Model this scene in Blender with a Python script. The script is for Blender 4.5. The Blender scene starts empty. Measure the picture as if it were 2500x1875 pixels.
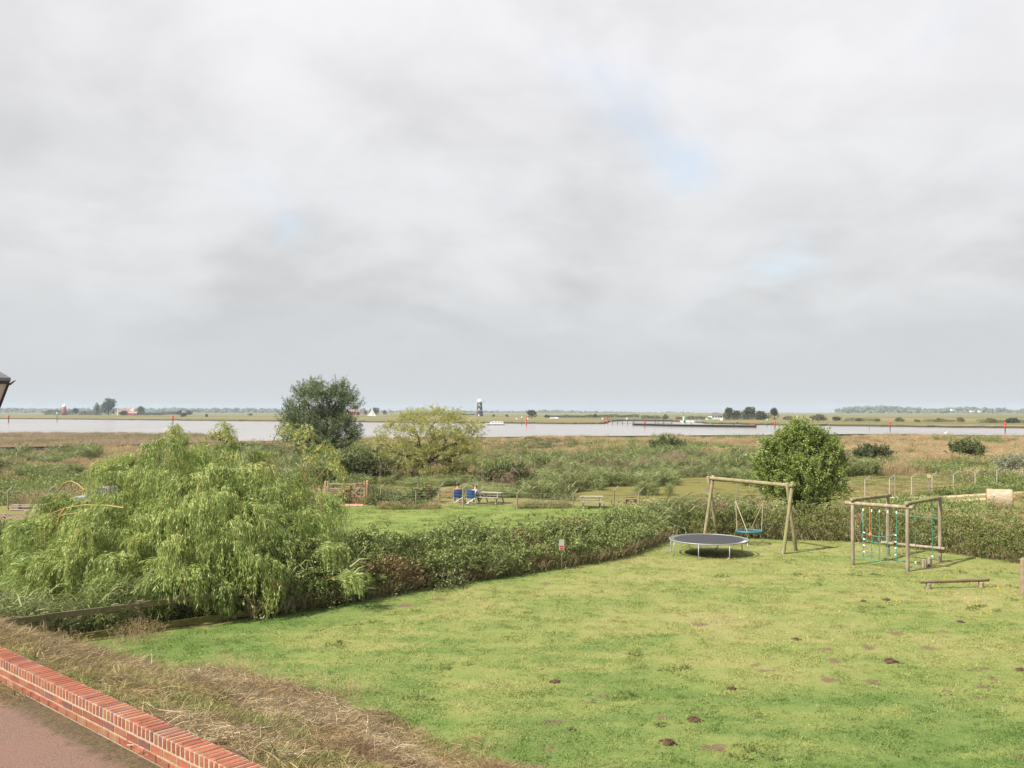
import bpy, math, random
import numpy as np
from mathutils import Vector, Matrix

scene = bpy.context.scene
C = scene.collection
F, HC = 2270.0, 5.2              # focal length in photo pixels, eye height above the lawn

# ------------------------------------------------------------------ camera
cam_data = bpy.data.cameras.new('camera')
cam = bpy.data.objects.new('camera', cam_data); C.objects.link(cam)
cam.location = (0, 0, HC); cam.rotation_euler = (math.radians(90), 0, 0)
cam_data.sensor_fit = 'HORIZONTAL'; cam_data.sensor_width = 36.0
cam_data.lens = 36.0 * F / 2500.0
cam_data.shift_y = 67.5 / 2500.0
cam_data.clip_start = 0.1; cam_data.clip_end = 30000
scene.camera = cam

# ------------------------------------------------------------------ sky, sun, exposure
EL = math.radians(47)
SUN_TO = Vector((-0.86 * math.cos(EL), -0.51 * math.cos(EL), math.sin(EL))).normalized()
world = bpy.data.worlds.new('World'); scene.world = world; world.use_nodes = True
nt = world.node_tree; nt.nodes.clear()
def N(tree, typ, **kw):
    n = tree.nodes.new(typ)
    for k, v in kw.items():
        if k == 'ins':
            for i, val in v.items(): n.inputs[i].default_value = val
        else: setattr(n, k, v)
    return n
def L(tree, a, b): tree.links.new(a, b)
def math_node(tree, op, a, b=None, clamp=False):
    n = tree.nodes.new('ShaderNodeMath'); n.operation = op; n.use_clamp = clamp
    for i, v in enumerate((a, b)):
        if v is None: continue
        if isinstance(v, (int, float)): n.inputs[i].default_value = v
        else: tree.links.new(v, n.inputs[i])
    return n.outputs[0]
def map_range(tree, v, a, b, c=0.0, d=1.0, smooth=True):
    n = tree.nodes.new('ShaderNodeMapRange'); n.clamp = True
    if smooth: n.interpolation_type = 'SMOOTHSTEP'
    tree.links.new(v, n.inputs[0])
    for i, x in zip((1, 2, 3, 4), (a, b, c, d)): n.inputs[i].default_value = x
    return n.outputs[0]
def mixc(tree, fac, a, b, mode='MIX'):
    n = tree.nodes.new('ShaderNodeMix'); n.data_type = 'RGBA'; n.blend_type = mode
    if isinstance(fac, (int, float)): n.inputs[0].default_value = fac
    else: tree.links.new(fac, n.inputs[0])
    for sock, v in ((n.inputs[6], a), (n.inputs[7], b)):
        if isinstance(v, (tuple, list)): sock.default_value = (*v[:3], 1)
        else: tree.links.new(v, sock)
    return n.outputs[2]
def noise(tree, vec, scale, detail=4.0, rough=0.5, dist=0.0):
    n = tree.nodes.new('ShaderNodeTexNoise')
    n.inputs['Scale'].default_value = scale; n.inputs['Detail'].default_value = detail
    n.inputs['Roughness'].default_value = rough; n.inputs['Distortion'].default_value = dist
    if vec is not None: tree.links.new(vec, n.inputs['Vector'])
    return n.outputs[0]

SKY_SEED = (22.3, 9.1)            # which cloud field
SKY = 0.1                        # background strength
sky = N(nt, 'ShaderNodeTexSky', sky_type='NISHITA', sun_disc=False)
sky.sun_elevation = EL; sky.sun_rotation = math.atan2(SUN_TO.x, SUN_TO.y)
sky.air_density = 1.2; sky.dust_density = 2.0
tc = N(nt, 'ShaderNodeTexCoord')
sep = N(nt, 'ShaderNodeSeparateXYZ'); L(nt, tc.outputs['Generated'], sep.inputs[0])
zc = math_node(nt, 'MAXIMUM', sep.outputs[2], 0.0)
den = math_node(nt, 'ADD', zc, 0.36)
cx = math_node(nt, 'DIVIDE', sep.outputs[0], den); cy = math_node(nt, 'DIVIDE', sep.outputs[1], den)
cmb = N(nt, 'ShaderNodeCombineXYZ'); L(nt, cx, cmb.inputs[0]); L(nt, cy, cmb.inputs[1])
cmb.inputs[2].default_value = SKY_SEED[0]
n1 = noise(nt, cmb.outputs[0], 2.0, 7.0, 0.52, 0.3)        # the big cloud masses
cmb2 = N(nt, 'ShaderNodeCombineXYZ'); L(nt, cx, cmb2.inputs[0]); L(nt, cy, cmb2.inputs[1]); cmb2.inputs[2].default_value = SKY_SEED[1]
n2 = noise(nt, cmb2.outputs[0], 1.85, 5.0, 0.5, 0.3)         # thin places where the blue shows
n3 = noise(nt, cmb2.outputs[0], 5.0, 6.0, 0.52, 0.3)
el = zc
grad = map_range(nt, el, 0.0, 0.42, 0.0, 1.0, False)
low = mixc(nt, grad, (2.92, 3.02, 3.06), (4.02, 3.97, 4.10))      # flat grey cloud base -> brighter above
shade = map_range(nt, n1, 0.37, 0.62, 0.90, 1.07)
shade2 = map_range(nt, n3, 0.3, 0.7, 0.955, 1.045)
amp = map_range(nt, el, 0.02, 0.14, 0.0, 1.0)                   # cloud shapes fade out in the haze at the horizon
sh = math_node(nt, 'MULTIPLY', shade, shade2)
sh1 = math_node(nt, 'ADD', math_node(nt, 'MULTIPLY', math_node(nt, 'SUBTRACT', sh, 1.0), amp), 1.0)
vm = N(nt, 'ShaderNodeVectorMath', operation='SCALE'); L(nt, low, vm.inputs[0]); L(nt, sh1, vm.inputs[3])
gap = map_range(nt, n2, 0.60, 0.74, 0.0, 0.5)
gap = math_node(nt, 'MULTIPLY', gap, amp)
blue = N(nt, 'ShaderNodeVectorMath', operation='MULTIPLY_ADD')
L(nt, sky.outputs[0], blue.inputs[0]); blue.inputs[1].default_value = (0.55, 0.55, 0.55); blue.inputs[2].default_value = (1.6, 1.9, 2.2)
skycol = mixc(nt, gap, vm.outputs[0], blue.outputs[0])
bg = N(nt, 'ShaderNodeBackground'); bg.inputs[1].default_value = SKY; L(nt, skycol, bg.inputs[0])
wo = N(nt, 'ShaderNodeOutputWorld'); L(nt, bg.outputs[0], wo.inputs[0])

sun_d = bpy.data.lights.new('sun', 'SUN'); sun_d.energy = 4.4; sun_d.angle = math.radians(1.2); sun_d.color = (1.0, 0.93, 0.82)
sun = bpy.data.objects.new('sun', sun_d); C.objects.link(sun); sun.location = (-20, -12, 40)
sun.rotation_euler = (-SUN_TO).to_track_quat('-Z', 'Y').to_euler()

scene.view_settings.view_transform = 'Standard'; scene.view_settings.look = 'None'
scene.view_settings.gamma = 1.0; scene.view_settings.use_curve_mapping = False
scene.view_settings.exposure = 1.1
scene.render.engine = 'CYCLES'
cy_ = scene.cycles
cy_.use_denoising = True; cy_.use_adaptive_sampling = False
cy_.denoiser = 'OPENIMAGEDENOISE'
cy_.denoising_input_passes = 'RGB_ALBEDO_NORMAL'
cy_.max_bounces = 6; cy_.diffuse_bounces = 3; cy_.glossy_bounces = 3; cy_.transmission_bounces = 4
cy_.transparent_max_bounces = 6; cy_.volume_bounces = 0
cy_.caustics_reflective = False; cy_.caustics_refractive = False
cy_.sample_clamp_indirect = 4.0

# ------------------------------------------------------------------ pixels of the photograph -> places on the ground
def W(px, py, Y): return ((px - 1250) / F * Y, Y, HC - Y * (py - 1005) / F)
def G(px, py, z=0.0):
    Y = F * (HC - z) / (py - 1005); return ((px - 1250) / F * Y, Y, z)

# ------------------------------------------------------------------ mesh collecting
class MB:
    def __init__(self): self.v = []; self.f = []; self.n = 0
    def add(self, vs, fs):
        o = self.n; self.v.extend(tuple(map(float, p)) for p in vs); self.f.extend(tuple(i + o for i in f) for f in fs); self.n += len(vs); return self
    def box(self, c, s, rz=0.0, M=None, bevel=0.0):
        x, y, z = s[0] / 2, s[1] / 2, s[2] / 2
        b = min(bevel, x * .9, y * .9, z * .9)
        if b > 0:
            vs = []; 
            for sx in (-1, 1):
                for sy in (-1, 1):
                    for sz in (-1, 1):
                        vs += [(sx * x, sy * (y - b), sz * (z - b)), (sx * (x - b), sy * y, sz * (z - b)), (sx * (x - b), sy * (y - b), sz * z)]
            def I(sx, sy, sz, k): return (((sx > 0) * 4 + (sy > 0) * 2 + (sz > 0)) * 3) + k
            fs = []
            for s_ in (-1, 1):
                fs.append([I(s_, -1, -1, 0), I(s_, 1, -1, 0), I(s_, 1, 1, 0), I(s_, -1, 1, 0)][::s_])
                fs.append([I(-1, s_, -1, 1), I(-1, s_, 1, 1), I(1, s_, 1, 1), I(1, s_, -1, 1)][::s_])
                fs.append([I(-1, -1, s_, 2), I(1, -1, s_, 2), I(1, 1, s_, 2), I(-1, 1, s_, 2)][::s_])
            for a in (-1, 1):
                for c_ in (-1, 1):
                    d = a * c_
                    fs.append([I(a, c_, -1, 0), I(a, c_, -1, 1), I(a, c_, 1, 1), I(a, c_, 1, 0)][::d])
                    fs.append([I(a, -1, c_, 2), I(a, -1, c_, 0), I(a, 1, c_, 0), I(a, 1, c_, 2)][::-d][::-1])
                    fs.append([I(-1, a, c_, 1), I(-1, a, c_, 2), I(1, a, c_, 2), I(1, a, c_, 1)][::d])
            for sx in (-1, 1):
                for sy in (-1, 1):
                    for sz in (-1, 1):
                        fs.append([I(sx, sy, sz, 0), I(sx, sy, sz, 1), I(sx, sy, sz, 2)][::sx * sy * sz])
        else:
            vs = [(-x, -y, -z), (x, -y, -z), (x, y, -z), (-x, y, -z), (-x, -y, z), (x, -y, z), (x, y, z), (-x, y, z)]
            fs = [(3, 2, 1, 0), (4, 5, 6, 7), (0, 1, 5, 4), (1, 2, 6, 5), (2, 3, 7, 6), (3, 0, 4, 7)]
        T = Matrix.Translation(Vector(c)) @ (M if M is not None else Matrix.Rotation(rz, 4, 'Z'))
        return self.add([T @ Vector(p) for p in vs], fs)
    def tube(self, pts, r, n=8, caps=True):
        pts = [Vector(p) for p in pts]; m = len(pts)
        rs = [r] * m if isinstance(r, (int, float)) else list(r)
        vs = []; up = None
        for i, p in enumerate(pts):
            t = (pts[min(i + 1, m - 1)] - pts[max(i - 1, 0)]).normalized()
            if up is None: up = Vector((0, 0, 1)) if abs(t.z) < .9 else Vector((1, 0, 0))
            a = t.cross(up).normalized(); b = a.cross(t).normalized(); up = b
            for k in range(n):
                th = 2 * math.pi * k / n
                vs.append(p + (a * math.cos(th) + b * math.sin(th)) * rs[i])
        fs = []
        for i in range(m - 1):
            for k in range(n):
                k2 = (k + 1) % n
                fs.append((i * n + k, i * n + k2, (i + 1) * n + k2, (i + 1) * n + k))
        if caps:
            fs.append(tuple(range(n - 1, -1, -1))); fs.append(tuple(range((m - 1) * n, m * n)))
        return self.add(vs, fs)
    def log(self, a, b, r, n=12):      # a round pole with eased ends and a little wobble
        a, b = Vector(a), Vector(b); d = (b - a); l = d.length; d = d / l; e = min(r * .25, l * .1)
        rnd = random.Random(int(l * 1e4))
        pts = [a, a + d * e] + [a + d * (l * t) for t in (.25, .5, .75)] + [b - d * e, b]
        rs = [r * .86, r] + [r * (1 + rnd.uniform(-.04, .04)) for _ in range(3)] + [r, r * .86]
        return self.tube(pts, rs, n)
    def lathe(self, prof, c=(0, 0, 0), n=20, M=None):
        vs = []
        for r, z in prof:
            for k in range(n):
                th = 2 * math.pi * k / n; vs.append(Vector((r * math.cos(th), r * math.sin(th), z)))
        fs = []
        for i in range(len(prof) - 1):
            for k in range(n):
                k2 = (k + 1) % n; fs.append((i * n + k, i * n + k2, (i + 1) * n + k2, (i + 1) * n + k))
        fs.append(tuple(range(n - 1, -1, -1))); fs.append(tuple(range((len(prof) - 1) * n, len(prof) * n)))
        T = Matrix.Translation(Vector(c)) @ (M if M is not None else Matrix())
        return self.add([T @ p for p in vs], fs)
    def prism(self, poly, z0, z1):
        n = len(poly)
        vs = [(x, y, z0) for x, y in poly] + [(x, y, z1) for x, y in poly]
        fs = [tuple(range(n - 1, -1, -1)), tuple(range(n, 2 * n))] + [(i, (i + 1) % n, n + (i + 1) % n, n + i) for i in range(n)]
        return self.add(vs, fs)

def setp(o, label=None, cat=None, group=None, kind=None):
    if label: o['label'] = label
    if cat: o['category'] = cat
    if group: o['group'] = group
    if kind: o['kind'] = kind
    return o
def thing(name, label, cat, loc=(0, 0, 0), rz=0.0, group=None):
    o = bpy.data.objects.new(name, None); C.objects.link(o); o.empty_display_size = .2
    o.location = loc; o.rotation_euler = (0, 0, rz)
    return setp(o, label, cat, group)
def new_mesh(name, vs, fs, mat=None, smooth=False):
    me = bpy.data.meshes.new(name); me.from_pydata([tuple(v) for v in vs], [], fs); me.update()
    if mat: me.materials.append(mat)
    if smooth: me.polygons.foreach_set('use_smooth', [True] * len(me.polygons))
    return me
def part(name, mb, mat, parent=None, smooth=False, world=True, label=None):
    """one mesh object; geometry given in world coordinates is moved into the thing's own frame"""
    vs = mb.v
    if parent is not None and world:
        root = parent; M = Matrix()
        while root is not None:
            M = Matrix.LocRotScale(root.location, root.rotation_euler, root.scale) @ M; root = root.parent
        Mi = M.inverted(); vs = [Mi @ Vector(v) for v in vs]
    me = new_mesh(name, vs, mb.f, mat, smooth)
    o = bpy.data.objects.new(name, me); C.objects.link(o); o.parent = parent
    if label: o['label'] = label
    return o
def fast_mesh(name, V, quads, mat, tint=None, tris=None):
    """numpy quads/tris -> mesh with a per-face 'tint' value"""
    me = bpy.data.meshes.new(name)
    V = np.asarray(V, dtype=np.float32).reshape(-1, 3)
    nq = 0 if quads is None else len(quads); ntri = 0 if tris is None else len(tris)
    idx = []; 
    if nq: idx.append(np.asarray(quads, dtype=np.int32).reshape(-1))
    if ntri: idx.append(np.asarray(tris, dtype=np.int32).reshape(-1))
    idx = np.concatenate(idx)
    starts = np.concatenate([np.arange(nq) * 4, nq * 4 + np.arange(ntri) * 3]).astype(np.int32)
    me.vertices.add(len(V)); me.vertices.foreach_set('co', V.reshape(-1))
    me.loops.add(len(idx)); me.loops.foreach_set('vertex_index', idx)
    me.polygons.add(nq + ntri); me.polygons.foreach_set('loop_start', starts)
    me.update(calc_edges=True)
    if tint is not None:
        a = me.attributes.new('tint', 'FLOAT', 'FACE'); a.data.foreach_set('value', np.asarray(tint, dtype=np.float32))
    if mat: me.materials.append(mat)
    return me
def link_mesh(name, me, parent=None, world=True):
    o = bpy.data.objects.new(name, me); C.objects.link(o)
    if parent is not None:
        o.parent = parent
        if world: o.matrix_parent_inverse = Matrix.LocRotScale(parent.location, parent.rotation_euler, parent.scale).inverted()
    return o
def copy_tree(o, parent=None):
    c = o.copy(); C.objects.link(c); c.parent = parent
    for ch in list(o.children): copy_tree(ch, c)
    return c

# ------------------------------------------------------------------ materials
MATS = {}
FK = 1.3                         # leaf colours: measured leaf reflectance, both faces
def mat_new(name):
    m = bpy.data.materials.new(name); m.use_nodes = True; t = m.node_tree; t.nodes.clear()
    out = N(t, 'ShaderNodeOutputMaterial'); bs = N(t, 'ShaderNodeBsdfPrincipled'); L(t, bs.outputs[0], out.inputs[0])
    return m, t, bs, out
def solid(name, c1, c2=None, rough=.6, scale=6.0, bump=0.0, spec=.4, metal=0.0, stretch=None, bscale=None, rnd=0.0, detail=5.0, c3=None):
    """two (or three) colours mottled by noise in the object's own space, with a little relief"""
    if name in MATS: return MATS[name]
    m, t, bs, out = mat_new(name)
    tc = N(t, 'ShaderNodeTexCoord'); vec = tc.outputs['Object']
    if stretch:
        mp = N(t, 'ShaderNodeMapping'); L(t, vec, mp.inputs[0]); mp.inputs['Scale'].default_value = stretch; vec = mp.outputs[0]
    nz = noise(t, vec, scale, detail, .6)
    f = map_range(t, nz, .3, .7)
    col = mixc(t, f, c1, c2 or tuple(x * .8 for x in c1))
    if c3:
        nz2 = noise(t, vec, scale * .37, 3, .5); col = mixc(t, map_range(t, nz2, .5, .68), col, c3)
    if rnd:
        oi = N(t, 'ShaderNodeObjectInfo')
        hs = N(t, 'ShaderNodeHueSaturation'); L(t, col, hs.inputs['Color'])
        L(t, map_range(t, oi.outputs['Random'], 0, 1, 1 - rnd, 1 + rnd, False), hs.inputs['Value']); col = hs.outputs[0]
    L(t, col, bs.inputs['Base Color']); bs.inputs['Roughness'].default_value = rough; bs.inputs['Metallic'].default_value = metal
    bs.inputs['Specular IOR Level'].default_value = spec
    if bump:
        bp = N(t, 'ShaderNodeBump'); bp.inputs['Strength'].default_value = bump; bp.inputs['Distance'].default_value = .02
        L(t, noise(t, vec, bscale or scale * 4, 6, .6), bp.inputs['Height']); L(t, bp.outputs[0], bs.inputs['Normal'])
    MATS[name] = m; return m
def foliage(name, stops, trans=.3, rough=.55, spec=.25, patch=None, patch_scale=.35, rnd=.18, patch_rng=(.42, .66)):
    """leaf colour picked per leaf by its 'tint', varied per plant and in drifts; thin leaves let light through"""
    if name in MATS: return MATS[name]
    m, t, bs, out = mat_new(name)
    at = N(t, 'ShaderNodeAttribute', attribute_name='tint')
    rp = N(t, 'ShaderNodeValToRGB'); L(t, at.outputs['Fac'], rp.inputs[0])
    cr = rp.color_ramp; stops = [(p, tuple(x * FK for x in c)) for p, c in stops]; patch = tuple(x * FK for x in patch) if patch else None
    while len(cr.elements) < len(stops): cr.elements.new(.5)
    for e, (p, c) in zip(cr.elements, stops): e.position = p; e.color = (*c, 1)
    col = rp.outputs[0]
    geo = N(t, 'ShaderNodeNewGeometry')
    if patch:
        nz = noise(t, geo.outputs['Position'], patch_scale, 3, .55)
        col = mixc(t, map_range(t, nz, *patch_rng, 0, .85), col, patch)
    oi = N(t, 'ShaderNodeObjectInfo')
    hs = N(t, 'ShaderNodeHueSaturation'); L(t, col, hs.inputs['Color'])
    L(t, map_range(t, oi.outputs['Random'], 0, 1, 1 - rnd, 1 + rnd, False), hs.inputs['Value']); col = hs.outputs[0]
    L(t, col, bs.inputs['Base Color']); bs.inputs['Roughness'].default_value = rough; bs.inputs['Specular IOR Level'].default_value = spec
    tr = N(t, 'ShaderNodeBsdfTranslucent'); L(t, col, tr.inputs[0])
    mx = N(t, 'ShaderNodeMixShader'); mx.inputs[0].default_value = trans
    L(t, bs.outputs[0], mx.inputs[1]); L(t, tr.outputs[0], mx.inputs[2]); L(t, mx.outputs[0], out.inputs[0])
    MATS[name] = m; return m

# ------------------------------------------------------------------ leaves and blades (numpy)
def norm(a): return a / np.maximum(np.linalg.norm(a, axis=-1, keepdims=True), 1e-9)
def leaf_quads(P, D, ln, wd, rng, fold=.0):
    """diamond leaves at P pointing along D"""
    n = len(P); D = norm(D); R = rng.normal(size=(n, 3)); S = norm(np.cross(D, R))
    ln = np.broadcast_to(np.asarray(ln), (n,))[:, None]; wd = np.broadcast_to(np.asarray(wd), (n,))[:, None]
    b = P; tip = P + D * ln; mid = P + D * ln * .45
    V = np.stack([b, mid + S * wd * .5, tip, mid - S * wd * .5], 1).reshape(-1, 3)
    return V, np.arange(n * 4).reshape(n, 4)
def blade_strips(P, D, ln, wd, bend, rng, face=None):
    """grass blades: 2 quads worth of strip bending over; returns verts, quads, tris"""
    n = len(P); D = norm(D); 
    H = rng.normal(size=(n, 3)); H[:, 2] = 0; H = norm(H)
    S = norm(np.cross(D, H + 1e-6))
    ln = np.broadcast_to(np.asarray(ln), (n,))[:, None]; wd = np.broadcast_to(np.asarray(wd), (n,))[:, None]; bend = np.broadcast_to(np.asarray(bend), (n,))[:, None]
    bd = D.copy(); bd[:, 2] = 0; bd = norm(bd + H * .3)
    m = P + D * ln * .55 + bd * ln * bend * .18
    tp = P + D * ln * .9 + bd * ln * bend * .65; tp[:, 2] -= (ln[:, 0] * bend[:, 0] * .25)
    V = np.stack([P - S * wd * .5, P + S * wd * .5, m + S * wd * .42, m - S * wd * .42, tp], 1).reshape(-1, 3)
    i = np.arange(n)[:, None] * 5
    return V, i + np.array([[0, 1, 2, 3]]), i + np.array([[3, 2, 4]])
class Leaves:
    def __init__(self): self.V = []; self.Q = []; self.T = []; self.tq = []; self.tt = []; self.n = 0
    def add(self, V, Q, tint, T=None):
        self.V.append(V); self.Q.append(Q + self.n); self.tq.append(np.asarray(tint))
        if T is not None: self.T.append(T + self.n); self.tt.append(np.asarray(tint))
        self.n += len(V)
    def mesh(self, name, mat):
        V = np.concatenate(self.V); Q = np.concatenate(self.Q); T = np.concatenate(self.T) if self.T else None
        tint = np.concatenate(self.tq + self.tt)
        return fast_mesh(name, V, Q, mat, tint, T)

# GN scatter of clump variants on points (only for ground cover nobody could count)
def scatter(name, pts, variants, rng, smin, smax, label, tilt=.12, idx=None, cat=None, zs=None, rz=None):
    pts = np.asarray(pts, dtype=np.float32); n = len(pts)
    me = bpy.data.meshes.new(name); me.vertices.add(n); me.vertices.foreach_set('co', pts.reshape(-1))
    rot = np.stack([rng.normal(0, tilt, n), rng.normal(0, tilt, n), rng.uniform(0, 6.28, n) if rz is None else rz], 1)
    a = me.attributes.new('rot', 'FLOAT_VECTOR', 'POINT'); a.data.foreach_set('vector', rot.astype(np.float32).reshape(-1))
    s = rng.uniform(smin, smax, n)
    sc = np.stack([s, s, s * (1 if zs is None else zs)], 1)
    a = me.attributes.new('scl', 'FLOAT_VECTOR', 'POINT'); a.data.foreach_set('vector', sc.astype(np.float32).reshape(-1))
    a = me.attributes.new('idx', 'INT', 'POINT'); a.data.foreach_set('value', (rng.integers(0, len(variants), n) if idx is None else idx).astype(np.int32))
    me.update()
    o = bpy.data.objects.new(name, me); C.objects.link(o)
    col = bpy.data.collections.new(name + '_kinds')
    for k, vm in enumerate(variants):
        ob = bpy.data.objects.new('%s_kind_%02d' % (name, k), vm); col.objects.link(ob)
    g = bpy.data.node_groups.new(name + '_scatter', 'GeometryNodeTree')
    g.interface.new_socket('Geometry', in_out='INPUT', socket_type='NodeSocketGeometry')
    g.interface.new_socket('Geometry', in_out='OUTPUT', socket_type='NodeSocketGeometry')
    gi = g.nodes.new('NodeGroupInput'); go = g.nodes.new('NodeGroupOutput')
    ci = g.nodes.new('GeometryNodeCollectionInfo'); ci.inputs['Collection'].default_value = col
    ci.inputs['Separate Children'].default_value = True; ci.inputs['Reset Children'].default_value = True
    ip = g.nodes.new('GeometryNodeInstanceOnPoints'); ip.inputs['Pick Instance'].default_value = True
    def na(nm, ty):
        q = g.nodes.new('GeometryNodeInputNamedAttribute'); q.data_type = ty; q.inputs['Name'].default_value = nm
        return [s for s in q.outputs if s.enabled][0]
    g.links.new(gi.outputs[0], ip.inputs['Points']); g.links.new(ci.outputs[0], ip.inputs['Instance'])
    g.links.new(na('idx', 'INT'), ip.inputs['Instance Index'])
    er = g.nodes.new('FunctionNodeEulerToRotation'); g.links.new(na('rot', 'FLOAT_VECTOR'), er.inputs[0])
    g.links.new(er.outputs[0], ip.inputs['Rotation']); g.links.new(na('scl', 'FLOAT_VECTOR'), ip.inputs['Scale'])
    g.links.new(ip.outputs[0], go.inputs[0])
    md = o.modifiers.new('scatter', 'NODES'); md.node_group = g
    return setp(o, label, cat, None, 'stuff')
HAZE = 0.0001
# ------------------------------------------------------------------ the shape of the land
def vnoise(x, y, scale, seed=0):
    x = np.asarray(x, float) * scale + seed * 17.31; y = np.asarray(y, float) * scale + seed * 9.77
    xi, yi = np.floor(x), np.floor(y); fx, fy = x - xi, y - yi
    fx = fx * fx * (3 - 2 * fx); fy = fy * fy * (3 - 2 * fy)
    def h(a, b):
        q = np.sin(a * 127.1 + b * 311.7 + seed * 74.7) * 43758.5453; return q - np.floor(q)
    return (h(xi, yi) * (1 - fx) + h(xi + 1, yi) * fx) * (1 - fy) + (h(xi, yi + 1) * (1 - fx) + h(xi + 1, yi + 1) * fx) * fy
def fbm(x, y, scale, seed=0, o=3):
    s = 0; a = .5; t = 0
    for k in range(o): s = s + a * vnoise(x, y, scale * 2 ** k, seed + k); t += a; a *= .5
    return s / t
def sstep(a, b, x):
    t = np.clip((np.asarray(x, float) - a) / (b - a), 0, 1); return t * t * (3 - 2 * t)
def poly_sdf(x, y, poly):
    x = np.asarray(x, float); y = np.asarray(y, float)
    d = np.full(x.shape, 1e9); ins = np.zeros(x.shape, bool); n = len(poly)
    for i in range(n):
        (ax, ay), (bx, by) = poly[i], poly[(i + 1) % n]
        ex, ey = bx - ax, by - ay; wx, wy = x - ax, y - ay
        t = np.clip((wx * ex + wy * ey) / (ex * ex + ey * ey), 0, 1)
        d = np.minimum(d, (wx - ex * t) ** 2 + (wy - ey * t) ** 2)
        if by != ay:
            c = ((ay > y) != (by > y)) & (x < (bx - ax) * (y - ay) / (by - ay) + ax); ins ^= c
    d = np.sqrt(d); return np.where(ins, -d, d)

HEDGE_L = [(-10.3, 20.5), (-7.4, 22.5), (-5.0, 24.85), (-3.0, 27.1), (.13, 29.9), (3.6, 32.8), (6.65, 38.7)]
HEDGE_B = [(6.65, 38.9), (10.7, 37.9), (13.8, 37.2), (15.8, 34.6), (17.3, 32.2), (20.5, 27.5), (24, 22)]
LAWN = [(-22, 9.0), (-16, 15.5)] + HEDGE_L + HEDGE_B[1:] + [(30, 5), (30, -40), (-60, -40), (-60, 0)]
WALL_P = np.array([-5.63, 10.24]); WALL_T = np.array([.740, -.6726]); WALL_N = np.array([.6726, .740])
TERR_Z = HC - 2.985; COPE_Z = HC - 2.72
PIL = [(-200, 100), (-130, 118), (-73.7, 134), (-63, 141), (-31, 182), (13, 199), (80, 214), (108, 199), (300, 160), (700, 60)]
def pil_y(x): return np.interp(x, [p[0] for p in PIL], [p[1] for p in PIL])
POND = [(1.5, 70.5), (5, 67.5), (9.5, 67.0), (13, 71.5), (19, 77), (27, 82), (29, 92), (24, 97), (16, 95), (10, 86), (6, 79), (2.5, 75)]
POND_Z = -1.5; RIVER_Z = -1.4
BED = [(-63, 141), (-73.7, 134), (-130, 118), (-250, 90), (-420, 250), (-107, 246), (-80, 236), (-63, 214), (-57, 190)]
def bank_w(x, y):
    a = (np.asarray(x, float) - WALL_P[0]) * WALL_T[0] + (np.asarray(y, float) - WALL_P[1]) * WALL_T[1]
    return np.interp(a, [-13, -10.4, -8.9, -6, 0, 6], [1.9, 2.7, 4.1, 5.5, 5.9, 5.9]) + 1.1 * (fbm(x, y, .2, 12) - .5)
def land(x, y):
    x = np.asarray(x, float); y = np.asarray(y, float)
    d = poly_sdf(x, y, LAWN)
    z = .05 * (fbm(x, y, .35, 3) - .5) * sstep(.2, 2, -d)
    z = z + -1.0 * sstep(0, 9, d) + .3 * (fbm(x, y, .09, 8) - .5) * sstep(6, 25, d)
    py = pil_y(x)
    rise = sstep(78, 8, py - y) * sstep(100, 135, y + 10 * (fbm(x, y, .03, 5) - .5))
    z = z + .42 * rise + .25 * (fbm(x, y, .07, 9) - .5) * rise
    z = z - .30 * sstep(9, 2, py - y) * sstep(60, 100, np.abs(x - 10))
    pd = poly_sdf(x, y, POND)
    z = np.where(pd < 4, z * sstep(0, 4, pd) + (1 - sstep(0, 4, pd)) * np.where(pd < 1.2, -1.35 - .8 * sstep(1.2, -1.5, pd), -1.35), z)
    # the bank below the wall
    s = (x - WALL_P[0]) * WALL_N[0] + (y - WALL_P[1]) * WALL_N[1] - .2
    wdt = bank_w(x, y); u = np.clip(s / wdt, -.1, 1)
    bump = .26 * (fbm(x, y, .55, 21) - .5) * sstep(.2, 1.5, s) * sstep(1.05, .7, u)
    bz = (COPE_Z - .16) * (1 - u) ** 1.12 + bump
    # low hump of cuttings along the outer shoulder, as the photograph shows
    z = np.where((s > -.1) & (d < 3), np.maximum(z, 0) * 0 + np.where(s / wdt < 1.05, np.maximum(bz, z), z), z)
    z = np.where(s <= -.1, np.minimum(z, 1.4), z)
    z = np.where(y > py + .3, -2.6, z)
    return z
def land1(x, y): return float(land(np.array([x]), np.array([y]))[0])
def GP(px, py, dz=0.0):
    """where the sight line through a pixel meets the land"""
    Y = np.concatenate([np.arange(6, 60, .1), np.arange(60, 220, .25)]); X = (px - 1250) / F * Y
    zz = land(X, Y) + dz; zr = HC - Y * (py - 1005) / F
    k = np.argmax(zr <= zz); return (float(X[k]), float(Y[k]), float(zz[k] - dz))

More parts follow.
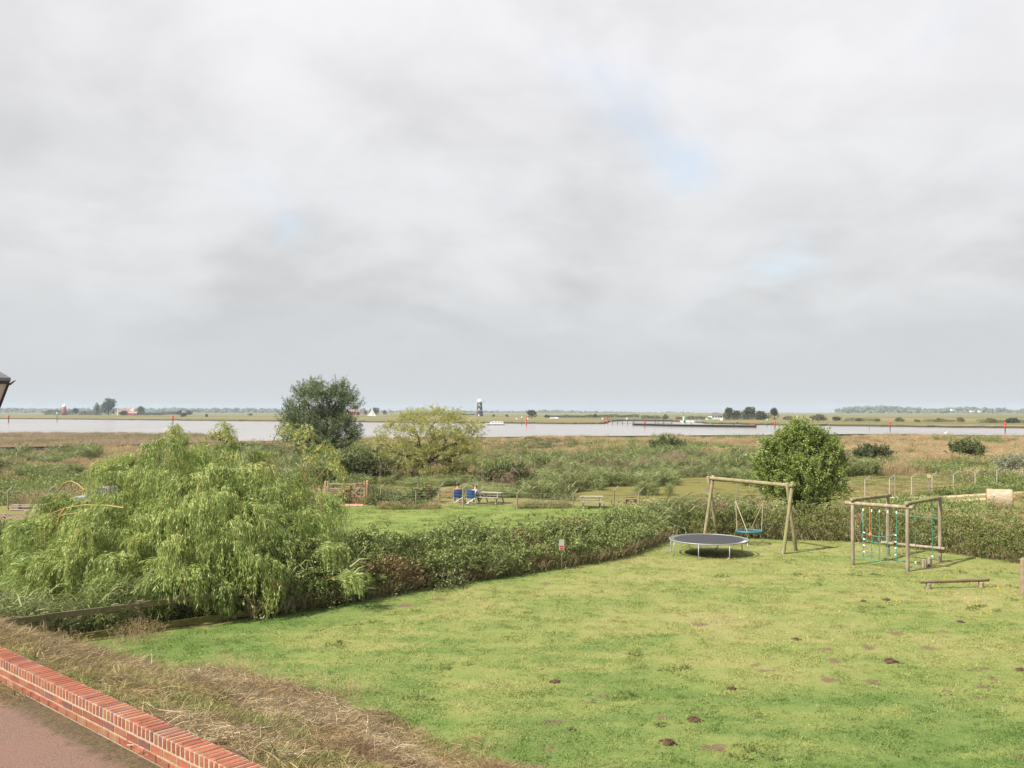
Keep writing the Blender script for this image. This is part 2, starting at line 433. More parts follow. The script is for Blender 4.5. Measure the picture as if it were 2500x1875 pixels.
# bare patches in the lawn: (px, py, half width px, strength)
BARE = [(1744, 1826, 30, 1), (1645, 1781, 20, .9), (1608, 1750, 22, .9), (1351, 1762, 26, 1), (989, 1478, 24, .95), (888, 1511, 16, .8), (1070, 1463, 26, .7),
        (2119, 1580, 26, .85), (2017, 1585, 24, .8), (2033, 1614, 24, .85), (2024, 1661, 28, .9), (2128, 1664, 28, .9), (2083, 1637, 18, .6), (1850, 1625, 20, .8),
        (1870, 1640, 20, .85), (1934, 1651, 20, .7), (1708, 1523, 26, .8), (1771, 1503, 18, .7), (1762, 1483, 18, .6), (1875, 1496, 18, .6), (2187, 1546, 26, .7),
        (2223, 1566, 18, .6), (2268, 1582, 28, .8), (2400, 1677, 26, .85), (2422, 1657, 24, .8), (2395, 1632, 26, .8), (2314, 1689, 26, .7), (2386, 1707, 24, .7),
        (2305, 1542, 22, .7), (1798, 1433, 18, .7), (1608, 1517, 16, .6), (2449, 1722, 20, .6), (2390, 1786, 28, .6), (1240, 1674, 18, .6), (1436, 1712, 24, .7), (1465, 1698, 22, .8),
        (2480, 1846, 24, .8), (1335, 1425, 22, .7), (1207, 1438, 16, .7), (1330, 1830, 26, .7), (1560, 1670, 16, .5), (2150, 1700, 20, .5), (1470, 1610, 16, .4), (1340, 1825, 40, .5)]
WORN = [(1907, 1352, 20), (1947, 1345, 18), (2082, 1380, 14), (2216, 1396, 22), (2295, 1374, 22), (2262, 1386, 26), (2267, 1439, 16), (2395, 1435, 10), (2168, 1358, 14), (1735, 1352, 10), (2130, 1392, 18), (2497, 1452, 16)]
MOLE = [(1694, 1759, 20), (1631, 1815, 20), (2174, 1616, 20), (1945, 1562, 10), (1787, 1682, 10), (2345, 1519, 9), (2164, 1465, 9), (1356, 1666, 13), (1398, 1782, 9), (2492, 1637, 14), (2108, 1468, 7)]

# ------------------------------------------------------------------ ground materials
def lawn_group():
    g = bpy.data.node_groups.new('lawn_colour', 'ShaderNodeTree')
    g.interface.new_socket('Color', in_out='OUTPUT', socket_type='NodeSocketColor')
    go = g.nodes.new('NodeGroupOutput'); geo = g.nodes.new('ShaderNodeNewGeometry')
    P = geo.outputs['Position']
    mp = N(g, 'ShaderNodeMapping'); L(g, P, mp.inputs[0]); mp.inputs['Scale'].default_value = (1.0, 1.0, 0)
    a = noise(g, mp.outputs[0], .33, 4, .6, .4); b = noise(g, mp.outputs[0], 1.3, 4, .65, .3); c = noise(g, mp.outputs[0], 6.0, 4, .7)
    mp2 = N(g, 'ShaderNodeMapping'); L(g, P, mp2.inputs[0]); mp2.inputs['Scale'].default_value = (.35, 2.2, 0); mp2.inputs['Rotation'].default_value = (0, 0, .35)
    st = noise(g, mp2.outputs[0], .55, 3, .5, .8)             # mower passes
    sp = N(g, 'ShaderNodeSeparateXYZ'); L(g, P, sp.inputs[0])
    near = map_range(g, sp.outputs[1], 13, 21, .30, 0.0)
    left = map_range(g, math_node(g, 'SUBTRACT', math_node(g, 'MULTIPLY', sp.outputs[1], .62), sp.outputs[0]), 15.5, 21.5, 0.0, .34)
    f = math_node(g, 'ADD', math_node(g, 'MULTIPLY', a, 1.0), math_node(g, 'MULTIPLY', b, .75))
    f = math_node(g, 'ADD', f, math_node(g, 'MULTIPLY', c, .55)); f = math_node(g, 'ADD', f, math_node(g, 'MULTIPLY', st, .75))
    f = math_node(g, 'SUBTRACT', math_node(g, 'MULTIPLY', f, 1.12), 1.155); f = math_node(g, 'ADD', f, math_node(g, 'ADD', near, left))
    worn = map_range(g, math_node(g, 'ADD', sp.outputs[1], math_node(g, 'MULTIPLY', sp.outputs[0], .55)), 17.5, 27, 0.0, .13)      # drier towards the play end
    f = math_node(g, 'SUBTRACT', f, worn)
    rp = N(g, 'ShaderNodeValToRGB'); L(g, f, rp.inputs[0]); cr = rp.color_ramp
    for _ in range(3): cr.elements.new(.5)
    for e, (p, col) in zip(cr.elements, [(.0, LAWN_C[0]), (.3, LAWN_C[1]), (.55, LAWN_C[2]), (.78, LAWN_C[3]), (1.0, LAWN_C[4])]): e.position = p; e.color = (*col, 1)
    L(g, rp.outputs[0], go.inputs[0]); return g
LAWN_C = [(.315, .280, .130), (.262, .262, .098), (.205, .240, .074), (.143, .202, .057), (.100, .165, .038)]
LG = lawn_group()
def m_lawn():
    m, t, bs, out = mat_new('lawn_turf'); gg = N(t, 'ShaderNodeGroup'); gg.node_tree = LG
    geo = N(t, 'ShaderNodeNewGeometry'); fine = noise(t, geo.outputs['Position'], 38, 4, .7)
    col = mixc(t, map_range(t, fine, .25, .75, .0, .55), gg.outputs[0], (.07, .085, .025))
    at = N(t, 'ShaderNodeAttribute', attribute_name='bare')
    soil = mixc(t, noise(t, geo.outputs['Position'], 22, 5, .7), (.095, .068, .041), (.19, .138, .084))
    wn = noise(t, geo.outputs['Position'], 19, 6, .75)
    f = map_range(t, math_node(t, 'ADD', at.outputs['Fac'], math_node(t, 'MULTIPLY', math_node(t, 'SUBTRACT', wn, .5), 1.5)), .33, .64)
    col = mixc(t, f, col, soil)
    L(t, col, bs.inputs['Base Color']); bs.inputs['Roughness'].default_value = .85; bs.inputs['Specular IOR Level'].default_value = .1
    bp = N(t, 'ShaderNodeBump'); bp.inputs['Strength'].default_value = .7; bp.inputs['Distance'].default_value = .03
    L(t, noise(t, geo.outputs['Position'], 30, 6, .75), bp.inputs['Height']); L(t, bp.outputs[0], bs.inputs['Normal']); return m
def m_ground(name, stops, scale, fine=9.0, stretch=(1, 1, 0), bump=.6, dist=.05, rot=0.0):
    m, t, bs, out = mat_new(name); geo = N(t, 'ShaderNodeNewGeometry')
    mp = N(t, 'ShaderNodeMapping'); L(t, geo.outputs['Position'], mp.inputs[0]); mp.inputs['Scale'].default_value = stretch; mp.inputs['Rotation'].default_value = (0, 0, rot)
    a = noise(t, mp.outputs[0], scale, 5, .6, .5); b = noise(t, mp.outputs[0], scale * fine, 5, .7)
    f = math_node(t, 'ADD', math_node(t, 'MULTIPLY', a, 1.3), math_node(t, 'MULTIPLY', b, .7)); f = math_node(t, 'SUBTRACT', f, .5)
    rp = N(t, 'ShaderNodeValToRGB'); L(t, f, rp.inputs[0]); cr = rp.color_ramp
    while len(cr.elements) < len(stops): cr.elements.new(.5)
    for e, (p, c) in zip(cr.elements, stops): e.position = p; e.color = (*c, 1)
    L(t, rp.outputs[0], bs.inputs['Base Color']); bs.inputs['Roughness'].default_value = .9; bs.inputs['Specular IOR Level'].default_value = .08
    if bump:
        bp = N(t, 'ShaderNodeBump'); bp.inputs['Strength'].default_value = bump; bp.inputs['Distance'].default_value = dist
        L(t, b, bp.inputs['Height']); L(t, bp.outputs[0], bs.inputs['Normal'])
    return m
M_LAWN = m_lawn()
M_BANK = m_ground('bank_turf', [(.1, (.12, .088, .048)), (.35, (.23, .19, .10)), (.55, (.17, .17, .06)), (.8, (.11, .145, .036)), (1, (.23, .19, .095))], .9, 9)
M_MARSH = m_ground('marsh_turf', [(.1, (.10, .085, .035)), (.35, (.19, .155, .07)), (.55, (.14, .15, .048)), (.8, (.25, .185, .09)), (1, (.11, .13, .04))], .11, 14)
M_FIELD = m_ground('field_turf', [(.15, (.17, .19, .055)), (.45, (.13, .185, .045)), (.75, (.18, .20, .065)), (1, (.27, .235, .11))], .22, 10)
M_TRACK = m_ground('track_earth', [(.15, (.34, .265, .175)), (.5, (.43, .34, .23)), (.8, (.30, .24, .15)), (1, (.18, .17, .075))], .8, 6, bump=.3)

# ------------------------------------------------------------------ one grid, cut into the pieces of the setting
def axis(lo, a, b, hi, fine, g):
    xs = list(np.arange(a, b + 1e-6, fine)); s = fine; x = b
    while x < hi: s *= g; x += s; xs.append(x)
    s = fine; x = a; pre = []
    while x > lo: s *= g; x -= s; pre.append(x)
    return np.array(pre[::-1] + xs)
gx = axis(-620, -19, 26, 640, .22, 1.085); gy = axis(-50, 3, 42, 216, .22, 1.045)
XX, YY = np.meshgrid(gx, gy); ZZ = land(XX, YY)
nx, ny = len(gx), len(gy)
GV = np.stack([XX, YY, ZZ], -1).reshape(-1, 3)
ii = (np.arange(ny - 1)[:, None] * nx + np.arange(nx - 1)[None, :])
GQ = np.stack([ii, ii + 1, ii + nx + 1, ii + nx], -1).reshape(-1, 4)
FC = GV[GQ].mean(1)
s_f = (FC[:, 0] - WALL_P[0]) * WALL_N[0] + (FC[:, 1] - WALL_P[1]) * WALL_N[1] - .2
dl = poly_sdf(FC[:, 0], FC[:, 1], LAWN)
FIELD = [(-12.5, 33), (-8, 37), (0, 42), (7, 50), (9, 56), (8, 60), (-3, 61.5), (-17, 61), (-22, 50)]
df = poly_sdf(FC[:, 0], FC[:, 1], FIELD)
GREEN2 = [(38, 58), (60, 60), (60, 68), (38, 66)]
dg = poly_sdf(FC[:, 0], FC[:, 1], GREEN2)
wn = fbm(FC[:, 0], FC[:, 1], .4, 31) - .5
bank = (dl < 0) & (s_f < bank_w(FC[:, 0], FC[:, 1]) + .9 * wn); lawn = (dl < 0) & ~bank
field = (dl >= 0) & ((df + 3 * wn < 0) | (dg + 2 * wn < 0)); marsh = (dl >= 0) & ~field
def cut(name, mask, mat, attr=None):
    q = GQ[mask]; u, inv = np.unique(q.reshape(-1), return_inverse=True)
    me = fast_mesh(name, GV[u], inv.reshape(-1, 4), mat)
    me.polygons.foreach_set('use_smooth', [True] * len(me.polygons))
    if attr is not None:
        a = me.attributes.new('bare', 'FLOAT', 'POINT'); a.data.foreach_set('value', attr[u].astype(np.float32))
    return setp(link_mesh(name, me), kind='structure')
def bare_at(x, y):
    b = np.zeros(np.shape(x))
    for lst, k in ((BARE, 1.0), (WORN, .62)):
        for e in lst:
            cx_, cy_2, _ = G(e[0], e[1]); w = e[2] * cy_2 / F; st = e[3] if len(e) > 3 else k
            r = np.sqrt(((x - cx_) / w) ** 2 + ((y - cy_2) / (w * 1.15)) ** 2)
            b = np.maximum(b, st * sstep(1.35, .45, r) * (k if len(e) > 3 else 1))
    return b
BA = bare_at(GV[:, 0], GV[:, 1])
cut('lawn', lawn, M_LAWN, BA); cut('grass_bank', bank, M_BANK); cut('field', field, M_FIELD); cut('marsh', marsh, M_MARSH)

# the sandy track beyond the hedge: two wheel lines on a strip lying 2 cm proud of the turf
def strip(name, pts, width, mat, lift):
    pts = [Vector((*p, 0)) for p in pts]; dense = []
    for i in range(len(pts) - 1):
        for t in np.linspace(0, 1, 14, endpoint=False): dense.append(pts[i].lerp(pts[i + 1], t))
    dense.append(pts[-1]); vs = []; fs = []
    for i, p in enumerate(dense):
        t = (dense[min(i + 1, len(dense) - 1)] - dense[max(i - 1, 0)]).normalized(); s = Vector((-t.y, t.x, 0))
        w = width * (1 + .25 * math.sin(i * 1.7) * math.sin(i * .61))
        for k in (-1, -.4, .4, 1):
            q = p + s * w * .5 * k; vs.append((q.x, q.y, land1(q.x, q.y) + lift * (1 if abs(k) < .9 else -.6)))
    for i in range(len(dense) - 1):
        for k in range(3): a = i * 4 + k; fs.append((a, a + 1, a + 5, a + 4))
    me = new_mesh(name, vs, fs, mat, True); return setp(link_mesh(name, me), kind='structure')
strip('wheel_track', [(25.0, 67.0), (31, 67.6), (37, 70.2), (43, 73.5), (60, 81)], 1.0, M_TRACK, .035)
strip('wheel_track', [(26.5, 64.5), (32, 65.2), (38, 67.9), (44, 71.0), (61, 78)], 1.0, M_TRACK, .035)
strip('dirt_patch', [(-33.5, 55.0), (-30, 55.0), (-26, 55.6), (-22, 56.2)], 2.6, solid('pile_soil', (.10, .062, .045), (.16, .11, .085), .9, 3), .03)
strip('red_threshold', [(-12.6, 61.9), (-11.4, 61.9), (-9.9, 62.0)], 1.5, solid('red_chippings', (.36, .16, .12), (.42, .24, .18), .9, 4), .04)

# terrace of red tarmac on the near side of the wall
def wl(a, s, z=0.0): return (WALL_P[0] + WALL_T[0] * a + WALL_N[0] * s, WALL_P[1] + WALL_T[1] * a + WALL_N[1] * s, z)
m, t, bs, out = mat_new('red_tarmac'); geo = N(t, 'ShaderNodeNewGeometry'); P_ = geo.outputs['Position']
sd = N(t, 'ShaderNodeVectorMath', operation='DOT_PRODUCT'); L(t, P_, sd.inputs[0]); sd.inputs[1].default_value = (*WALL_N, 0)
dist_w = math_node(t, 'SUBTRACT', float(WALL_P @ WALL_N), sd.outputs['Value'])          # metres from the foot of the wall
grain = noise(t, P_, 75, 4, .8); g2 = noise(t, P_, 34, 5, .7); big = noise(t, P_, 1.6, 4, .6)
col = mixc(t, map_range(t, grain, .36, .64), (.085, .052, .040), (.235, .150, .118))
col = mixc(t, map_range(t, big, .35, .7, 0, .55), col, (.185, .102, .082))
dn = math_node(t, 'ADD', dist_w, math_node(t, 'MULTIPLY', math_node(t, 'SUBTRACT', noise(t, P_, 5, 5, .7), .5), .55))
silt = map_range(t, dn, .34, .16)
col = mixc(t, silt, col, mixc(t, map_range(t, g2, .35, .65), (.055, .042, .026), (.13, .095, .055)))
L(t, col, bs.inputs['Base Color']); bs.inputs['Roughness'].default_value = .85; bs.inputs['Specular IOR Level'].default_value = .2
bp = N(t, 'ShaderNodeBump'); bp.inputs['Strength'].default_value = .8; bp.inputs['Distance'].default_value = .008; L(t, grain, bp.inputs['Height']); L(t, bp.outputs[0], bs.inputs['Normal'])
mb = MB(); mb.prism([wl(-9, .02)[:2], wl(-9, -16)[:2], wl(22, -16)[:2], wl(22, .02)[:2]][::1], TERR_Z - .5, TERR_Z)
setp(part('terrace', mb, m), kind='structure')

# ------------------------------------------------------------------ water
def m_water(name, base, rough, sc, stretch, bstr, dist):
    m, t, bs, out = mat_new(name); geo = N(t, 'ShaderNodeNewGeometry')
    mp = N(t, 'ShaderNodeMapping'); L(t, geo.outputs['Position'], mp.inputs[0]); mp.inputs['Scale'].default_value = stretch
    L(t, mixc(t, map_range(t, noise(t, mp.outputs[0], sc * .02, 3, .5, .6), .35, .65), base, tuple(x * .82 for x in base)), bs.inputs['Base Color'])
    bs.inputs['Roughness'].default_value = rough; bs.inputs['IOR'].default_value = 1.33; bs.inputs['Specular IOR Level'].default_value = .5
    bp = N(t, 'ShaderNodeBump'); bp.inputs['Strength'].default_value = bstr; bp.inputs['Distance'].default_value = dist
    L(t, noise(t, mp.outputs[0], sc, 4, .6), bp.inputs['Height']); L(t, bp.outputs[0], bs.inputs['Normal']); return m
mb = MB(); rp_ = [(x, y - 1.2, RIVER_Z) for x, y in PIL] + [(2600, 60, RIVER_Z), (2600, 1050, RIVER_Z), (-2600, 1050, RIVER_Z), (-2600, 100, RIVER_Z)]
mb.add(rp_, [tuple(range(len(rp_)))])
setp(part('river', mb, m_water('river_water', (.275, .25, .23), .16, .8, (1, .35, 1), .12, .1)), kind='structure')
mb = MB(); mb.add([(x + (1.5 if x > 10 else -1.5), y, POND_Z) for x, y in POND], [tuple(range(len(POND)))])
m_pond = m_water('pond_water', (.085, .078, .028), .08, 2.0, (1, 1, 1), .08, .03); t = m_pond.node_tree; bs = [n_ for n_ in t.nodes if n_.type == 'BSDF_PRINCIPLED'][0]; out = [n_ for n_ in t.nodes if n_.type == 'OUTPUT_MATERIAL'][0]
geo = N(t, 'ShaderNodeNewGeometry'); scum_reflection = N(t, 'ShaderNodeBsdfDiffuse'); L(t, mixc(t, noise(t, geo.outputs['Position'], 6, 4, .6), (.115, .11, .035), (.19, .17, .065)), scum_reflection.inputs[0])      # olive floating film, its colour also painting in the reflection of the reeds
mx = N(t, 'ShaderNodeMixShader'); L(t, map_range(t, noise(t, geo.outputs['Position'], .5, 5, .65), .32, .52, .25, .95), mx.inputs[0]); L(t, bs.outputs[0], mx.inputs[1]); L(t, scum_reflection.outputs[0], mx.inputs[2]); L(t, mx.outputs[0], out.inputs[0])
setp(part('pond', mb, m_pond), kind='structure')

mb = MB(); mb.prism(BED, -2.2, -1.12)
setp(part('reed_bed_mud', mb, solid('bed_mud', (.11, .085, .055), (.16, .13, .08), .9, .4)), kind='structure')

# far shore: pixel line of the water's edge, pushed on to the river surface
SHORE = [(-900, 1019), (-300, 1021), (0, 1022.8), (120, 1023.5), (200, 1024.3), (330, 1025.5), (470, 1027), (600, 1028.3), (760, 1030), (900, 1031), (1100, 1033), (1250, 1034), (1400, 1035.3),
         (1470, 1035.2), (1482, 1033.5), (1488, 1029.5), (1530, 1027.6), (1600, 1028.5), (1660, 1030.2), (1712, 1032), (1722, 1034.5), (1790, 1036), (1870, 1038), (2000, 1039.5), (2150, 1041.5),
         (2300, 1043.5), (2500, 1045.5), (2900, 1050), (3600, 1058)]
sh = []
for i in range(len(SHORE) - 1):
    for tt in np.linspace(0, 1, 8, endpoint=False):
        sh.append((SHORE[i][0] * (1 - tt) + SHORE[i + 1][0] * tt, SHORE[i][1] * (1 - tt) + SHORE[i + 1][1] * tt))
sh.append(SHORE[-1]); sh = [G(px, py, RIVER_Z)[:2] for px, py in sh]
rs = np.random.default_rng(5)
sh = [(x * q_, y * q_) for (x, y), q_ in zip(sh, 1 + rs.normal(0, .005, len(sh)))]
FAR_Z = -.55
vs = []; fs = []; n = len(sh)
rows = [(0, -1.7), (.8, -1.25), (1.8, FAR_Z - .02), (60, FAR_Z + .1), (90, FAR_Z), (500, FAR_Z), (1800, FAR_Z), (4600, FAR_Z)]
for x, y in sh:
    d = math.hypot(x, y)
    for off, z in rows: k = (d + off) / d; vs.append((x * k, y * k, z + (rs.normal(0, .12) if 0 < off < 2 else 0)))
R = len(rows)
for i in range(n - 1):
    for k in range(R - 1): a = i * R + k; fs.append((a, a + R, a + R + 1, a + 1))
mf, t, bs, out = mat_new('far_marsh_turf'); geo = N(t, 'ShaderNodeNewGeometry'); P_ = geo.outputs['Position']
mp = N(t, 'ShaderNodeMapping'); L(t, P_, mp.inputs[0]); mp.inputs['Scale'].default_value = (.25, 1, 0)
a = noise(t, mp.outputs[0], .02, 5, .6, .3); b = noise(t, mp.outputs[0], .006, 4, .55)
rp = N(t, 'ShaderNodeValToRGB'); L(t, math_node(t, 'ADD', math_node(t, 'MULTIPLY', a, .7), math_node(t, 'MULTIPLY', b, .6)), rp.inputs[0])
cr = rp.color_ramp; cr.elements.new(.5); cr.elements.new(.6)
for e, (p, c) in zip(cr.elements, [(.45, (.145, .135, .063)), (.58, (.20, .165, .085)), (.70, (.118, .122, .052)), (.85, (.09, .098, .042))]): e.position = p; e.color = (*c, 1)
col = rp.outputs[0]
sz = N(t, 'ShaderNodeSeparateXYZ'); L(t, P_, sz.inputs[0])
col = mixc(t, map_range(t, sz.outputs[2], -.75, -.6), (.055, .043, .030), col)
L(t, col, bs.inputs['Base Color']); bs.inputs['Roughness'].default_value = .95; bs.inputs['Specular IOR Level'].default_value = .05
me = new_mesh('far_marsh', vs, fs, mf); setp(link_mesh('far_marsh', me), kind='structure')
# a ground sheet under everything, out to the horizon on every side
mb = MB(); mb.add([(-5600, -1000, -3.2), (5600, -1000, -3.2), (5600, 5300, -3.2), (-5600, 5300, -3.2)], [(0, 1, 2, 3)])
setp(part('river_bed', mb, solid('river_mud', (.10, .08, .06), (.07, .055, .04), .9, .2)), kind='structure')
# ------------------------------------------------------------------ leaf materials
FM_WILLOW = foliage('weeping_willow_leaf', [(0, (.075, .108, .032)), (.3, (.15, .203, .056)), (.6, (.235, .295, .085)), (.9, (.335, .375, .125)), (.97, (.34, .29, .11)), (1, (.34, .23, .09))], .36, .45, .4, rnd=0)
FM_GREY = foliage('grey_willow_leaf', [(0, (.065, .088, .042)), (.5, (.102, .132, .060)), (.85, (.16, .185, .095)), (1, (.26, .28, .185))], .25, .45, .4, rnd=0)
FM_GOLD = foliage('golden_willow_leaf', [(0, (.17, .18, .055)), (.45, (.28, .285, .092)), (.8, (.35, .34, .13)), (1, (.37, .29, .115))], .34, .5, .3, rnd=0)
FM_ALDER = foliage('round_tree_leaf', [(0, (.075, .105, .026)), (.4, (.14, .19, .042)), (.8, (.21, .26, .068)), (.95, (.24, .26, .08)), (1, (.27, .20, .07))], .28, .4, .45, rnd=0)
FM_BRAMBLE = foliage('bramble_leaf', [(0, (.075, .10, .030)), (.45, (.13, .168, .050)), (.84, (.195, .225, .078)), (.94, (.215, .20, .085)), (1, (.18, .115, .06))], .2, .5, .35, patch=(.15, .085, .045), patch_scale=.5, patch_rng=(.51, .70), rnd=0)
FM_HAW = foliage('hawthorn_leaf', [(0, (.055, .068, .018)), (.5, (.100, .120, .030)), (.85, (.15, .16, .048)), (1, (.22, .16, .06))], .2, .5, .35, rnd=0)
FM_BUSH = foliage('dark_bush_leaf', [(0, (.042, .055, .020)), (.6, (.078, .097, .034)), (1, (.135, .14, .058))], .2, .5, .3)
FM_SILVER = foliage('silver_leaf', [(0, (.10, .11, .065)), (.6, (.21, .22, .14)), (1, (.33, .33, .24))], .25, .45, .4)
FM_FAR = foliage('far_tree_leaf', [(0, (.035, .046, .024)), (.6, (.062, .074, .038)), (1, (.105, .11, .06))], .15, .6, .2, rnd=.12)
FM_GRASS = foliage('meadow_blade', [(0, (.10, .115, .034)), (.4, (.155, .17, .052)), (.75, (.225, .215, .08)), (1, (.32, .255, .125))], .3, .55, .3, patch=(.27, .20, .095), patch_scale=.10)
FM_STRAW = foliage('dry_blade', [(0, (.20, .145, .075)), (.5, (.30, .225, .125)), (.85, (.38, .30, .18)), (1, (.28, .19, .11))], .3, .6, .2, patch=(.25, .195, .10), patch_scale=.2)
FM_REED = foliage('reed_blade', [(0, (.095, .12, .040)), (.5, (.165, .195, .072)), (.85, (.24, .25, .115)), (1, (.33, .275, .145))], .3, .5, .35)
FM_BEDREED = foliage('pale_reed', [(0, (.22, .165, .105)), (.6, (.31, .24, .165)), (1, (.37, .295, .21))], .3, .6, .2, patch=(.155, .155, .060), patch_scale=.03)
FM_PLUME = foliage('reed_plume', [(0, (.17, .115, .075)), (.6, (.25, .175, .125)), (1, (.31, .235, .175))], .3, .7, .1)
FM_CUT = foliage('cut_stalk', [(0, (.12, .085, .05)), (.35, (.25, .19, .115)), (.75, (.39, .325, .205)), (1, (.50, .44, .31))], .15, .7, .2, patch=(.155, .10, .062), patch_scale=.8, rnd=.22)
FM_HERB = foliage('leafy_herb', [(0, (.08, .11, .030)), (.6, (.135, .175, .050)), (1, (.20, .22, .08))], .3, .5, .35)
FM_FIELD = foliage('field_blade', [(0, (.085, .112, .028)), (.5, (.122, .153, .041)), (1, (.18, .18, .068))], .3, .5, .3)
def m_turfblade():
    m, t, bs, out = mat_new('turf_blade'); gg = N(t, 'ShaderNodeGroup'); gg.node_tree = LG
    at = N(t, 'ShaderNodeAttribute', attribute_name='tint')
    hs = N(t, 'ShaderNodeHueSaturation'); L(t, gg.outputs[0], hs.inputs['Color']); L(t, map_range(t, at.outputs['Fac'], 0, 1, .62, 1.75, False), hs.inputs['Value'])
    L(t, hs.outputs[0], bs.inputs['Base Color']); bs.inputs['Roughness'].default_value = .5; bs.inputs['Specular IOR Level'].default_value = .25
    tr = N(t, 'ShaderNodeBsdfTranslucent'); L(t, hs.outputs[0], tr.inputs[0]); mx = N(t, 'ShaderNodeMixShader'); mx.inputs[0].default_value = .35
    L(t, bs.outputs[0], mx.inputs[1]); L(t, tr.outputs[0], mx.inputs[2]); L(t, mx.outputs[0], out.inputs[0]); return m
FM_TURF = m_turfblade()
M_BARK = solid('bark', (.085, .068, .050), (.15, .125, .095), .9, 8, .6, .1, stretch=(1, 1, .25))
M_TWIG = solid('willow_twig', (.25, .155, .045), (.17, .10, .035), .7, 6)

# ------------------------------------------------------------------ clump variants (each a small mesh shared by all its copies)
def v_blades(name, rng, n, rad, h0, h1, wd, lean, bend, mat, up=1.0, seeds=0, seed_mat_tint=None, lean_dir=None, tint=(0, 1)):
    lv = Leaves()
    r = rad * np.sqrt(rng.uniform(0, 1, n)); th = rng.uniform(0, 6.283, n)
    P = np.stack([r * np.cos(th), r * np.sin(th), np.full(n, -.03)], 1)
    D = np.stack([rng.normal(0, lean, n) + P[:, 0] * .5, rng.normal(0, lean, n) + P[:, 1] * .5, np.full(n, up)], 1)
    if lean_dir is not None: D[:, :2] += np.asarray(lean_dir)
    H = rng.uniform(h0, h1, n) * (1 - .35 * (r / rad) ** 2)
    V, Q, T = blade_strips(P, D, H, wd * rng.uniform(.6, 1.3, n), bend * rng.uniform(.2, 1.4, n), rng)
    lv.add(V, Q, rng.uniform(tint[0], tint[1], n), T)
    if seeds:                                                   # feathery seed heads on the tallest stalks
        k = np.argsort(-H)[:seeds]; Dn = norm(D[k])
        for j in range(7):
            A = P[k] + Dn * (H[k] * (.80 + .05 * j))[:, None] + rng.normal(0, wd * .9, (seeds, 3))
            dd = Dn * .6 + rng.normal(0, .45, (seeds, 3))
            V, Q = leaf_quads(A, dd, h1 * .11, wd * 1.3, rng); lv.add(V, Q, rng.uniform(.78, 1, seeds))
    return lv.mesh(name, mat)
def v_reed(name, rng, n, rad, h0, h1, mat, plume=.0, lw=.028, lean=.07, lean_dir=(0.05, 0)):
    lv = Leaves()
    r = rad * np.sqrt(rng.uniform(0, 1, n)); th = rng.uniform(0, 6.283, n)
    P = np.stack([r * np.cos(th), r * np.sin(th), np.full(n, -.05)], 1); H = rng.uniform(h0, h1, n)
    D = np.stack([rng.normal(lean_dir[0], lean, n), rng.normal(lean_dir[1], lean, n), np.ones(n)], 1)
    V, Q, T = blade_strips(P, D, H, .012 * rng.uniform(.7, 1.2, n), .12, rng); lv.add(V, Q, rng.uniform(.5, 1, n), T)
    Dn = norm(D)
    for j in range(7):                                          # long drooping leaves up the stem
        f = rng.uniform(.22, .97, n); A = P + Dn * (H * f)[:, None]
        th = rng.uniform(0, 6.283, n); dd = np.stack([np.cos(th) * .7 + .25, np.sin(th) * .7, np.full(n, .75)], 1)
        V, Q, T = blade_strips(A, dd, rng.uniform(.28, .55, n) * min(1.0, h1 / 1.3), lw * rng.uniform(.6, 1.2, n), rng.uniform(.4, 1.2, n), rng); lv.add(V, Q, rng.uniform(0, .85, n), T)
    return lv.mesh(name, mat)
def v_plume(name, rng, n, rad, h, mat):
    lv = Leaves(); r = rad * np.sqrt(rng.uniform(0, 1, n)); th = rng.uniform(0, 6.283, n)
    P = np.stack([r * np.cos(th), r * np.sin(th), rng.uniform(h * .85, h * 1.05, n)], 1)
    for j in range(14):
        A = P + np.stack([rng.normal(.02 * j, .02, n), rng.normal(0, .02, n), np.full(n, -.018 * j)], 1)
        V, Q = leaf_quads(A, np.stack([rng.normal(.5, .5, n), rng.normal(0, .5, n), rng.normal(-.1, .6, n)], 1), .10, .022, rng); lv.add(V, Q, rng.uniform(0, 1, n))
    V, Q, T = blade_strips(P - np.array([0, 0, 1]) * (P[:, 2:3] * .9), np.tile([[0.02, 0, 1]], (n, 1)), P[:, 2], .01, .05, rng); lv.add(V, Q, np.full(n, .9), T)
    return lv.mesh(name, mat)
def v_leafy(name, rng, n, rad, h, ln, wd, mat, bias=.5, tint=(0, 1)):
    lv = Leaves(); d = norm(rng.normal(size=(n, 3))); d[:, 2] = np.abs(d[:, 2])
    rr = rng.uniform(.45, 1.05, n)[:, None]; lob = 1 + .25 * np.sin(3 * np.arctan2(d[:, 1], d[:, 0]) + rng.uniform(0, 6))[:, None]
    P = d * rr * lob * np.array([rad, rad, h]); D = d * bias + rng.normal(0, .6, (n, 3))
    V, Q = leaf_quads(P, D, ln * rng.uniform(.6, 1.3, n), wd * rng.uniform(.7, 1.2, n), rng); lv.add(V, Q, rng.uniform(tint[0], tint[1], n))
    return lv.mesh(name, mat)
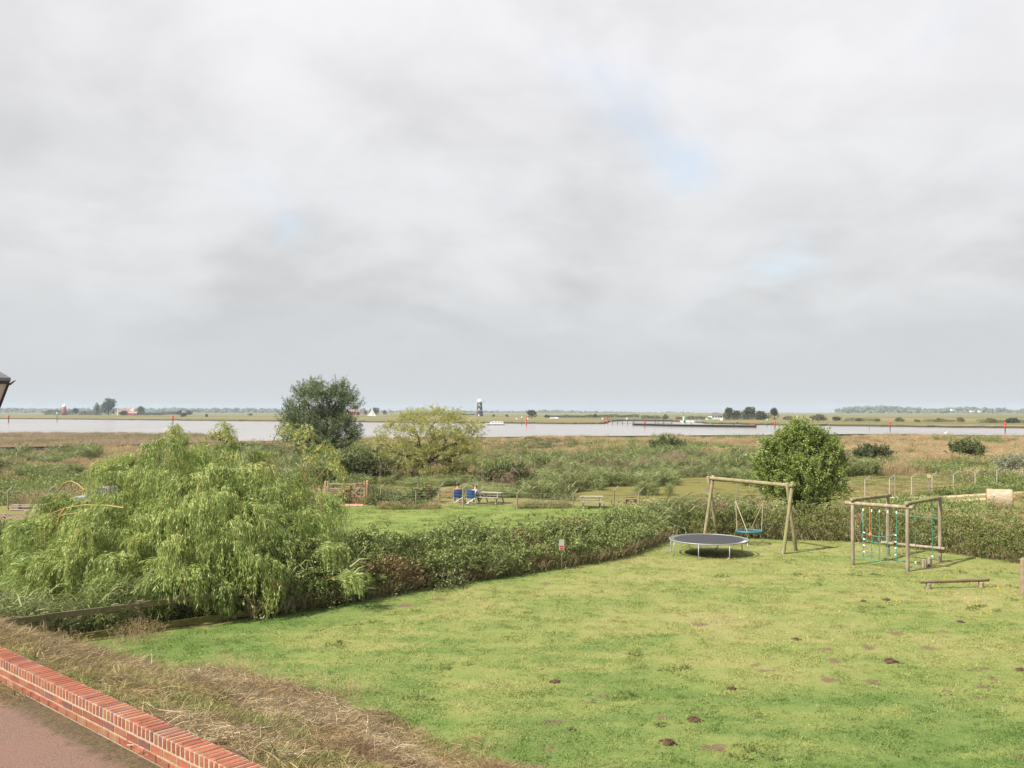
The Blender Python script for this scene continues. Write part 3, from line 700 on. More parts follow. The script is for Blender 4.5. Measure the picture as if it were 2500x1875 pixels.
def v_stalks(name, rng, n, rad, ln, wd, mat, flat=.25, h=.22):
    """mown stalks lying every way in a loose heap"""
    lv = Leaves(); r = rad * np.sqrt(rng.uniform(0, 1, n)); th = rng.uniform(0, 6.283, n)
    hh = h * (1 - (r / rad) ** 2)
    P = np.stack([r * np.cos(th), r * np.sin(th), rng.uniform(0, 1, n) * hh], 1)
    a = rng.normal(rng.uniform(0, 6.28), 1.0, n)
    D = np.stack([np.cos(a), np.sin(a), rng.normal(.12, flat, n)], 1)
    V, Q, T = blade_strips(P - norm(D) * ln * .3, D, ln * rng.uniform(.4, 1.4, n), wd * rng.uniform(.5, 1.3, n), rng.uniform(-.6, .9, n), rng)
    V[:, 2] = np.maximum(V[:, 2], -.02)
    lv.add(V, Q, rng.uniform(0, 1, n), T); return lv.mesh(name, mat)

# ------------------------------------------------------------------ ground cover
R0 = np.random.default_rng(11)
def rnd_pts(n, Y0, Y1, rng, pad=1.12, bias=1.0):
    """points spread evenly over the ground the window looks out on (a wedge a little wider than the view)"""
    u = rng.uniform(0, 1, n); Y = np.sqrt(Y0 ** 2 + u ** bias * (Y1 ** 2 - Y0 ** 2)); X = rng.uniform(-1, 1, n) * Y * 1250 / F * pad
    return X, Y
def s_off(x, y): return (x - WALL_P[0]) * WALL_N[0] + (y - WALL_P[1]) * WALL_N[1] - .2
# lawn tufts
turf = [v_blades('turf_%d' % k, R0, 130, .30, .03, .075 + .018 * (k % 3), .0115, .55, .6, FM_TURF) for k in range(6)]
X, Y = rnd_pts(14500, 11.5, 40, R0, 1.15, 1.25)
d = poly_sdf(X, Y, LAWN); s = s_off(X, Y); b = bare_at(X, Y)
k = (d < -.1) & (s > bank_w(X, Y) - .8 + .9 * (fbm(X, Y, .4, 31) - .5)) & (b < .45 + R0.uniform(-.1, .2, len(X)))
X, Y = X[k], Y[k]; Z = land(X, Y)
scatter('lawn_grass', np.stack([X, Y, Z], 1), turf, R0, .7, 1.25, 'short mown grass of the lawn', .05)
tuft = [v_blades('tuft_%d' % k, R0, 110, .18, .06, .13, .010, .5, .8, FM_TURF, tint=(.15, .95)) for k in range(4)]
X, Y = rnd_pts(2600, 12, 39, R0, 1.1)
k = (poly_sdf(X, Y, LAWN) < -.3) & (s_off(X, Y) > bank_w(X, Y) + .2) & ((fbm(X, Y, .5, 41) + .25 * sstep(21, 13, Y)) > .56) & (bare_at(X, Y) < .4)
X, Y = X[k], Y[k]
scatter('lawn_tufts', np.stack([X, Y, land(X, Y)], 1), tuft, R0, .5, 1.0, 'longer tufts of grass left in the lawn', .08)
X = R0.uniform(-10, 3, 1500); Y = R0.uniform(8, 23, 1500); s = s_off(X, Y) - bank_w(X, Y)
k = (s > -.2) & (s < np.abs(R0.normal(0, .55, 1500))) & (poly_sdf(X, Y, LAWN) < -.2)
scatter('stray_straw', np.stack([X[k], Y[k], land(X[k], Y[k])], 1), [v_stalks('stray_straw_%d' % q, R0, 46, .34, .24, .006, FM_STRAW, .12, .05) for q in range(3)], R0, .7, 1.3, 'thin straw strewn over the lawn edge below the bank', .05)

# flat rosettes of dock and dandelion, and yellow flower heads
ros = [v_leafy('rosette_%d' % k, R0, 34, .15, .06, .12, .032, FM_FIELD, 1.5) for k in range(3)]
pp = [(2166, 1485), (2110, 1488), (2385, 1480), (2372, 1484), (1966, 1407), (2080, 1405), (1995, 1427), (1750, 1407), (2330, 1397), (2430, 1400), (2480, 1437), (1672, 1635), (1560, 1600), (1690, 1710), (1790, 1832), (1830, 1850), (1530, 1700), (1610, 1775), (875, 1527), (815, 1578), (1100, 1630), (2400, 1490), (2140, 1405), (2490, 1470), (1925, 1372), (1050, 1710)]
pts = []
for px, py in pp:
    x, y, z = GP(px, py)
    for j in range(4): pts.append((x + R0.normal(0, .16), y + R0.normal(0, .16), z))
scatter('weed_rosettes', pts, ros, R0, .30, .75, 'green weed rosettes scattered in the lawn', .1)
def m_flat(name, c, rough=.6): return solid(name, c, tuple(x * .9 for x in c), rough, 5)
fl = MB(); fl.lathe([(.002, 0), (.003, .10), (.022, .105), (.024, .115), (.004, .125)], n=7)
fme = new_mesh('dandelion', fl.v, fl.f, m_flat('dandelion_yellow', (.75, .52, .03)))
pts = []
for px, py, q in [(2170, 1480, 5), (2385, 1474, 7), (2370, 1430, 4), (1975, 1405, 3), (2060, 1400, 4), (2130, 1345, 8), (1790, 1370, 3), (2300, 1410, 3), (2440, 1450, 5), (2400, 1500, 5), (1900, 1400, 4), (1830, 1410, 2)]:
    for j in range(q):
        x, y, z = GP(px + R0.normal(0, 22), py + R0.normal(0, 6)); pts.append((x, y, z))
scatter('dandelions', pts, [fme], R0, .55, .85, 'small yellow dandelion heads in the lawn', .1)

# the bank: cut stalks, matted grass and green regrowth
cutv = [v_stalks('cut_stalks_%d' % k, R0, 210, .36, .25, .0055, FM_CUT, .28, .16) for k in range(6)]
cutf = [v_stalks('cut_fine_%d' % k, R0, 160, .36, .26, .006, FM_STRAW, .28, .12) for k in range(3)]
bk = [v_blades('bank_grass_%d' % k, R0, 140, .24, .10, .27, .008, .55, .9, FM_GRASS, tint=(0, .95)) for k in range(4)]
bg_ = [v_blades('bank_green_%d' % k, R0, 130, .22, .08, .20, .009, .45, .8, FM_HERB) for k in range(3)]
X = R0.uniform(-13, 5, 16000); Y = R0.uniform(3, 24, 16000)
s = s_off(X, Y); k = (s > .16) & (s < bank_w(X, Y) + .25) & (poly_sdf(X, Y, LAWN) < .4) & (np.abs(X) < Y * .66 + 1.5)
X, Y, s = X[k], Y[k], s[k]; w = fbm(X, Y, .55, 51, 3); w2 = fbm(X, Y, 1.3, 61, 2)
heap = (w + .14 * sstep(1.2, 3.2, s) + .07 * (w2 - .5)) 
P3 = np.stack([X, Y, land(X, Y)], 1)
edge = R0.uniform(0, 1, len(X)) < 1 - sstep(-1.4, .5, s - bank_w(X, Y))
k1 = heap > .675; k1 |= (s > bank_w(X, Y) - 1.2) & (w > .58); k1 |= (s < 1.0) & (X < -3.5) & (w2 > .5)
scatter('cut_stalks', P3[k1] + np.array([0, 0, .0]), cutv + cutf, R0, .6, 1.25, 'brown and straw coloured cut stalks strewn over the bank', .16)
k1 &= edge; k2 = (heap <= .70) & (edge | (R0.uniform(0, 1, len(X)) < .4))
scatter('bank_grass', P3[k2], bk + bg_, R0, .6, 1.2, 'rough olive grass between the cuttings on the bank', .2)
kk = (heap > .50) & (R0.uniform(0, 1, len(X)) < .16)
scatter('matted_straw', P3[kk], cutf, R0, .8, 1.3, 'fine matted straw lying on the bank', .12)
# taller dead stems standing out of the bank, and curled dead stalks at its foot
dead = [v_blades('dead_stem_%d' % k, R0, 16, .22, .25, .60, .006, .40, .7, FM_STRAW, seeds=8) for k in range(4)]
pts = []
for px, py, q, sg in [(540, 1635, 26, 38), (330, 1545, 34, 40), (700, 1690, 16, 60), (150, 1580, 20, 60), (880, 1690, 8, 40), (250, 1600, 16, 60), (620, 1660, 16, 50), (780, 1700, 16, 60)]:
    for j in range(q):
        x, y, z = GP(px + R0.normal(0, sg), py + abs(R0.normal(0, 14)))
        if s_off(x, y) > .2: pts.append((x, y, z))
scatter('dead_stems', pts, dead, R0, .5, .95, 'pale dead weed stems standing on the bank edge', .18)
sil = [v_stalks('wall_litter_%d' % k, R0, 60, .25, .22, .006, FM_STRAW, .08, .02) for k in range(2)]
pts = [(*wl(a, sx)[:2], TERR_Z + .012) for a, sx in [(.1, -.16), (.3, -.2), (.5, -.18), (-.2, -.25), (.75, -.14), (-.5, -.3)]]
scatter('straw_litter', pts, sil, R0, .7, 1.2, 'straw blown on to the terrace at the foot of the wall', .03)

# marsh beyond the hedges
mg = [v_blades('meadow_%d' % k, R0, 150, .55, .30, .62, .020, .33, .8, FM_GRASS, tint=(0, .8)) for k in range(4)]
ms = [v_blades('straw_%d' % k, R0, 130, .55, .40, .80, .018, .28, .7, FM_STRAW, seeds=24) for k in range(4)]
mr = [v_reed('reed_%d' % k, R0, 34, .55, .85, 1.35, FM_REED, lw=.034) for k in range(4)]
mw = [v_leafy('weed_%d' % k, R0, 210, .60, .55, .15, .055, FM_BUSH, .6) for k in range(3)]
mh = [v_leafy('herb_%d' % k, R0, 210, .55, .75, .16, .06, FM_HERB, .6) for k in range(3)]
mp_ = [v_plume('plume_%d' % k, R0, 13, .55, 1.6, FM_PLUME) for k in range(3)]
kinds = mg + ms + mr + mw + mh
def choose(X, Y, rng):
    n = len(X); u = rng.uniform(0, 1, n)
    a = fbm(X, Y, .06, 71, 3); b = fbm(X, Y, .09, 72, 3); c = fbm(X, Y, .05, 73, 3)
    pd = poly_sdf(X, Y, POND); py = pil_y(X) - Y; ridge = sstep(90, 35, py)
    w_ = lambda: rng.uniform(0, 1, n)
    idx = rng.integers(0, 4, n)                                             # green-olive meadow
    dry = .30 * sstep(128, 150, Y) + .16 * sstep(16, 30, X) * sstep(58, 64, Y) + .10 * sstep(112, 118, Y) - .10 * sstep(98, 72, Y) * sstep(14, 6, X) + .12 * sstep(-20, -30, X)
    st = (b + dry + .22 * (w_() - .5)) > .60
    idx = np.where(st, 4 + rng.integers(0, 4, n), idx)
    wd = (c + .2 * (w_() - .5)) > .66
    idx = np.where(wd, 12 + rng.integers(0, 3, n), idx)
    hb = (a + .12 * sstep(120, 100, Y) * sstep(70, 84, Y) + .2 * (w_() - .5)) > .62
    idx = np.where(hb, 15 + rng.integers(0, 3, n), idx)
    rd = (pd < 7 + 12 * (a - .5)) & (pd > -1.2) & (u < .75)
    idx = np.where(rd, 8 + rng.integers(0, 4, n), idx)
    rd2 = (Y > 76) & (Y < 116) & (fbm(X, Y, .045, 77, 2) > .52) & (u < .5)
    idx = np.where(rd2, 8 + rng.integers(0, 4, n), idx)
    return idx
# keep-out shapes for tall growth: the mown field, the track, the gateway, the sitting place, the bale
def open_ground(X, Y):
    k = (poly_sdf(X, Y, FIELD) + 2.0 * (fbm(X, Y, .4, 31) - .5)) < .2
    k |= (poly_sdf(X, Y, GREEN2) + 3 * (fbm(X, Y, .4, 31) - .5)) < 0
    tr = [(24.0, 66.0), (31.5, 66.4), (37.5, 69.0), (43.5, 72.2), (62, 79.5)]
    ty = np.interp(X, [p[0] for p in tr], [p[1] for p in tr]); k |= (X > 24) & (np.abs(Y - ty) < 2.1)
    k |= (X > -35) & (X < -20) & (Y > 52.0) & (Y < 60.5)
    k |= (X > 29) & (X < 35) & (Y > 57.2) & (Y < 64.5)
    k |= (X > -6.0) & (X < 1.2) & (Y > 58) & (Y < 66.5)
    k |= (X > 3.5) & (X < 9.5) & (Y > 53) & (Y < 62.5)
    k |= (X > 1.2) & (X < 9.0) & (Y > 61) & (Y < 68.5)
    return k
X, Y = rnd_pts(15500, 36, 112, R0, 1.13)
d = poly_sdf(X, Y, LAWN); k = (d > 1.8) & ~open_ground(X, Y) & (poly_sdf(X, Y, POND) > -.6 + 1.5 * (fbm(X, Y, .3, 79) - .5))
X, Y = X[k], Y[k]; P3 = np.stack([X, Y, land(X, Y)], 1); ix = choose(X, Y, R0)
low = .72 + .5 * fbm(X, Y, .13, 74, 2)
hv = .42 + 1.15 * sstep(.3, .72, fbm(X, Y, .16, 74, 2)); hv = np.where(ix >= 8, np.maximum(hv, .8), hv)
pd_ = poly_sdf(X, Y, POND); shore_ = (pd_ < 13) & (Y < .55 * X + 70.5) & (X > 6); hv = np.where(shore_, .22, hv); ix = np.where(shore_, ix % 4, ix); gold_ = (X > -15) & (X < 1) & (Y > 65) & (Y < 83); hv = np.where(gold_, hv * .5, hv)      # grazed near bank of the pond
scatter('marsh_growth', P3, kinds, R0, .75, 1.25, 'tall marsh grasses, reeds and weeds between the hedge and the flood bank', .1, idx=ix, zs=hv)
X2, Y2 = rnd_pts(13500, 110, 214, R0, 1.13)
k = (Y2 < pil_y(X2) - .8) & (poly_sdf(X2, Y2, POND) > 1)
X2, Y2 = X2[k], Y2[k]; ix2 = choose(X2, Y2, R0)
scatter('flood_bank_growth', np.stack([X2, Y2, land(X2, Y2)], 1), kinds, R0, 1.1, 1.7, 'tussocky brown and olive grass covering the flood bank', .08, idx=ix2, zs=(.35 + .75 * sstep(.3, .75, fbm(X2, Y2, .12, 75, 2))) * (1 - .45 * sstep(14, 4, pil_y(X2) - Y2)))
# seed plumes over the reeds
k = (ix >= 8) & (ix < 12) & (R0.uniform(0, 1, len(X)) < .16)
scatter('reed_plumes', P3[k], mp_, R0, .8, 1.2, 'brown feathery plumes over the reeds', .1)
# reed islands standing in the pond
X, Y = rnd_pts(2600, 62, 98, R0, .6); k = (poly_sdf(X, Y, POND) < .8) & (fbm(X, Y, .16, 81, 2) > .60) & ((poly_sdf(X, Y, POND) < -2.5) | (Y > .55 * X + 76))
scatter('pond_reeds', np.stack([X[k], Y[k], np.full(k.sum(), POND_Z - .1)], 1), mr, R0, .8, 1.15, 'green reeds standing in the pond', .08)
# pale reed bed between the river wall and the river
bedr = [v_blades('bed_reed_%d' % k, R0, 120, .9, 1.2, 1.75, .03, .10, .35, FM_BEDREED) for k in range(4)]
X = R0.uniform(-260, -54, 9000); Y = R0.uniform(105, 250, 9000)
k = (poly_sdf(X, Y, BED) < -.4) & (np.abs(X) < Y * .64)
scatter('reed_bed', np.stack([X[k], Y[k], np.full(k.sum(), -1.15)], 1), bedr, R0, .85, 1.15, 'pale pinkish reed bed between the river wall and the water', .05)
# the mown field and its taller edges
X, Y = rnd_pts(5200, 34, 66, R0, .8); k = (poly_sdf(X, Y, FIELD) < 1)
scatter('field_grass', np.stack([X[k], Y[k], land(X[k], Y[k])], 1), [v_blades('field_turf_%d' % q, R0, 90, .45, .05, .13, .014, .4, .6, FM_FIELD) for q in range(4)], R0, .8, 1.3, 'short green grass of the field behind the bramble hedge', .05)
X = R0.uniform(-12, 10, 520); Y = 60.2 + R0.normal(0, .35, 520) + .06 * X
k = ((X < -10.8) | (X > -8.6)) & ~((X > -4.8) & (X < .4)) & ~((X > 3.8) & (X < 9)) & (X > -8.3)
scatter('fence_line_growth', np.stack([X[k], Y[k], land(X[k], Y[k])], 1), ms + mg + mg + mh, R0, .35, .75, 'long grass and weeds along the foot of the wire fence', .1)

# ------------------------------------------------------------------ trees
def sprays(lv, rng, S, D, Ln, grav, nleaf, spread, ll, lw, align, tint0=0.0, tint1=1.0, t0=.12):
    """leaves set along shoots that start at S, head along D and sag with 'grav'"""
    n = len(S); Ln = np.broadcast_to(np.asarray(Ln, float), (n,)); D = norm(D)
    t = rng.uniform(t0, 1, (n, nleaf)); Lt = Ln[:, None] * t
    g = np.broadcast_to(np.asarray(grav, float), (n,))[:, None]
    pos = S[:, None, :] + D[:, None, :] * Lt[..., None]
    pos[..., 2] -= g * Lt ** 2
    tan = D[:, None, :].repeat(nleaf, 1).copy(); tan[..., 2] -= 2 * g * Lt; tan = norm(tan)
    pos = pos + rng.normal(size=pos.shape) * spread * (1.1 - .6 * t)[..., None]
    dr = tan * align + rng.normal(size=pos.shape) * (1 - align * .6) * .6
    m = n * nleaf
    V, Q = leaf_quads(pos.reshape(m, 3), dr.reshape(m, 3), ll * rng.uniform(.6, 1.25, m), lw * rng.uniform(.7, 1.2, m), rng)
    base = rng.uniform(tint0, tint1, n)[:, None] * .6
    lv.add(V, Q, np.clip((base + rng.uniform(0, .4, (n, nleaf))).reshape(-1), 0, 1))
def limb(mb, a, b, r0, r1, rng, n=6, k=5, sag=.0):
    a, b = np.array(a, float), np.array(b, float); pts = []; rs = []
    off = rng.normal(0, np.linalg.norm(b - a) * .05, (k + 1, 3)); off[0] = 0; off[-1] = 0
    for i in range(k + 1):
        t = i / k; p = a * (1 - t) + b * t + off[i]; p[2] += sag * math.sin(t * math.pi); pts.append(p); rs.append(r0 * (1 - t) + r1 * t)
    mb.tube(pts, rs, n); return pts
def lobe_tree(name, label, cat, base, trunk_h, trunk_r, lobes, leafmat, seed, n_sh, nleaf, shoot, grav, spread, ll, lw, align, out=.8, up=.5, inner=.45, group=None, lean=(0, 0), limbs=True):
    """trunk, limbs to each mass of the crown, shoots all through the masses"""
    rng = np.random.default_rng(seed); base = np.array(base, float)
    root = thing(name, label, cat, tuple(base), group=group)
    mb = MB(); top = base + np.array([lean[0], lean[1], trunk_h])
    pts = [base + np.array([0, 0, -.3]), base + np.array([0, 0, .02]), base * .5 + top * .5 + np.append(rng.normal(0, .06, 2), 0), top]
    mb.tube(pts, [trunk_r * 1.35, trunk_r * 1.15, trunk_r * .9, trunk_r * .75], 9)
    lv = Leaves(); wts = np.array([l[3] * l[4] + .3 for l in lobes]); wts = wts / wts.sum()
    for (x, y, z, r, rz), w in zip(lobes, wts):
        c = np.array([x, y, z])
        if limbs:
            pp = limb(mb, top, c, trunk_r * .55, trunk_r * .16, rng)
            for j in range(4):
                e = c + norm(rng.normal(size=3)) * np.array([r, r, rz]) * .75; limb(mb, pp[3], e, trunk_r * .18, trunk_r * .05, rng, 5, 4)
        n = max(6, int(n_sh * w)); d = norm(rng.normal(size=(n, 3))); d[:, 2] = np.where(d[:, 2] < -.35, -d[:, 2], d[:, 2])
        f = rng.uniform(inner, .98, n)[:, None]; S = c + d * f * np.array([r, r, rz])
        DD = d * out + np.array([0, 0, up]) + rng.normal(0, .35, (n, 3))
        sprays(lv, rng, S, DD, shoot * rng.uniform(.55, 1.3, n), grav * rng.uniform(.6, 1.4, n), nleaf, spread, ll, lw, align)
    part('trunk', mb, M_BARK, root, True)
    me = lv.mesh('crown', leafmat); o = link_mesh('crown', me, root); return root

# the big weeping willow by the fence: curtains of long shoots over a lobed dome
def weeping_willow():
    rng = np.random.default_rng(77)
    base = np.array([-9.6, 26.6, land1(-9.6, 26.6)])
    root = thing('weeping_willow', 'big bright green weeping willow with hanging curtains behind the board fence', 'tree', tuple(base))
    lob = []                                     # X, Y, top z, radius, height of dome
    for px, py, Y, r, hz in [(435, 1046, 27.4, 2.9, 2.6), (300, 1105, 27.0, 2.5, 2.4), (175, 1200, 26.4, 2.1, 2.1), (95, 1320, 25.6, 1.8, 1.6), (20, 1400, 24.6, 1.7, 1.3),
                         (590, 1092, 27.6, 2.4, 2.2), (735, 1165, 27.2, 1.6, 1.8), (500, 1150, 25.0, 2.3, 2.4), (290, 1210, 24.6, 2.1, 2.2), (670, 1200, 25.3, 1.8, 2.0),
                         (400, 1280, 23.6, 1.6, 1.6), (160, 1330, 23.8, 1.6, 1.4), (590, 1270, 24.3, 1.5, 1.6), (-80, 1440, 23.6, 1.7, 1.2), (790, 1290, 26.0, 1.0, 1.3), (720, 1285, 25.2, 1.7, 1.6), (805, 1340, 25.9, 1.2, 1.3), (490, 1310, 24.0, 1.7, 1.7), (650, 1345, 24.5, 1.4, 1.3), (840, 1400, 26.2, .9, 1.0), (230, 1300, 24.3, 1.8, 1.8), (440, 1060, 29.5, 2.8, 2.4), (560, 1075, 29.5, 2.4, 2.0)]:
        x, y, z = W(px, py, Y); lob.append((x, y, z, r, hz))
    mb = MB(); fork = base + np.array([.1, 0, 1.7])
    mb.tube([base + np.array([0, 0, -.3]), base + np.array([0, 0, .1]), base + np.array([.05, .05, .9]), fork], [.42, .36, .30, .28], 10)
    tw = MB(); lv = Leaves()
    wts = np.array([l[3] ** 2 for l in lob]); wts /= wts.sum(); NS = 9200
    for (x, y, z, r, hz), w in zip(lob, wts):
        c = np.array([x, y, z - .35 - hz * .45]); limb(mb, fork, c, .13, .03, rng, 7, 6, sag=.15)
        nc = max(3, int(NS * w / 20)); n = nc * 20; own = np.repeat(np.arange(nc), 20)      # shoots hang together in tresses
        rr = r * np.sqrt(rng.uniform(0, 1, nc)); th = rng.uniform(0, 6.283, nc); q = rr / r
        tier = rng.choice([0, .3, .75, 1.3], nc, p=[.5, .25, .15, .10])
        zz = z - hz * q ** 2.1 * .8 - tier - np.abs(rng.normal(0, .14, nc)) - .12
        cs = np.stack([x + rr * np.cos(th), y + rr * np.sin(th), zz], 1)
        ga = np.arctan2(cs[:, 1] - base[1], cs[:, 0] - base[0] - .3); mixd = np.where(rng.uniform(0, 1, nc) < .55, th, ga) + rng.normal(0, .25, nc)
        al = rng.uniform(.32, .85, nc); fz = np.where(cs[:, 1] < 26, rng.uniform(.15, .9, nc), rng.uniform(.5, 1.4, nc))
        hl = np.clip(np.minimum(rng.gamma(5.0, .47, nc), zz - fz), .3, 3.3)
        S = cs[own] + rng.normal(0, 1, (n, 3)) * np.array([.15, .15, .07]); md = mixd[own] + rng.normal(0, .28, n)
        D = np.stack([np.cos(md), np.sin(md), np.full(n, .55)], 1); D[:, 0] -= .12
        a = al[own] * rng.uniform(.75, 1.2, n); hang = np.maximum(hl[own] * rng.uniform(.62, 1.08, n), .25); tierS = tier[own]; tbS = np.clip(rng.normal(.42, .13, nc), .05, .85)[own]
        nl = 52; t = rng.uniform(.02, 1, (n, nl)) ** .92
        out = a[:, None] * (1 - np.exp(-2.6 * t)); ph = rng.uniform(0, 6.28, n)[:, None]
        pos = np.empty((n, nl, 3)); Dn = norm(D)
        pos[..., 0] = S[:, 0:1] + Dn[:, 0:1] * out + .05 * np.sin(5 * t + ph) - .10 * t * hang[:, None] * .3
        pos[..., 1] = S[:, 1:2] + Dn[:, 1:2] * out + .05 * np.cos(4 * t + ph)
        pos[..., 2] = S[:, 2:3] + .32 * a[:, None] * np.sin(np.minimum(t * 3.2, 3.14)) - hang[:, None] * t ** 1.7
        tan = np.empty_like(pos); tan[..., 0] = Dn[:, 0:1] * a[:, None] * 2.6 * np.exp(-2.6 * t); tan[..., 1] = Dn[:, 1:2] * a[:, None] * 2.6 * np.exp(-2.6 * t); tan[..., 2] = -1.7 * hang[:, None] * t ** .7 + .25
        tan = norm(tan); pos += rng.normal(0, .022, pos.shape)
        m_ = n * nl; dr = tan * .95 + rng.normal(0, .33, pos.shape); dr[..., 2] -= .25
        V, Q = leaf_quads(pos.reshape(m_, 3), dr.reshape(m_, 3), .13 * rng.uniform(.6, 1.3, m_), .019 * rng.uniform(.7, 1.3, m_), rng)
        tb = tbS[:, None] + .05 * (tierS < .1)[:, None]
        eye = np.array([0, 0, HC]); cw = np.array(W(266, 1191, 58.0)) - eye; cw = cw / np.linalg.norm(cw); pf = pos.reshape(m_, 3) - eye      # a thin place in the crown where the parked car shows through
        dd_ = pf - (pf @ cw)[:, None] * cw; thin = (np.abs(dd_[:, 0]) < .30) & (np.abs(dd_[:, 2]) < .13) & (rng.uniform(0, 1, m_) < .88); Q = Q[~thin]
        lv.add(V, Q, np.clip(tb + rng.normal(.05, .13, (n, nl)), 0, 1).reshape(-1)[~thin])
        for i in range(0, n, 9):
            tt = np.linspace(0, .85, 6); o = a[i] * (1 - np.exp(-2.6 * tt))
            P = np.stack([S[i, 0] + Dn[i, 0] * o - .03 * tt * hang[i], S[i, 1] + Dn[i, 1] * o, S[i, 2] + .32 * a[i] * np.sin(np.minimum(tt * 3.2, 3.14)) - hang[i] * tt ** 1.7], 1)
            tw.tube(P, [.010, .008, .007, .006, .005, .004], 3, False)
    # a wayward arching spray at its right shoulder, and bare bowed boughs on the left
    for px0, py0, px1, py1, px2, py2, Y in [(742, 1175, 738, 1046, 780, 1105, 26.6), (745, 1170, 790, 1085, 832, 1150, 26.6), (742, 1180, 770, 1100, 815, 1120, 26.9), (660, 1090, 700, 1040, 735, 1085, 27.0),
                                      (415, 1054, 425, 1040, 440, 1056, 27.6), (535, 1062, 545, 1036, 560, 1058, 27.6), (760, 1190, 820, 1130, 838, 1200, 26.2)]:
        A, B, D2 = (np.array(W(*q, Y)) for q in ((px0, py0), (px1, py1), (px2, py2)))
        ts = np.linspace(0, 1, 14)[:, None]; P = A * (1 - ts) ** 2 + (2 * B - .5 * (A + D2)) * 2 * ts * (1 - ts) + D2 * ts ** 2
        tw.tube(P, np.linspace(.013, .004, 14), 5, False)
        for j in range(3, 14):
            S = P[j] + rng.normal(0, .02, (6, 3)); dd = (P[min(j + 1, 13)] - P[j - 1]) * .8 + rng.normal(0, .25, (6, 3)); dd[:, 2] -= .15
            sprays(lv, rng, S, dd, rng.uniform(.12, .34, 6), 1.6, 10, .015, .11, .018, .7, .45, 1.3)
    bough = MB()
    for P in [[(302, 1240), (260, 1234), (205, 1233), (160, 1240), (120, 1256), (80, 1285)], [(228, 1240), (190, 1252), (150, 1258), (120, 1285)], [(206, 1197), (190, 1182), (172, 1174), (155, 1180), (140, 1200)], [(128, 1240), (122, 1255), (118, 1275)], [(160, 1240), (145, 1258), (140, 1285)]]:
        bough.tube([W(px, py, 24.6 + .004 * (300 - px)) for px, py in P], np.linspace(.024, .009, len(P)), 6, False)
    part('trunk', mb, M_BARK, root, True); setp(part('twigs', tw, M_TWIG, root), kind='stuff')
    part('bare_boughs', bough, solid('bare_bough', (.36, .24, .095), (.27, .175, .07), .7, 5), root, True)
    link_mesh('crown', lv.mesh('crown', FM_WILLOW), root)
weeping_willow()

mlow = None
def lobes_px(lst, Y, kz=1.0):
    o = []
    for px, py, rp, dy in lst:
        x, y, z = W(px, py, Y + dy); o.append((x, y, z, rp * Y / F, rp * kz * Y / F))
    return o
YG = 93.0; xg, _, _ = W(782, 1150, YG)
lobe_tree('grey_willow_tree', 'tall dark grey green willow rising above the river beyond the weeping willow', 'tree', (xg, YG, land1(xg, YG)), 2.2, .30,
          lobes_px([(722, 1015, 28, 0), (742, 975, 26, 1), (775, 985, 36, -1), (800, 1030, 42, 0), (830, 957, 16, .5), (820, 980, 24, 0), (850, 1000, 26, -.5), (740, 1050, 44, -1), (835, 1060, 40, -1), (790, 1090, 55, -1), (720, 1085, 34, 0), (712, 1045, 22, 0), (765, 950, 13, 0), (860, 1078, 18, 0), (780, 1130, 50, 0), (848, 975, 12, 0)], YG),
          FM_GREY, 3, 1750, 36, 1.15, .02, .11, .20, .062, .55, .75, .75, .25)
YO = 84.0; xo, _, _ = W(1040, 1172, YO)
lobe_tree('golden_willow', 'yellowish green spreading willow with drooping sprays above the camping chairs', 'tree', (xo, YO, land1(xo, YO)), 1.6, .30,
          lobes_px([(1000, 1035, 34, 0), (1060, 1030, 38, 0), (1110, 1040, 34, 0), (960, 1060, 30, 0), (1020, 1070, 40, -1.5), (1090, 1080, 42, -1), (1140, 1070, 26, 0), (985, 1110, 34, -1), (940, 1130, 24, -.5), (1060, 1120, 40, -1.5), (1130, 1120, 36, -1), (1155, 1160, 24, -1), (1100, 1158, 34, -1), (1010, 1155, 28, -1.5), (1060, 1165, 24, -2), (945, 1165, 20, -1), (930, 1085, 20, -.5), (1160, 1050, 16, 0), (1150, 1100, 26, -1)], YO, .75),
          FM_GOLD, 4, 1500, 34, 1.35, .34, .09, .19, .040, .7, .8, .55, .3)
YA = 45.5; xa, _, _ = W(1962, 1200, YA)
lobe_tree('round_bushy_tree', 'round bushy bright green tree behind the swing frame and back hedge', 'tree', (xa, YA, land1(xa, YA)), 1.2, .16,
          lobes_px([(1950, 1102, 46, 0), (1898, 1128, 42, 0), (2008, 1122, 40, 0), (1962, 1076, 24, 0), (1878, 1176, 42, 0), (1960, 1175, 60, -.7), (2028, 1172, 38, 0), (1915, 1084, 18, 0), (1998, 1084, 20, .3), (1985, 1222, 54, -.4), (1900, 1218, 42, -.3), (2044, 1138, 20, .5), (1952, 1056, 11, 0), (1866, 1136, 16, 0), (2034, 1208, 30, 0), (1935, 1062, 9, .2), (1985, 1070, 9, -.2), (2030, 1098, 12, 0), (1882, 1102, 11, 0)], YA),
          FM_ALDER, 5, 1600, 36, .60, .05, .075, .095, .058, .4, .8, .55, .3)

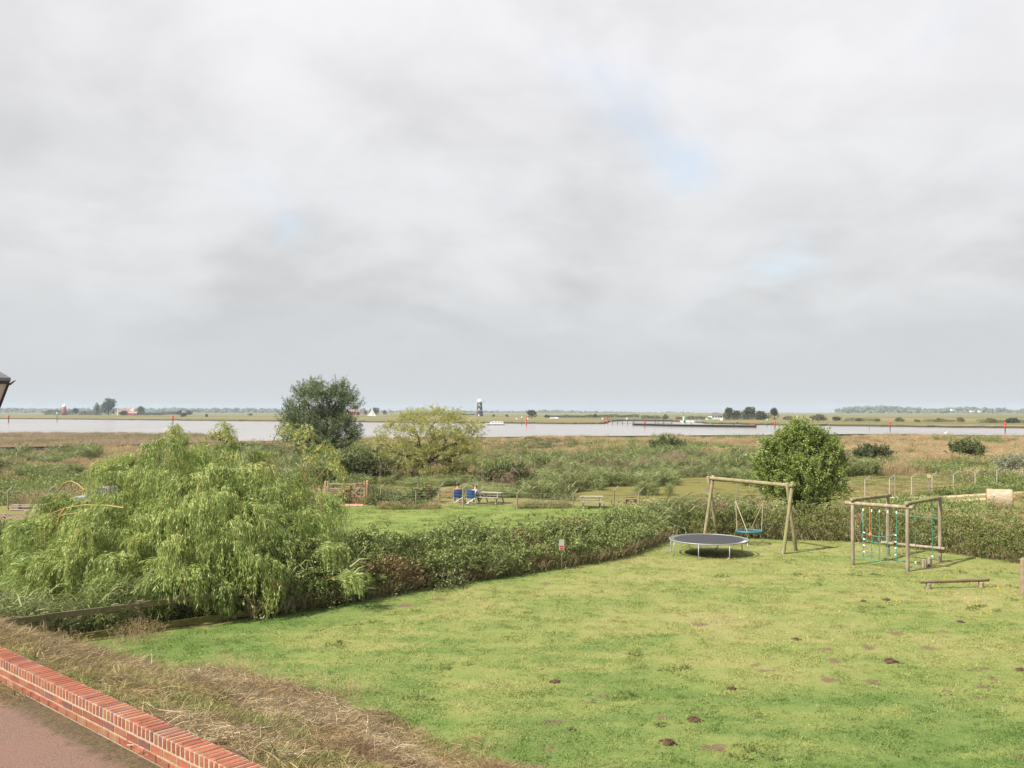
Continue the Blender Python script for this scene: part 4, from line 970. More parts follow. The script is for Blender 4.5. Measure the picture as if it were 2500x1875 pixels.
def bush(name, label, px, py, wpx, hpx, Y, mat, seed, n=160, nleaf=30, ll=.16, lw=.08, cat='bush', group=None, kz=1.0, shoot=.55, grav=.05):
    x, _, _ = W(px, py, Y); z = land1(x, Y); k = Y / F; rng = np.random.default_rng(seed); lobes = []
    for j in range(5):
        a = (j - 2) / 2; lobes.append((x + a * wpx * .30 * k, Y + rng.uniform(-.5, .5), z + hpx * k * (.52 - .14 * abs(a) + rng.uniform(-.05, .05)), wpx * k * .26, hpx * k * .42 * kz))
    return lobe_tree(name, label, cat, (x, Y, z), hpx * k * .25, .10, lobes, mat, seed, n, nleaf, shoot, grav, .10, ll, lw, .4, .8, .4, .3, group)
bush('hawthorn_bush', 'wide dark hawthorn bush on the flood bank left of the round bushy tree', 1630, 1120, 96, 44, 118, FM_BUSH, 21, 260, 34, .26, .12, shoot=1.1)
bush('hawthorn_bush', 'small dark hawthorn bush just right of the round bushy tree', 2128, 1120, 76, 36, 112, FM_BUSH, 22, 200, 30, .24, .11, shoot=1.0)
bush('hawthorn_bush', 'dark hawthorn bush on the flood bank above the round bale', 2358, 1116, 78, 44, 118, FM_BUSH, 23, 220, 32, .26, .12, shoot=1.0)
bush('silver_willow_bush', 'silvery wind-blown willow bush at the right edge of the marsh', 2485, 1143, 84, 52, 84, FM_SILVER, 24, 260, 40, .26, .05, shoot=1.2, grav=.12)
bush('bramble_mound', 'dark bramble mound beside the golden willow and pond', 1235, 1195, 120, 46, 76, FM_BUSH, 25, 260, 34, .17, .10, shoot=.8)
bush('bramble_mound', 'dark bramble mound under the grey willow behind the field gate', 880, 1180, 130, 60, 80, FM_BUSH, 26, 260, 34, .18, .10, shoot=.9)
bush('bramble_mound', 'brown green bramble mound behind the small parking sign', 1035, 1228, 60, 38, 64, FM_BRAMBLE, 27, 140, 30, .13, .07, shoot=.5)
bush('shrub', 'rounded olive shrub at the end of the pale reed bed', 535, 1090, 60, 40, 185, FM_GOLD, 28, 160, 30, .40, .16, shoot=1.4)

# ------------------------------------------------------------------ hedges
def along(poly, step):
    P = [Vector((*p, 0)) for p in poly]; o = []
    for i in range(len(P) - 1):
        l = (P[i + 1] - P[i]).length; k = max(1, int(l / step))
        for j in range(k): o.append((P[i].lerp(P[i + 1], j / k), (P[i + 1] - P[i]).normalized()))
    o.append((P[-1], (P[-1] - P[-2]).normalized())); return o
def hedge(name, label, poly, width, h0, h1, mat, seed, dens, ll, lw, side=1, lean_grass=0, dead=0):
    rng = np.random.default_rng(seed); ax = along(poly, .25); n = len(ax)
    A = np.array([p[0][:2] for p in ax]); T = np.array([p[1][:2] for p in ax]); Nn = np.stack([-T[:, 1], T[:, 0]], 1) * side    # away from the lawn
    root = thing(name, label, 'hedge', (*A[n // 2], 0))
    m = int(n * dens); i = rng.integers(0, n, m); u = i / n
    hh = (h0 * (1 - u) + h1 * u) * (.80 + .42 * vnoise(A[i, 0], A[i, 1], .9, seed) )
    ang = rng.uniform(-.15, math.pi + .1, m); f = rng.uniform(.55, 1.05, m) ** .6
    bul = .75 + .5 * vnoise(A[i, 0] + ang, A[i, 1], 1.3, seed + 1)
    off = width * .5 + np.cos(ang) * width * .5 * f * bul * np.where(np.cos(ang) < 0, 1, .9); z = np.maximum(np.sin(ang) * f, 0) ** .75 * hh
    z = np.where(np.cos(ang) < 0, rng.uniform(.02, 1, m) ** .8 * hh * np.maximum(np.sin(ang), .62), z)
    S = np.stack([A[i, 0] + Nn[i, 0] * off + rng.normal(0, .14, m), A[i, 1] + Nn[i, 1] * off + rng.normal(0, .14, m), z], 1)
    S[:, 2] += np.minimum(land(S[:, 0], S[:, 1]), 0)
    S[:, 2] = np.maximum(S[:, 2], .02)
    outd = np.stack([Nn[i, 0] * np.cos(ang), Nn[i, 1] * np.cos(ang), np.sin(ang) * .8 + .1], 1)
    lv = Leaves(); sprays(lv, rng, S, outd + rng.normal(0, .5, (m, 3)), rng.uniform(.15, .40, m), .7, 13, .05, ll, lw, .25)
    link_mesh('foliage', lv.mesh('foliage', mat), root)
    st = MB()
    for q in range(0, n, 2):
        b = A[q] + Nn[q] * width * rng.uniform(.2, .7); e = b + rng.normal(0, .25, 2); hq = (h0 * (1 - q / n) + h1 * q / n) * rng.uniform(.6, .95)
        st.tube([(b[0], b[1], -.1), (*(b * .6 + e * .4), hq * .5), (e[0], e[1], hq)], [.016, .012, .006], 4, False)
    setp(part('stems', st, M_BARK, root), kind='stuff')
    if lean_grass:
        g = Leaves(); j = rng.integers(0, n, lean_grass); o2 = rng.uniform(-.1, 1.0, lean_grass) * width
        B = np.stack([A[j, 0] + Nn[j, 0] * o2, A[j, 1] + Nn[j, 1] * o2, rng.uniform(.0, .75, lean_grass) * (h0 * (1 - j / n) + h1 * j / n)], 1)
        D = np.stack([-Nn[j, 0] * .45 + rng.normal(.25, .3, lean_grass), -Nn[j, 1] * .45 + rng.normal(0, .3, lean_grass), np.ones(lean_grass)], 1)
        V, Q, Tt = blade_strips(B, D, rng.uniform(.3, .75, lean_grass), rng.uniform(.010, .022, lean_grass), rng.uniform(.1, .7, lean_grass), rng); g.add(V, Q, rng.uniform(0, 1, lean_grass), Tt)
        setp(link_mesh('reed_blades', g.mesh('reed_blades', FM_REED), root), kind='stuff')
    if dead:
        g = Leaves(); j = rng.integers(0, n, dead); o2 = rng.uniform(-.22, .5, dead) * width
        B = np.stack([A[j, 0] + Nn[j, 0] * o2, A[j, 1] + Nn[j, 1] * o2, rng.uniform(0, .15, dead)], 1)
        D = np.stack([-Nn[j, 0] * .15 + rng.normal(0, .25, dead), -Nn[j, 1] * .15 + rng.normal(0, .25, dead), np.ones(dead)], 1)
        V, Q, Tt = blade_strips(B, D, rng.uniform(.25, .75, dead), .012, rng.uniform(.1, .9, dead), rng); g.add(V, Q, rng.uniform(0, .8, dead), Tt)
        link_mesh('dead_grass', g.mesh('dead_grass', FM_CUT), root)
    return root
hedge('bramble_hedge', 'tangled bramble hedge with brown patches along the left side of the lawn', [(-6.6, 23.3)] + HEDGE_L[2:6] + [(6.3, 38.0)], 1.7, 1.75, 1.0, FM_BRAMBLE, 51, 120, .066, .052, 1, 900, 4200)
hedge('hawthorn_hedge', 'clipped hawthorn hedge along the back of the play lawn', [(7.6, 38.8)] + HEDGE_B[1:], 1.3, 1.15, 1.35, FM_HAW, 52, 84, .064, .046, 1, 300, 2600)
# reeds along the fence under the willow, and the leaning reed stand by the swing
rf = [v_reed('fence_reed_%d' % k, R0, 16, .28, .8, 1.5, FM_REED, lw=.030, lean=.16, lean_dir=(.12, -.12)) for k in range(4)]
pts = []
for j in range(150):
    t_ = R0.uniform(-.9, 2.2); o_ = R0.uniform(.55, 1.8); x = -10.3 + 2.9 * t_ - .57 * o_; y = 20.5 + 2.0 * t_ + .82 * o_
    if t_ > .9 and R0.uniform() < .6: continue
    pts.append((x, y, land1(x, y)))
scatter('fence_reeds', pts, rf, R0, .6, 1.0, 'green reeds growing behind and through the board fence', .12)
hb2 = [v_leafy('underwood_%d' % k, R0, 260, .5, .5, .075, .05, FM_BUSH, .5) for k in range(3)]
pts = []
for j in range(110):
    t_ = R0.uniform(-1.2, 3.2); o_ = R0.uniform(.4, 3.0); x = -10.3 + 2.9 * t_ - .57 * o_; y = 20.5 + 2.0 * t_ + .82 * o_; pts.append((x, y, land1(x, y)))
scatter('willow_underwood', pts, hb2, R0, .7, 1.2, 'dark nettles and brambles under the weeping willow', .1)
pts = [(*wpt, 0) for wpt in []]
lr = [v_reed('leaning_reed_%d' % k, R0, 40, .5, 1.2, 1.8, FM_REED, lw=.036, lean=.12, lean_dir=(.42, -.10)) for k in range(4)]
pts = []
for j in range(120):
    x = R0.uniform(4.6, 10.5); y = 40.5 + R0.uniform(-1.3, 6.5) + .1 * (x - 6)
    if (y < 39.4 and x > 7.5) or x < .153 * y: continue
    pts.append((x, y, land1(x, y)))
scatter('leaning_reeds', pts, lr, R0, .75, 1.05, 'dark green reeds leaning right behind the trampoline', .1)
pts = [(p[0] + R0.normal(.5, .2), p[1], p[2]) for p in pts[::2]]
scatter('leaning_plumes', pts, mp_, R0, .75, 1.0, 'pinkish reed plumes leaning over the reeds behind the trampoline', .15)
# a clump of green reed spilling on to the lawn from the bramble hedge
pts = [G(1195 + R0.normal(0, 22), 1412 + R0.normal(0, 4)) for _ in range(16)]
lr2 = [v_reed('spill_reed_%d' % k, R0, 12, .25, .7, 1.15, FM_REED, lw=.028, lean=.25, lean_dir=(.5, -.55)) for k in range(3)]
scatter('spilling_reeds', pts, lr2, R0, .7, 1.0, 'pale green reeds spilling from the hedge on to the lawn', .15)
# ------------------------------------------------------------------ brick wall, brick by brick
R1 = random.Random(5)
M_BRICK = [solid('brick_orange', (.30, .098, .054), (.22, .076, .044), .8, 26, .6, .3, rnd=.2, c3=(.22, .115, .075)),
           solid('brick_red', (.25, .085, .052), (.185, .068, .045), .85, 22, .5, .15, rnd=.16, c3=(.30, .12, .08)),
           solid('brick_tan', (.30, .135, .075), (.23, .098, .056), .85, 18, .5, .15, rnd=.14, c3=(.25, .155, .10)),
           solid('brick_burnt', (.20, .090, .074), (.145, .070, .064), .8, 20, .5, .2, rnd=.18)]
M_MORTAR = solid('mortar', (.46, .385, .285), (.36, .295, .215), .95, 30, .6, .05)
wang = math.atan2(WALL_T[1], WALL_T[0])
wall = thing('brick_wall', 'low red brick wall with brick-on-edge coping between terrace and bank', 'wall', wl(2.2, .1, TERR_Z), wang)
mcore = MB(); mc = wl(2.2, .1075)
mcore.box((mc[0], mc[1], (TERR_Z + COPE_Z) / 2 - .035), (8.78, .207, COPE_Z - TERR_Z + .055), wang)
part('mortar', mcore, M_MORTAR, wall)
def brick_me(nm, sx, sy, sz, m, bev, seed):
    b = MB(); b.box((0, 0, 0), (sx, sy, sz), bevel=bev); r = random.Random(seed)
    b.v = [(x + r.uniform(-.0015, .0015), y + r.uniform(-.0015, .0015), z + r.uniform(-.0015, .0015)) for x, y, z in b.v]
    return new_mesh(nm, b.v, b.f, m)
COP = [[brick_me('coping_brick_mesh', .065, .215, .102, m, .010, q * 7 + i) for q in range(3)] for i, m in enumerate(M_BRICK)]
STR = [[brick_me('stretcher_mesh', .215, .102, .065, m, .005, q * 5 + i) for q in range(3)] for i, m in enumerate(M_BRICK)]
def pick(w): return R1.choices(range(4), w)[0]
def lay(me, a, s, z, name):
    o = bpy.data.objects.new(name, me); C.objects.link(o); o.parent = wall
    o.location = (a - 2.2, s - .1, z - TERR_Z + R1.uniform(-.0025, .0025)); o.rotation_euler = (R1.uniform(-.008, .008), R1.uniform(-.012, .012), R1.uniform(-.008, .008) + R1.choice((0, math.pi)))
    return o
a = -2.15
while a < 6.55:
    lay(COP[pick((52, 26, 14, 10))][R1.randrange(3)], a, .1075, COPE_Z - .051, 'coping_brick'); a += .0748
for row, off in ((0, 0.025), (1, .135)):
    a = -2.1 + off
    while a < 6.5:
        lay(STR[pick((60, 25, 5, 12) if row == 0 else (22, 30, 42, 8))][R1.randrange(3)], a, .051 - .004 * row, COPE_Z - .112 - .0325 - .075 * row, 'brick'); a += .225

# ------------------------------------------------------------------ board fence under the willow
M_OLD = solid('weathered_board', (.20, .165, .105), (.13, .105, .062), .9, 9, .5, .1, stretch=(1, 1, 1), c3=(.12, .125, .050))
M_MOSS = solid('mossy_board', (.155, .145, .045), (.10, .095, .030), .9, 7, .5, .1, c3=(.20, .175, .09))
f0 = np.array(G(112, 1578)[:2]); f1 = np.array(G(342, 1545)[:2]); fd = (f1 - f0); fl_ = np.linalg.norm(fd); fd = fd / fl_
fence = thing('board_fence', 'old mossy two-board fence under the weeping willow', 'fence', (*f0, 0))
fa = math.atan2(fd[1], fd[0])
for k in range(-2, 4):
    p = f0 + fd * fl_ * k; b = MB(); b.box((p[0], p[1], .26), (.10, .10, 1.0), fa, bevel=.008); part('post', b, M_OLD, fence)
for k in range(-2, 3):
    for zc_, mm in ((.66, M_OLD), (.12, M_MOSS)):
        q = f0 + fd * fl_ * (k + .5); q = q + np.array([fd[1], -fd[0]]) * .07
        b = MB(); b.box((q[0], q[1], zc_), (fl_ * .997, .035, .135 if zc_ > .5 else .15), M=Matrix.Rotation(fa, 4, 'Z') @ Matrix.Rotation(R1.uniform(-.012, .012), 4, 'Y'), bevel=.004)
        part('board', b, mm, fence)

# old pale fence inside the back hedge
M_PALE = solid('grey_pale', (.30, .255, .195), (.20, .165, .12), .9, 7, .5, .1, stretch=(1, 1, .3))
pf = thing('pale_fence', 'grey upright stakes of an old pale fence showing through the back hedge', 'fence', (12, 37.4, 0))
def lerp_line(poly, t):
    P = along(poly, .01); return P[int(t * (len(P) - 1))]
for k in range(58):
    p, tdir = lerp_line([(9.2, 38.62), (10.7, 38.25), (13.8, 37.55), (16.6, 34.1)], k / 57)
    if 20 < k < 24: continue
    b = MB(); h = R1.uniform(.45, .72); b.box((p.x, p.y, h / 2), (.075, .022, h), M=Matrix.Rotation(math.atan2(tdir.y, tdir.x), 4, 'Z') @ Matrix.Rotation(R1.uniform(-.06, .06), 4, 'Y')); part('stake', b, M_PALE, pf)

# ------------------------------------------------------------------ lantern on its post, at the left edge
M_IRON = solid('lantern_iron', (.030, .028, .032), (.055, .050, .055), .45, 12, .2, .5, .3)
M_LEAD = solid('lantern_roof', (.13, .13, .14), (.19, .19, .20), .5, 10, .2, .5, .5)
M_PANE = solid('lantern_glass', (.46, .45, .39), (.54, .53, .47), .25, 3, 0, .5)
lx, ly, _ = W(-44, 930, 6.0)
lan = thing('lantern_post', 'dark framed lantern with pale glass on a post, cut by the left edge', 'lamp', (lx, ly, TERR_Z))
zr = W(0, 929, 6.0)[2]; kz_ = 6.0 / F
post = MB(); post.lathe([(.09, TERR_Z), (.09, TERR_Z + .25), (.05, TERR_Z + .32), (.038, zr - .42), (.055, zr - .40), (.055, zr - .37), (.03, zr - .36), (.03, zr - .31)], (lx, ly, 0), 14); part('post', post, M_IRON, lan, True)
lan_a = math.atan2(-lx, ly); lca, lsa = math.cos(lan_a), math.sin(lan_a)          # one face turned to the house
def ring4(r, z): return [(lx + r * (sx * lca - sy * lsa), ly + r * (sx * lsa + sy * lca), z) for sx, sy in ((-1, -1), (1, -1), (1, 1), (-1, 1))]
rt, rb_, zt, zb = .150, .050, zr - .012, zr - .31
b = MB(); 
b.add(ring4(.160, zr - .004) + ring4(.160, zr + .016) + ring4(.045, zr + .095) + ring4(.04, zr + .10), [(3, 2, 1, 0)] + [(i + k, i + (k + 1) % 4, i + 4 + (k + 1) % 4, i + 4 + k) for i in (0, 4, 8) for k in range(4)] + [(12, 13, 14, 15)])
part('roof', b, M_LEAD, lan)
b = MB(); b.lathe([(.035, zr + .10), (.05, zr + .13), (.02, zr + .16), (.028, zr + .19), (.004, zr + .22)], (lx, ly, 0), 12); part('finial', b, M_IRON, lan, True)
for q in range(4):
    (x0, y0, _), (x1, y1, _) = ring4(rt, 0)[q], ring4(rb_, 0)[q]
    b = MB(); b.tube([(x0, y0, zt), (x1, y1, zb)], .0085, 4); part('glazing_bar', b, M_IRON, lan)
    A_, B_ = ring4(rt - .006, zt), ring4(rb_ - .006, zb); q2 = (q + 1) % 4
    b = MB(); b.add([A_[q], A_[q2], B_[q2], B_[q]] + [(lx + (p[0] - lx) * .97, ly + (p[1] - ly) * .97, p[2]) for p in (A_[q], A_[q2], B_[q2], B_[q])], [(0, 1, 2, 3), (7, 6, 5, 4)]); part('pane', b, M_PANE, lan)
    b = MB(); b.tube([(x0, y0, zt - .004), (lx + (x0 - lx) * 1.09, ly + (y0 - ly) * 1.09, zt - .006), (lx + (x0 - lx) * 1.23, ly + (y0 - ly) * 1.23, zt + .010)], [.008, .007, .003], 5); part('drip_spike', b, M_IRON, lan)
b = MB(); b.box((lx, ly, zt), (.31, .31, .022), lan_a, bevel=.003); part('top_rail', b, M_IRON, lan)
b = MB(); b.box((lx, ly, zb), (.15, .15, .02), lan_a); part('bottom_rail', b, M_IRON, lan)

# ------------------------------------------------------------------ play things on the lawn
M_POLE = solid('pressure_treated_pole', (.29, .245, .155), (.165, .135, .080), .88, 7, .6, .12, stretch=(1, 1, .3), c3=(.20, .20, .095))
M_POLE2 = solid('sunbleached_pole', (.32, .265, .195), (.19, .155, .112), .88, 7, .6, .12, stretch=(1, 1, .3), c3=(.195, .18, .125))
M_STEEL = solid('galvanised_tube', (.30, .31, .32), (.22, .23, .24), .5, 14, .1, .4, .4)
M_BLACKMAT = solid('jump_mat', (.030, .031, .034), (.045, .046, .05), .75, 60, .2, .3)
M_WHITE = solid('white_plastic', (.72, .72, .70), (.62, .62, .60), .5, 8)
tc_ = np.array(G(1730, 1353)); tc_[2] = 0
tr = thing('trampoline', 'round black trampoline on bent grey steel legs', 'trampoline', tuple(tc_))
RT, ZT = 1.41, .545
def circ(r, z, n=64, c=tc_): return [(c[0] + r * math.cos(2 * math.pi * k / n), c[1] + r * math.sin(2 * math.pi * k / n), z) for k in range(n + 1)]
b = MB(); b.tube(circ(RT, ZT), .022, 8, False); part('rim', b, M_STEEL, tr, True)
b = MB(); b.lathe([(.01, ZT - .004), (1.25, ZT - .004), (1.255, ZT + .004), (.01, ZT + .004)], (tc_[0], tc_[1], 0), 56); part('jumping_mat', b, M_BLACKMAT, tr)
b = MB()
for k in range(64):
    th = 2 * math.pi * k / 64; c_, s_ = math.cos(th), math.sin(th)
    b.tube([(tc_[0] + 1.25 * c_, tc_[1] + 1.25 * s_, ZT + .002), (tc_[0] + 1.39 * c_, tc_[1] + 1.39 * s_, ZT + .004)], .010, 5)
part('springs', b, solid('spring_steel', (.30, .31, .32), (.22, .23, .24), .4, 20, 0, .5, .5), tr)['kind'] = 'stuff'
for k in range(8):
    th = 2 * math.pi * (k + .42) / 8; c_, s_ = math.cos(th), math.sin(th); d2 = .5 if k % 2 else -.5
    P = [(tc_[0] + RT * c_, tc_[1] + RT * s_, ZT), (tc_[0] + RT * c_, tc_[1] + RT * s_, .14)]
    for q in range(1, 5): t_ = q / 4; P.append((tc_[0] + RT * c_ - s_ * d2 * .22 * t_ ** 2, tc_[1] + RT * s_ + c_ * d2 * .22 * t_ ** 2, .14 - .125 * math.sin(t_ * 1.57)))
    b = MB(); b.tube(P, .019, 7); part('leg', b, M_STEEL, tr, True)

sw_r = np.array([10.29, 34.45]); sw_l = np.array([8.13, 38.05])
sw = thing('swing_frame', 'tall wooden pole swing frame with two crossed leg pairs', 'swing frame', (9.2, 36.2, 0))
bd_ = (sw_l - sw_r) / np.linalg.norm(sw_l - sw_r); pr = np.array([.741, .671])
b = MB(); p0 = sw_r - bd_ * .16; p1 = sw_l + bd_ * .05; b.log((*p0, 2.46), (*p1, 2.48), .075); part('beam', b, M_POLE, sw, True)
for c_ in (sw_r, sw_l):
    for sgn, oy in ((1, .07), (-1, -.07)):
        lo = c_ + pr * .56 * sgn + bd_ * oy; hi = c_ - pr * .10 * sgn + bd_ * oy
        b = MB(); b.log((*lo, -.12), (*hi, 2.60 if sgn < 0 else 2.56), .068); part('leg', b, M_POLE, sw, True)
M_ROPE = solid('pale_rope', (.48, .40, .31), (.36, .29, .22), .9, 60)
M_TEAL = solid('teal_sleeve', (.020, .135, .165), (.016, .10, .13), .5, 10)
bs_c = np.array([W(1829, 1297, 36.4)[0], 36.4, W(1829, 1297, 36.4)[2]])
bsw = thing('basket_swing', 'round basket swing with teal padded ring hanging from pale ropes', 'swing', tuple(bs_c))
def circ2(r, n=40): return [(bs_c[0] + r * math.cos(2 * math.pi * k / n), bs_c[1] + r * math.sin(2 * math.pi * k / n), bs_c[2]) for k in range(n + 1)]
b = MB(); b.tube(circ2(.475), .045, 10, False); part('padded_ring', b, M_TEAL, bsw, True)
b = MB()
for k in range(-4, 5):
    h = math.sqrt(max(.44 ** 2 - (k * .1) ** 2, 0)); 
    b.tube([(bs_c[0] + k * .1, bs_c[1] - h, bs_c[2]), (bs_c[0] + k * .1, bs_c[1], bs_c[2] - .05), (bs_c[0] + k * .1, bs_c[1] + h, bs_c[2])], .009, 4)
    b.tube([(bs_c[0] - h, bs_c[1] + k * .1, bs_c[2]), (bs_c[0], bs_c[1] + k * .1, bs_c[2] - .05), (bs_c[0] + h, bs_c[1] + k * .1, bs_c[2])], .009, 4)
part('rope_net', b, solid('dark_net', (.10, .095, .09)), bsw)
for sx in (-1, 1):
    hp = np.array([bs_c[0] + sx * .46, bs_c[1] - sx * .3, bs_c[2] + 1.15])
    bp_ = sw_r + bd_ * (np.linalg.norm(sw_l - sw_r) / 2 - sx * .62)
    b = MB(); b.tube([tuple(hp), (bp_[0], bp_[1], 2.40)], .008, 5); part('chain', b, M_STEEL, bsw)
    for sy in (-1, 1):
        b = MB(); b.tube([tuple(hp), (bs_c[0] + sx * .43, bs_c[1] + sy * .2, bs_c[2] + .03)] if sy * sx < 0 else [tuple(hp), (bs_c[0] + sx * .18, bs_c[1] + sy * .42, bs_c[2] + .03)], .013, 6); part('rope', b, M_ROPE, bsw)

# climbing frame
A = np.array(G(2082, 1378)); B_ = np.array(G(2215.6, 1394)); C_ = np.array(G(2295, 1372.5)); D_ = np.array(G(2168, 1356.6))
cf = thing('climbing_frame', 'wooden pole climbing frame with green rope net and ropes', 'climbing frame', tuple((A + C_) / 2))
for p, top, mm in ((A, 2.02, M_POLE2), (B_, 2.02, M_POLE2), (C_, 2.26, M_POLE2), (D_, 2.10, M_POLE2)):
    b = MB(); b.log((p[0], p[1], -.15), (p[0], p[1], top), .062); part('post', b, mm, cf, True)
def ext(p, q, e0, e1):
    d = (q - p); d = d / np.linalg.norm(d); return p - d * e0, q + d * e1
for (p, q, z0, z1, e0, e1, mm) in ((A, B_, 2.075, 2.075, .27, .18, M_POLE2), (A, D_, 2.20, 2.17, .10, .18, M_POLE), (B_, C_, 2.20, 2.22, .12, .0, M_POLE)):
    p_, q_ = ext(p[:2], q[:2], e0, e1); b = MB(); b.log((*p_, z0), (*q_, z1), .066); part('beam', b, mm, cf, True)
p_, q_ = ext(D_[:2], C_[:2], .2, .22); nrm = np.array([-.1, -.1]); b = MB(); b.log((*(p_ + nrm), .47), (*(q_ + nrm), .50), .055); part('low_rail', b, M_POLE2, cf, True)
M_GREEN = solid('green_rope', (.045, .235, .165), (.035, .19, .14), .6, 40)
M_ORANGE = solid('orange_rope', (.62, .16, .03), (.5, .12, .03), .6, 30)
def onAB(t, z, off=0.0): p = A * (1 - t) + B_ * t; return (p[0] + .05, p[1] + .05 + off, z)
def vert_t(px): return (px - 150) / (1075 - 150)
cols = [vert_t(p) for p in (315, 462, 595, 735, 883)]; botz = lambda t: .36 - .16 * math.sin(math.pi * t)
for t in cols:
    b = MB(); b.tube([onAB(t, 2.02), onAB(t + R1.uniform(-.006, .006), 1.5), onAB(t, .9), onAB(t, botz(t))], .0135, 6); part('net_rope', b, M_GREEN, cf)
for z in (1.12, .90, .69, .47):
    P = [onAB(cols[0] + (cols[-1] - cols[0]) * s_, z - .10 * math.sin(math.pi * min(1, s_ * 1.15)) * 1.0 + .0 * s_) for s_ in np.linspace(0, 1, 13)]
    b = MB(); b.tube(P, .0125, 6); part('net_rope', b, M_GREEN, cf)
    for e, e2 in ((P[0], P[1]), (P[-1], P[-2])):
        b = MB(); b.tube([e, tuple(np.array(e) * .35 + np.array(e2) * .65)], .021, 7); part('rope_ferrule', b, M_WHITE, cf)
    for t in cols[1:-1]:
        s_ = (t - cols[0]) / (cols[-1] - cols[0]); b = MB(); b.lathe([(.012, -.025), (.026, 0), (.012, .025)], onAB(t, z - .10 * math.sin(math.pi * min(1, s_ * 1.15))), 8); part('net_joint', b, M_GREEN, cf, True)
P = [onAB(t, botz(t)) for t in np.linspace(.04, .96, 16)]; b = MB(); b.tube(P, .013, 6); part('foot_rope', b, M_GREEN, cf)
for px in (595, 735, 883, 315, 462):
    b = MB(); b.lathe([(.014, -.09), (.024, -.085), (.024, 0), (.012, .01)], onAB(vert_t(px), 1.92), 7); part('rope_ferrule', b, M_WHITE, cf)
def onBC(t, z): p = B_ * (1 - t) + C_ * t; return (p[0], p[1], z)
for t, zb in ((.22, .19), (.74, .25)):
    b = MB(); b.tube([onBC(t, 2.14), onBC(t + .01, 1.2), onBC(t + .02, zb)], .0125, 6); part('hanging_rope', b, M_GREEN, cf)
    b = MB(); b.lathe([(.014, -.05), (.028, -.045), (.028, .04), (.014, .05)], onBC(t + .02, zb), 7); part('rope_ferrule', b, M_WHITE, cf)
P = [onBC(.04, .10), onBC(.14, .11), onBC(.24, .19), onBC(.34, .10), onBC(.5, .07), onBC(.64, .14), onBC(.76, .25), onBC(.86, .16), onBC(.97, .22)]
b = MB(); b.tube(P, .012, 6); part('foot_rope', b, M_GREEN, cf)
def onDC(t, z): p = D_ * (1 - t) + C_ * t; return (p[0], p[1] - .07, z)
b = MB(); b.tube([onDC(.03, 1.62), onDC(.3, 1.53), onDC(.6, 1.50), onDC(.96, 1.52)], .011, 6); part('hand_rope', b, M_GREEN, cf)
def onAD(t, z): p = A * (1 - t) + D_ * t; return (p[0], p[1], z)
b = MB(); b.tube([onAD(.47, 2.13), onAD(.47, 1.4), onAD(.475, .95)], .016, 6); part('orange_rope', b, M_ORANGE, cf)
b = MB(); b.lathe([(.02, -.10), (.07, -.07), (.05, 0), (.015, .06)], onAD(.475, .93), 9); part('rope_knot', b, M_ORANGE, cf, True)

M_STUMP = solid('stump_wood', (.33, .27, .20), (.22, .17, .12), .9, 8, .5, .1)
for k, (px, py, r, h, lab) in enumerate([(2257, 1385, .085, .27, 'left short wooden stump between the climbing frame posts'), (2270, 1383, .075, .29, 'right short wooden stump beside its twin in the climbing frame')]):
    g = G(px, py); t_ = thing('stump', lab, 'stump', g, group='stumps in the climbing frame'); b = MB(); b.log((g[0], g[1], -.06), (g[0], g[1], h), r); part('stump_log', b, M_STUMP, t_, True)
g0, g1 = np.array(G(2267, 1437)), np.array(G(2395, 1433.6))
bb = thing('balance_beam', 'low log balance beam on two short posts', 'balance beam', tuple((g0 + g1) / 2))
p_, q_ = ext(g0[:2], g1[:2], .27, .25); b = MB(); b.log((*p_, .205), (*q_, .215), .052); part('log', b, solid('beam_wood', (.20, .155, .09), (.13, .10, .06), .9, 5, .4, .1, stretch=(.3, 1, 1)), bb, True)
for g in (g0, g1): b = MB(); b.log((g[0], g[1], -.1), (g[0], g[1], .165), .078); part('post', b, M_POLE2, bb, True)
gp = W(2491, 1451, 26.5); gx_ = gp[0] + .085
po = thing('wooden_post', 'stout brown wooden post at the right edge of the lawn', 'post', (gx_, 26.5, 0)); b = MB(); b.tube([(gx_, 26.5, -.1), (gx_, 26.5, .02), (gx_, 26.5, .97), (gx_, 26.5, 1.02)], [.092, .09, .085, .07], 14); part('pole', b, solid('rusty_pole', (.26, .205, .145), (.19, .14, .095), .85, 6, .4, .15), po, True)
b = MB(); b.lathe([(.05, 1.02), (.052, 1.035), (.02, 1.04)], (gx_, 26.5, 0), 12); part('cap', b, M_STEEL, po)

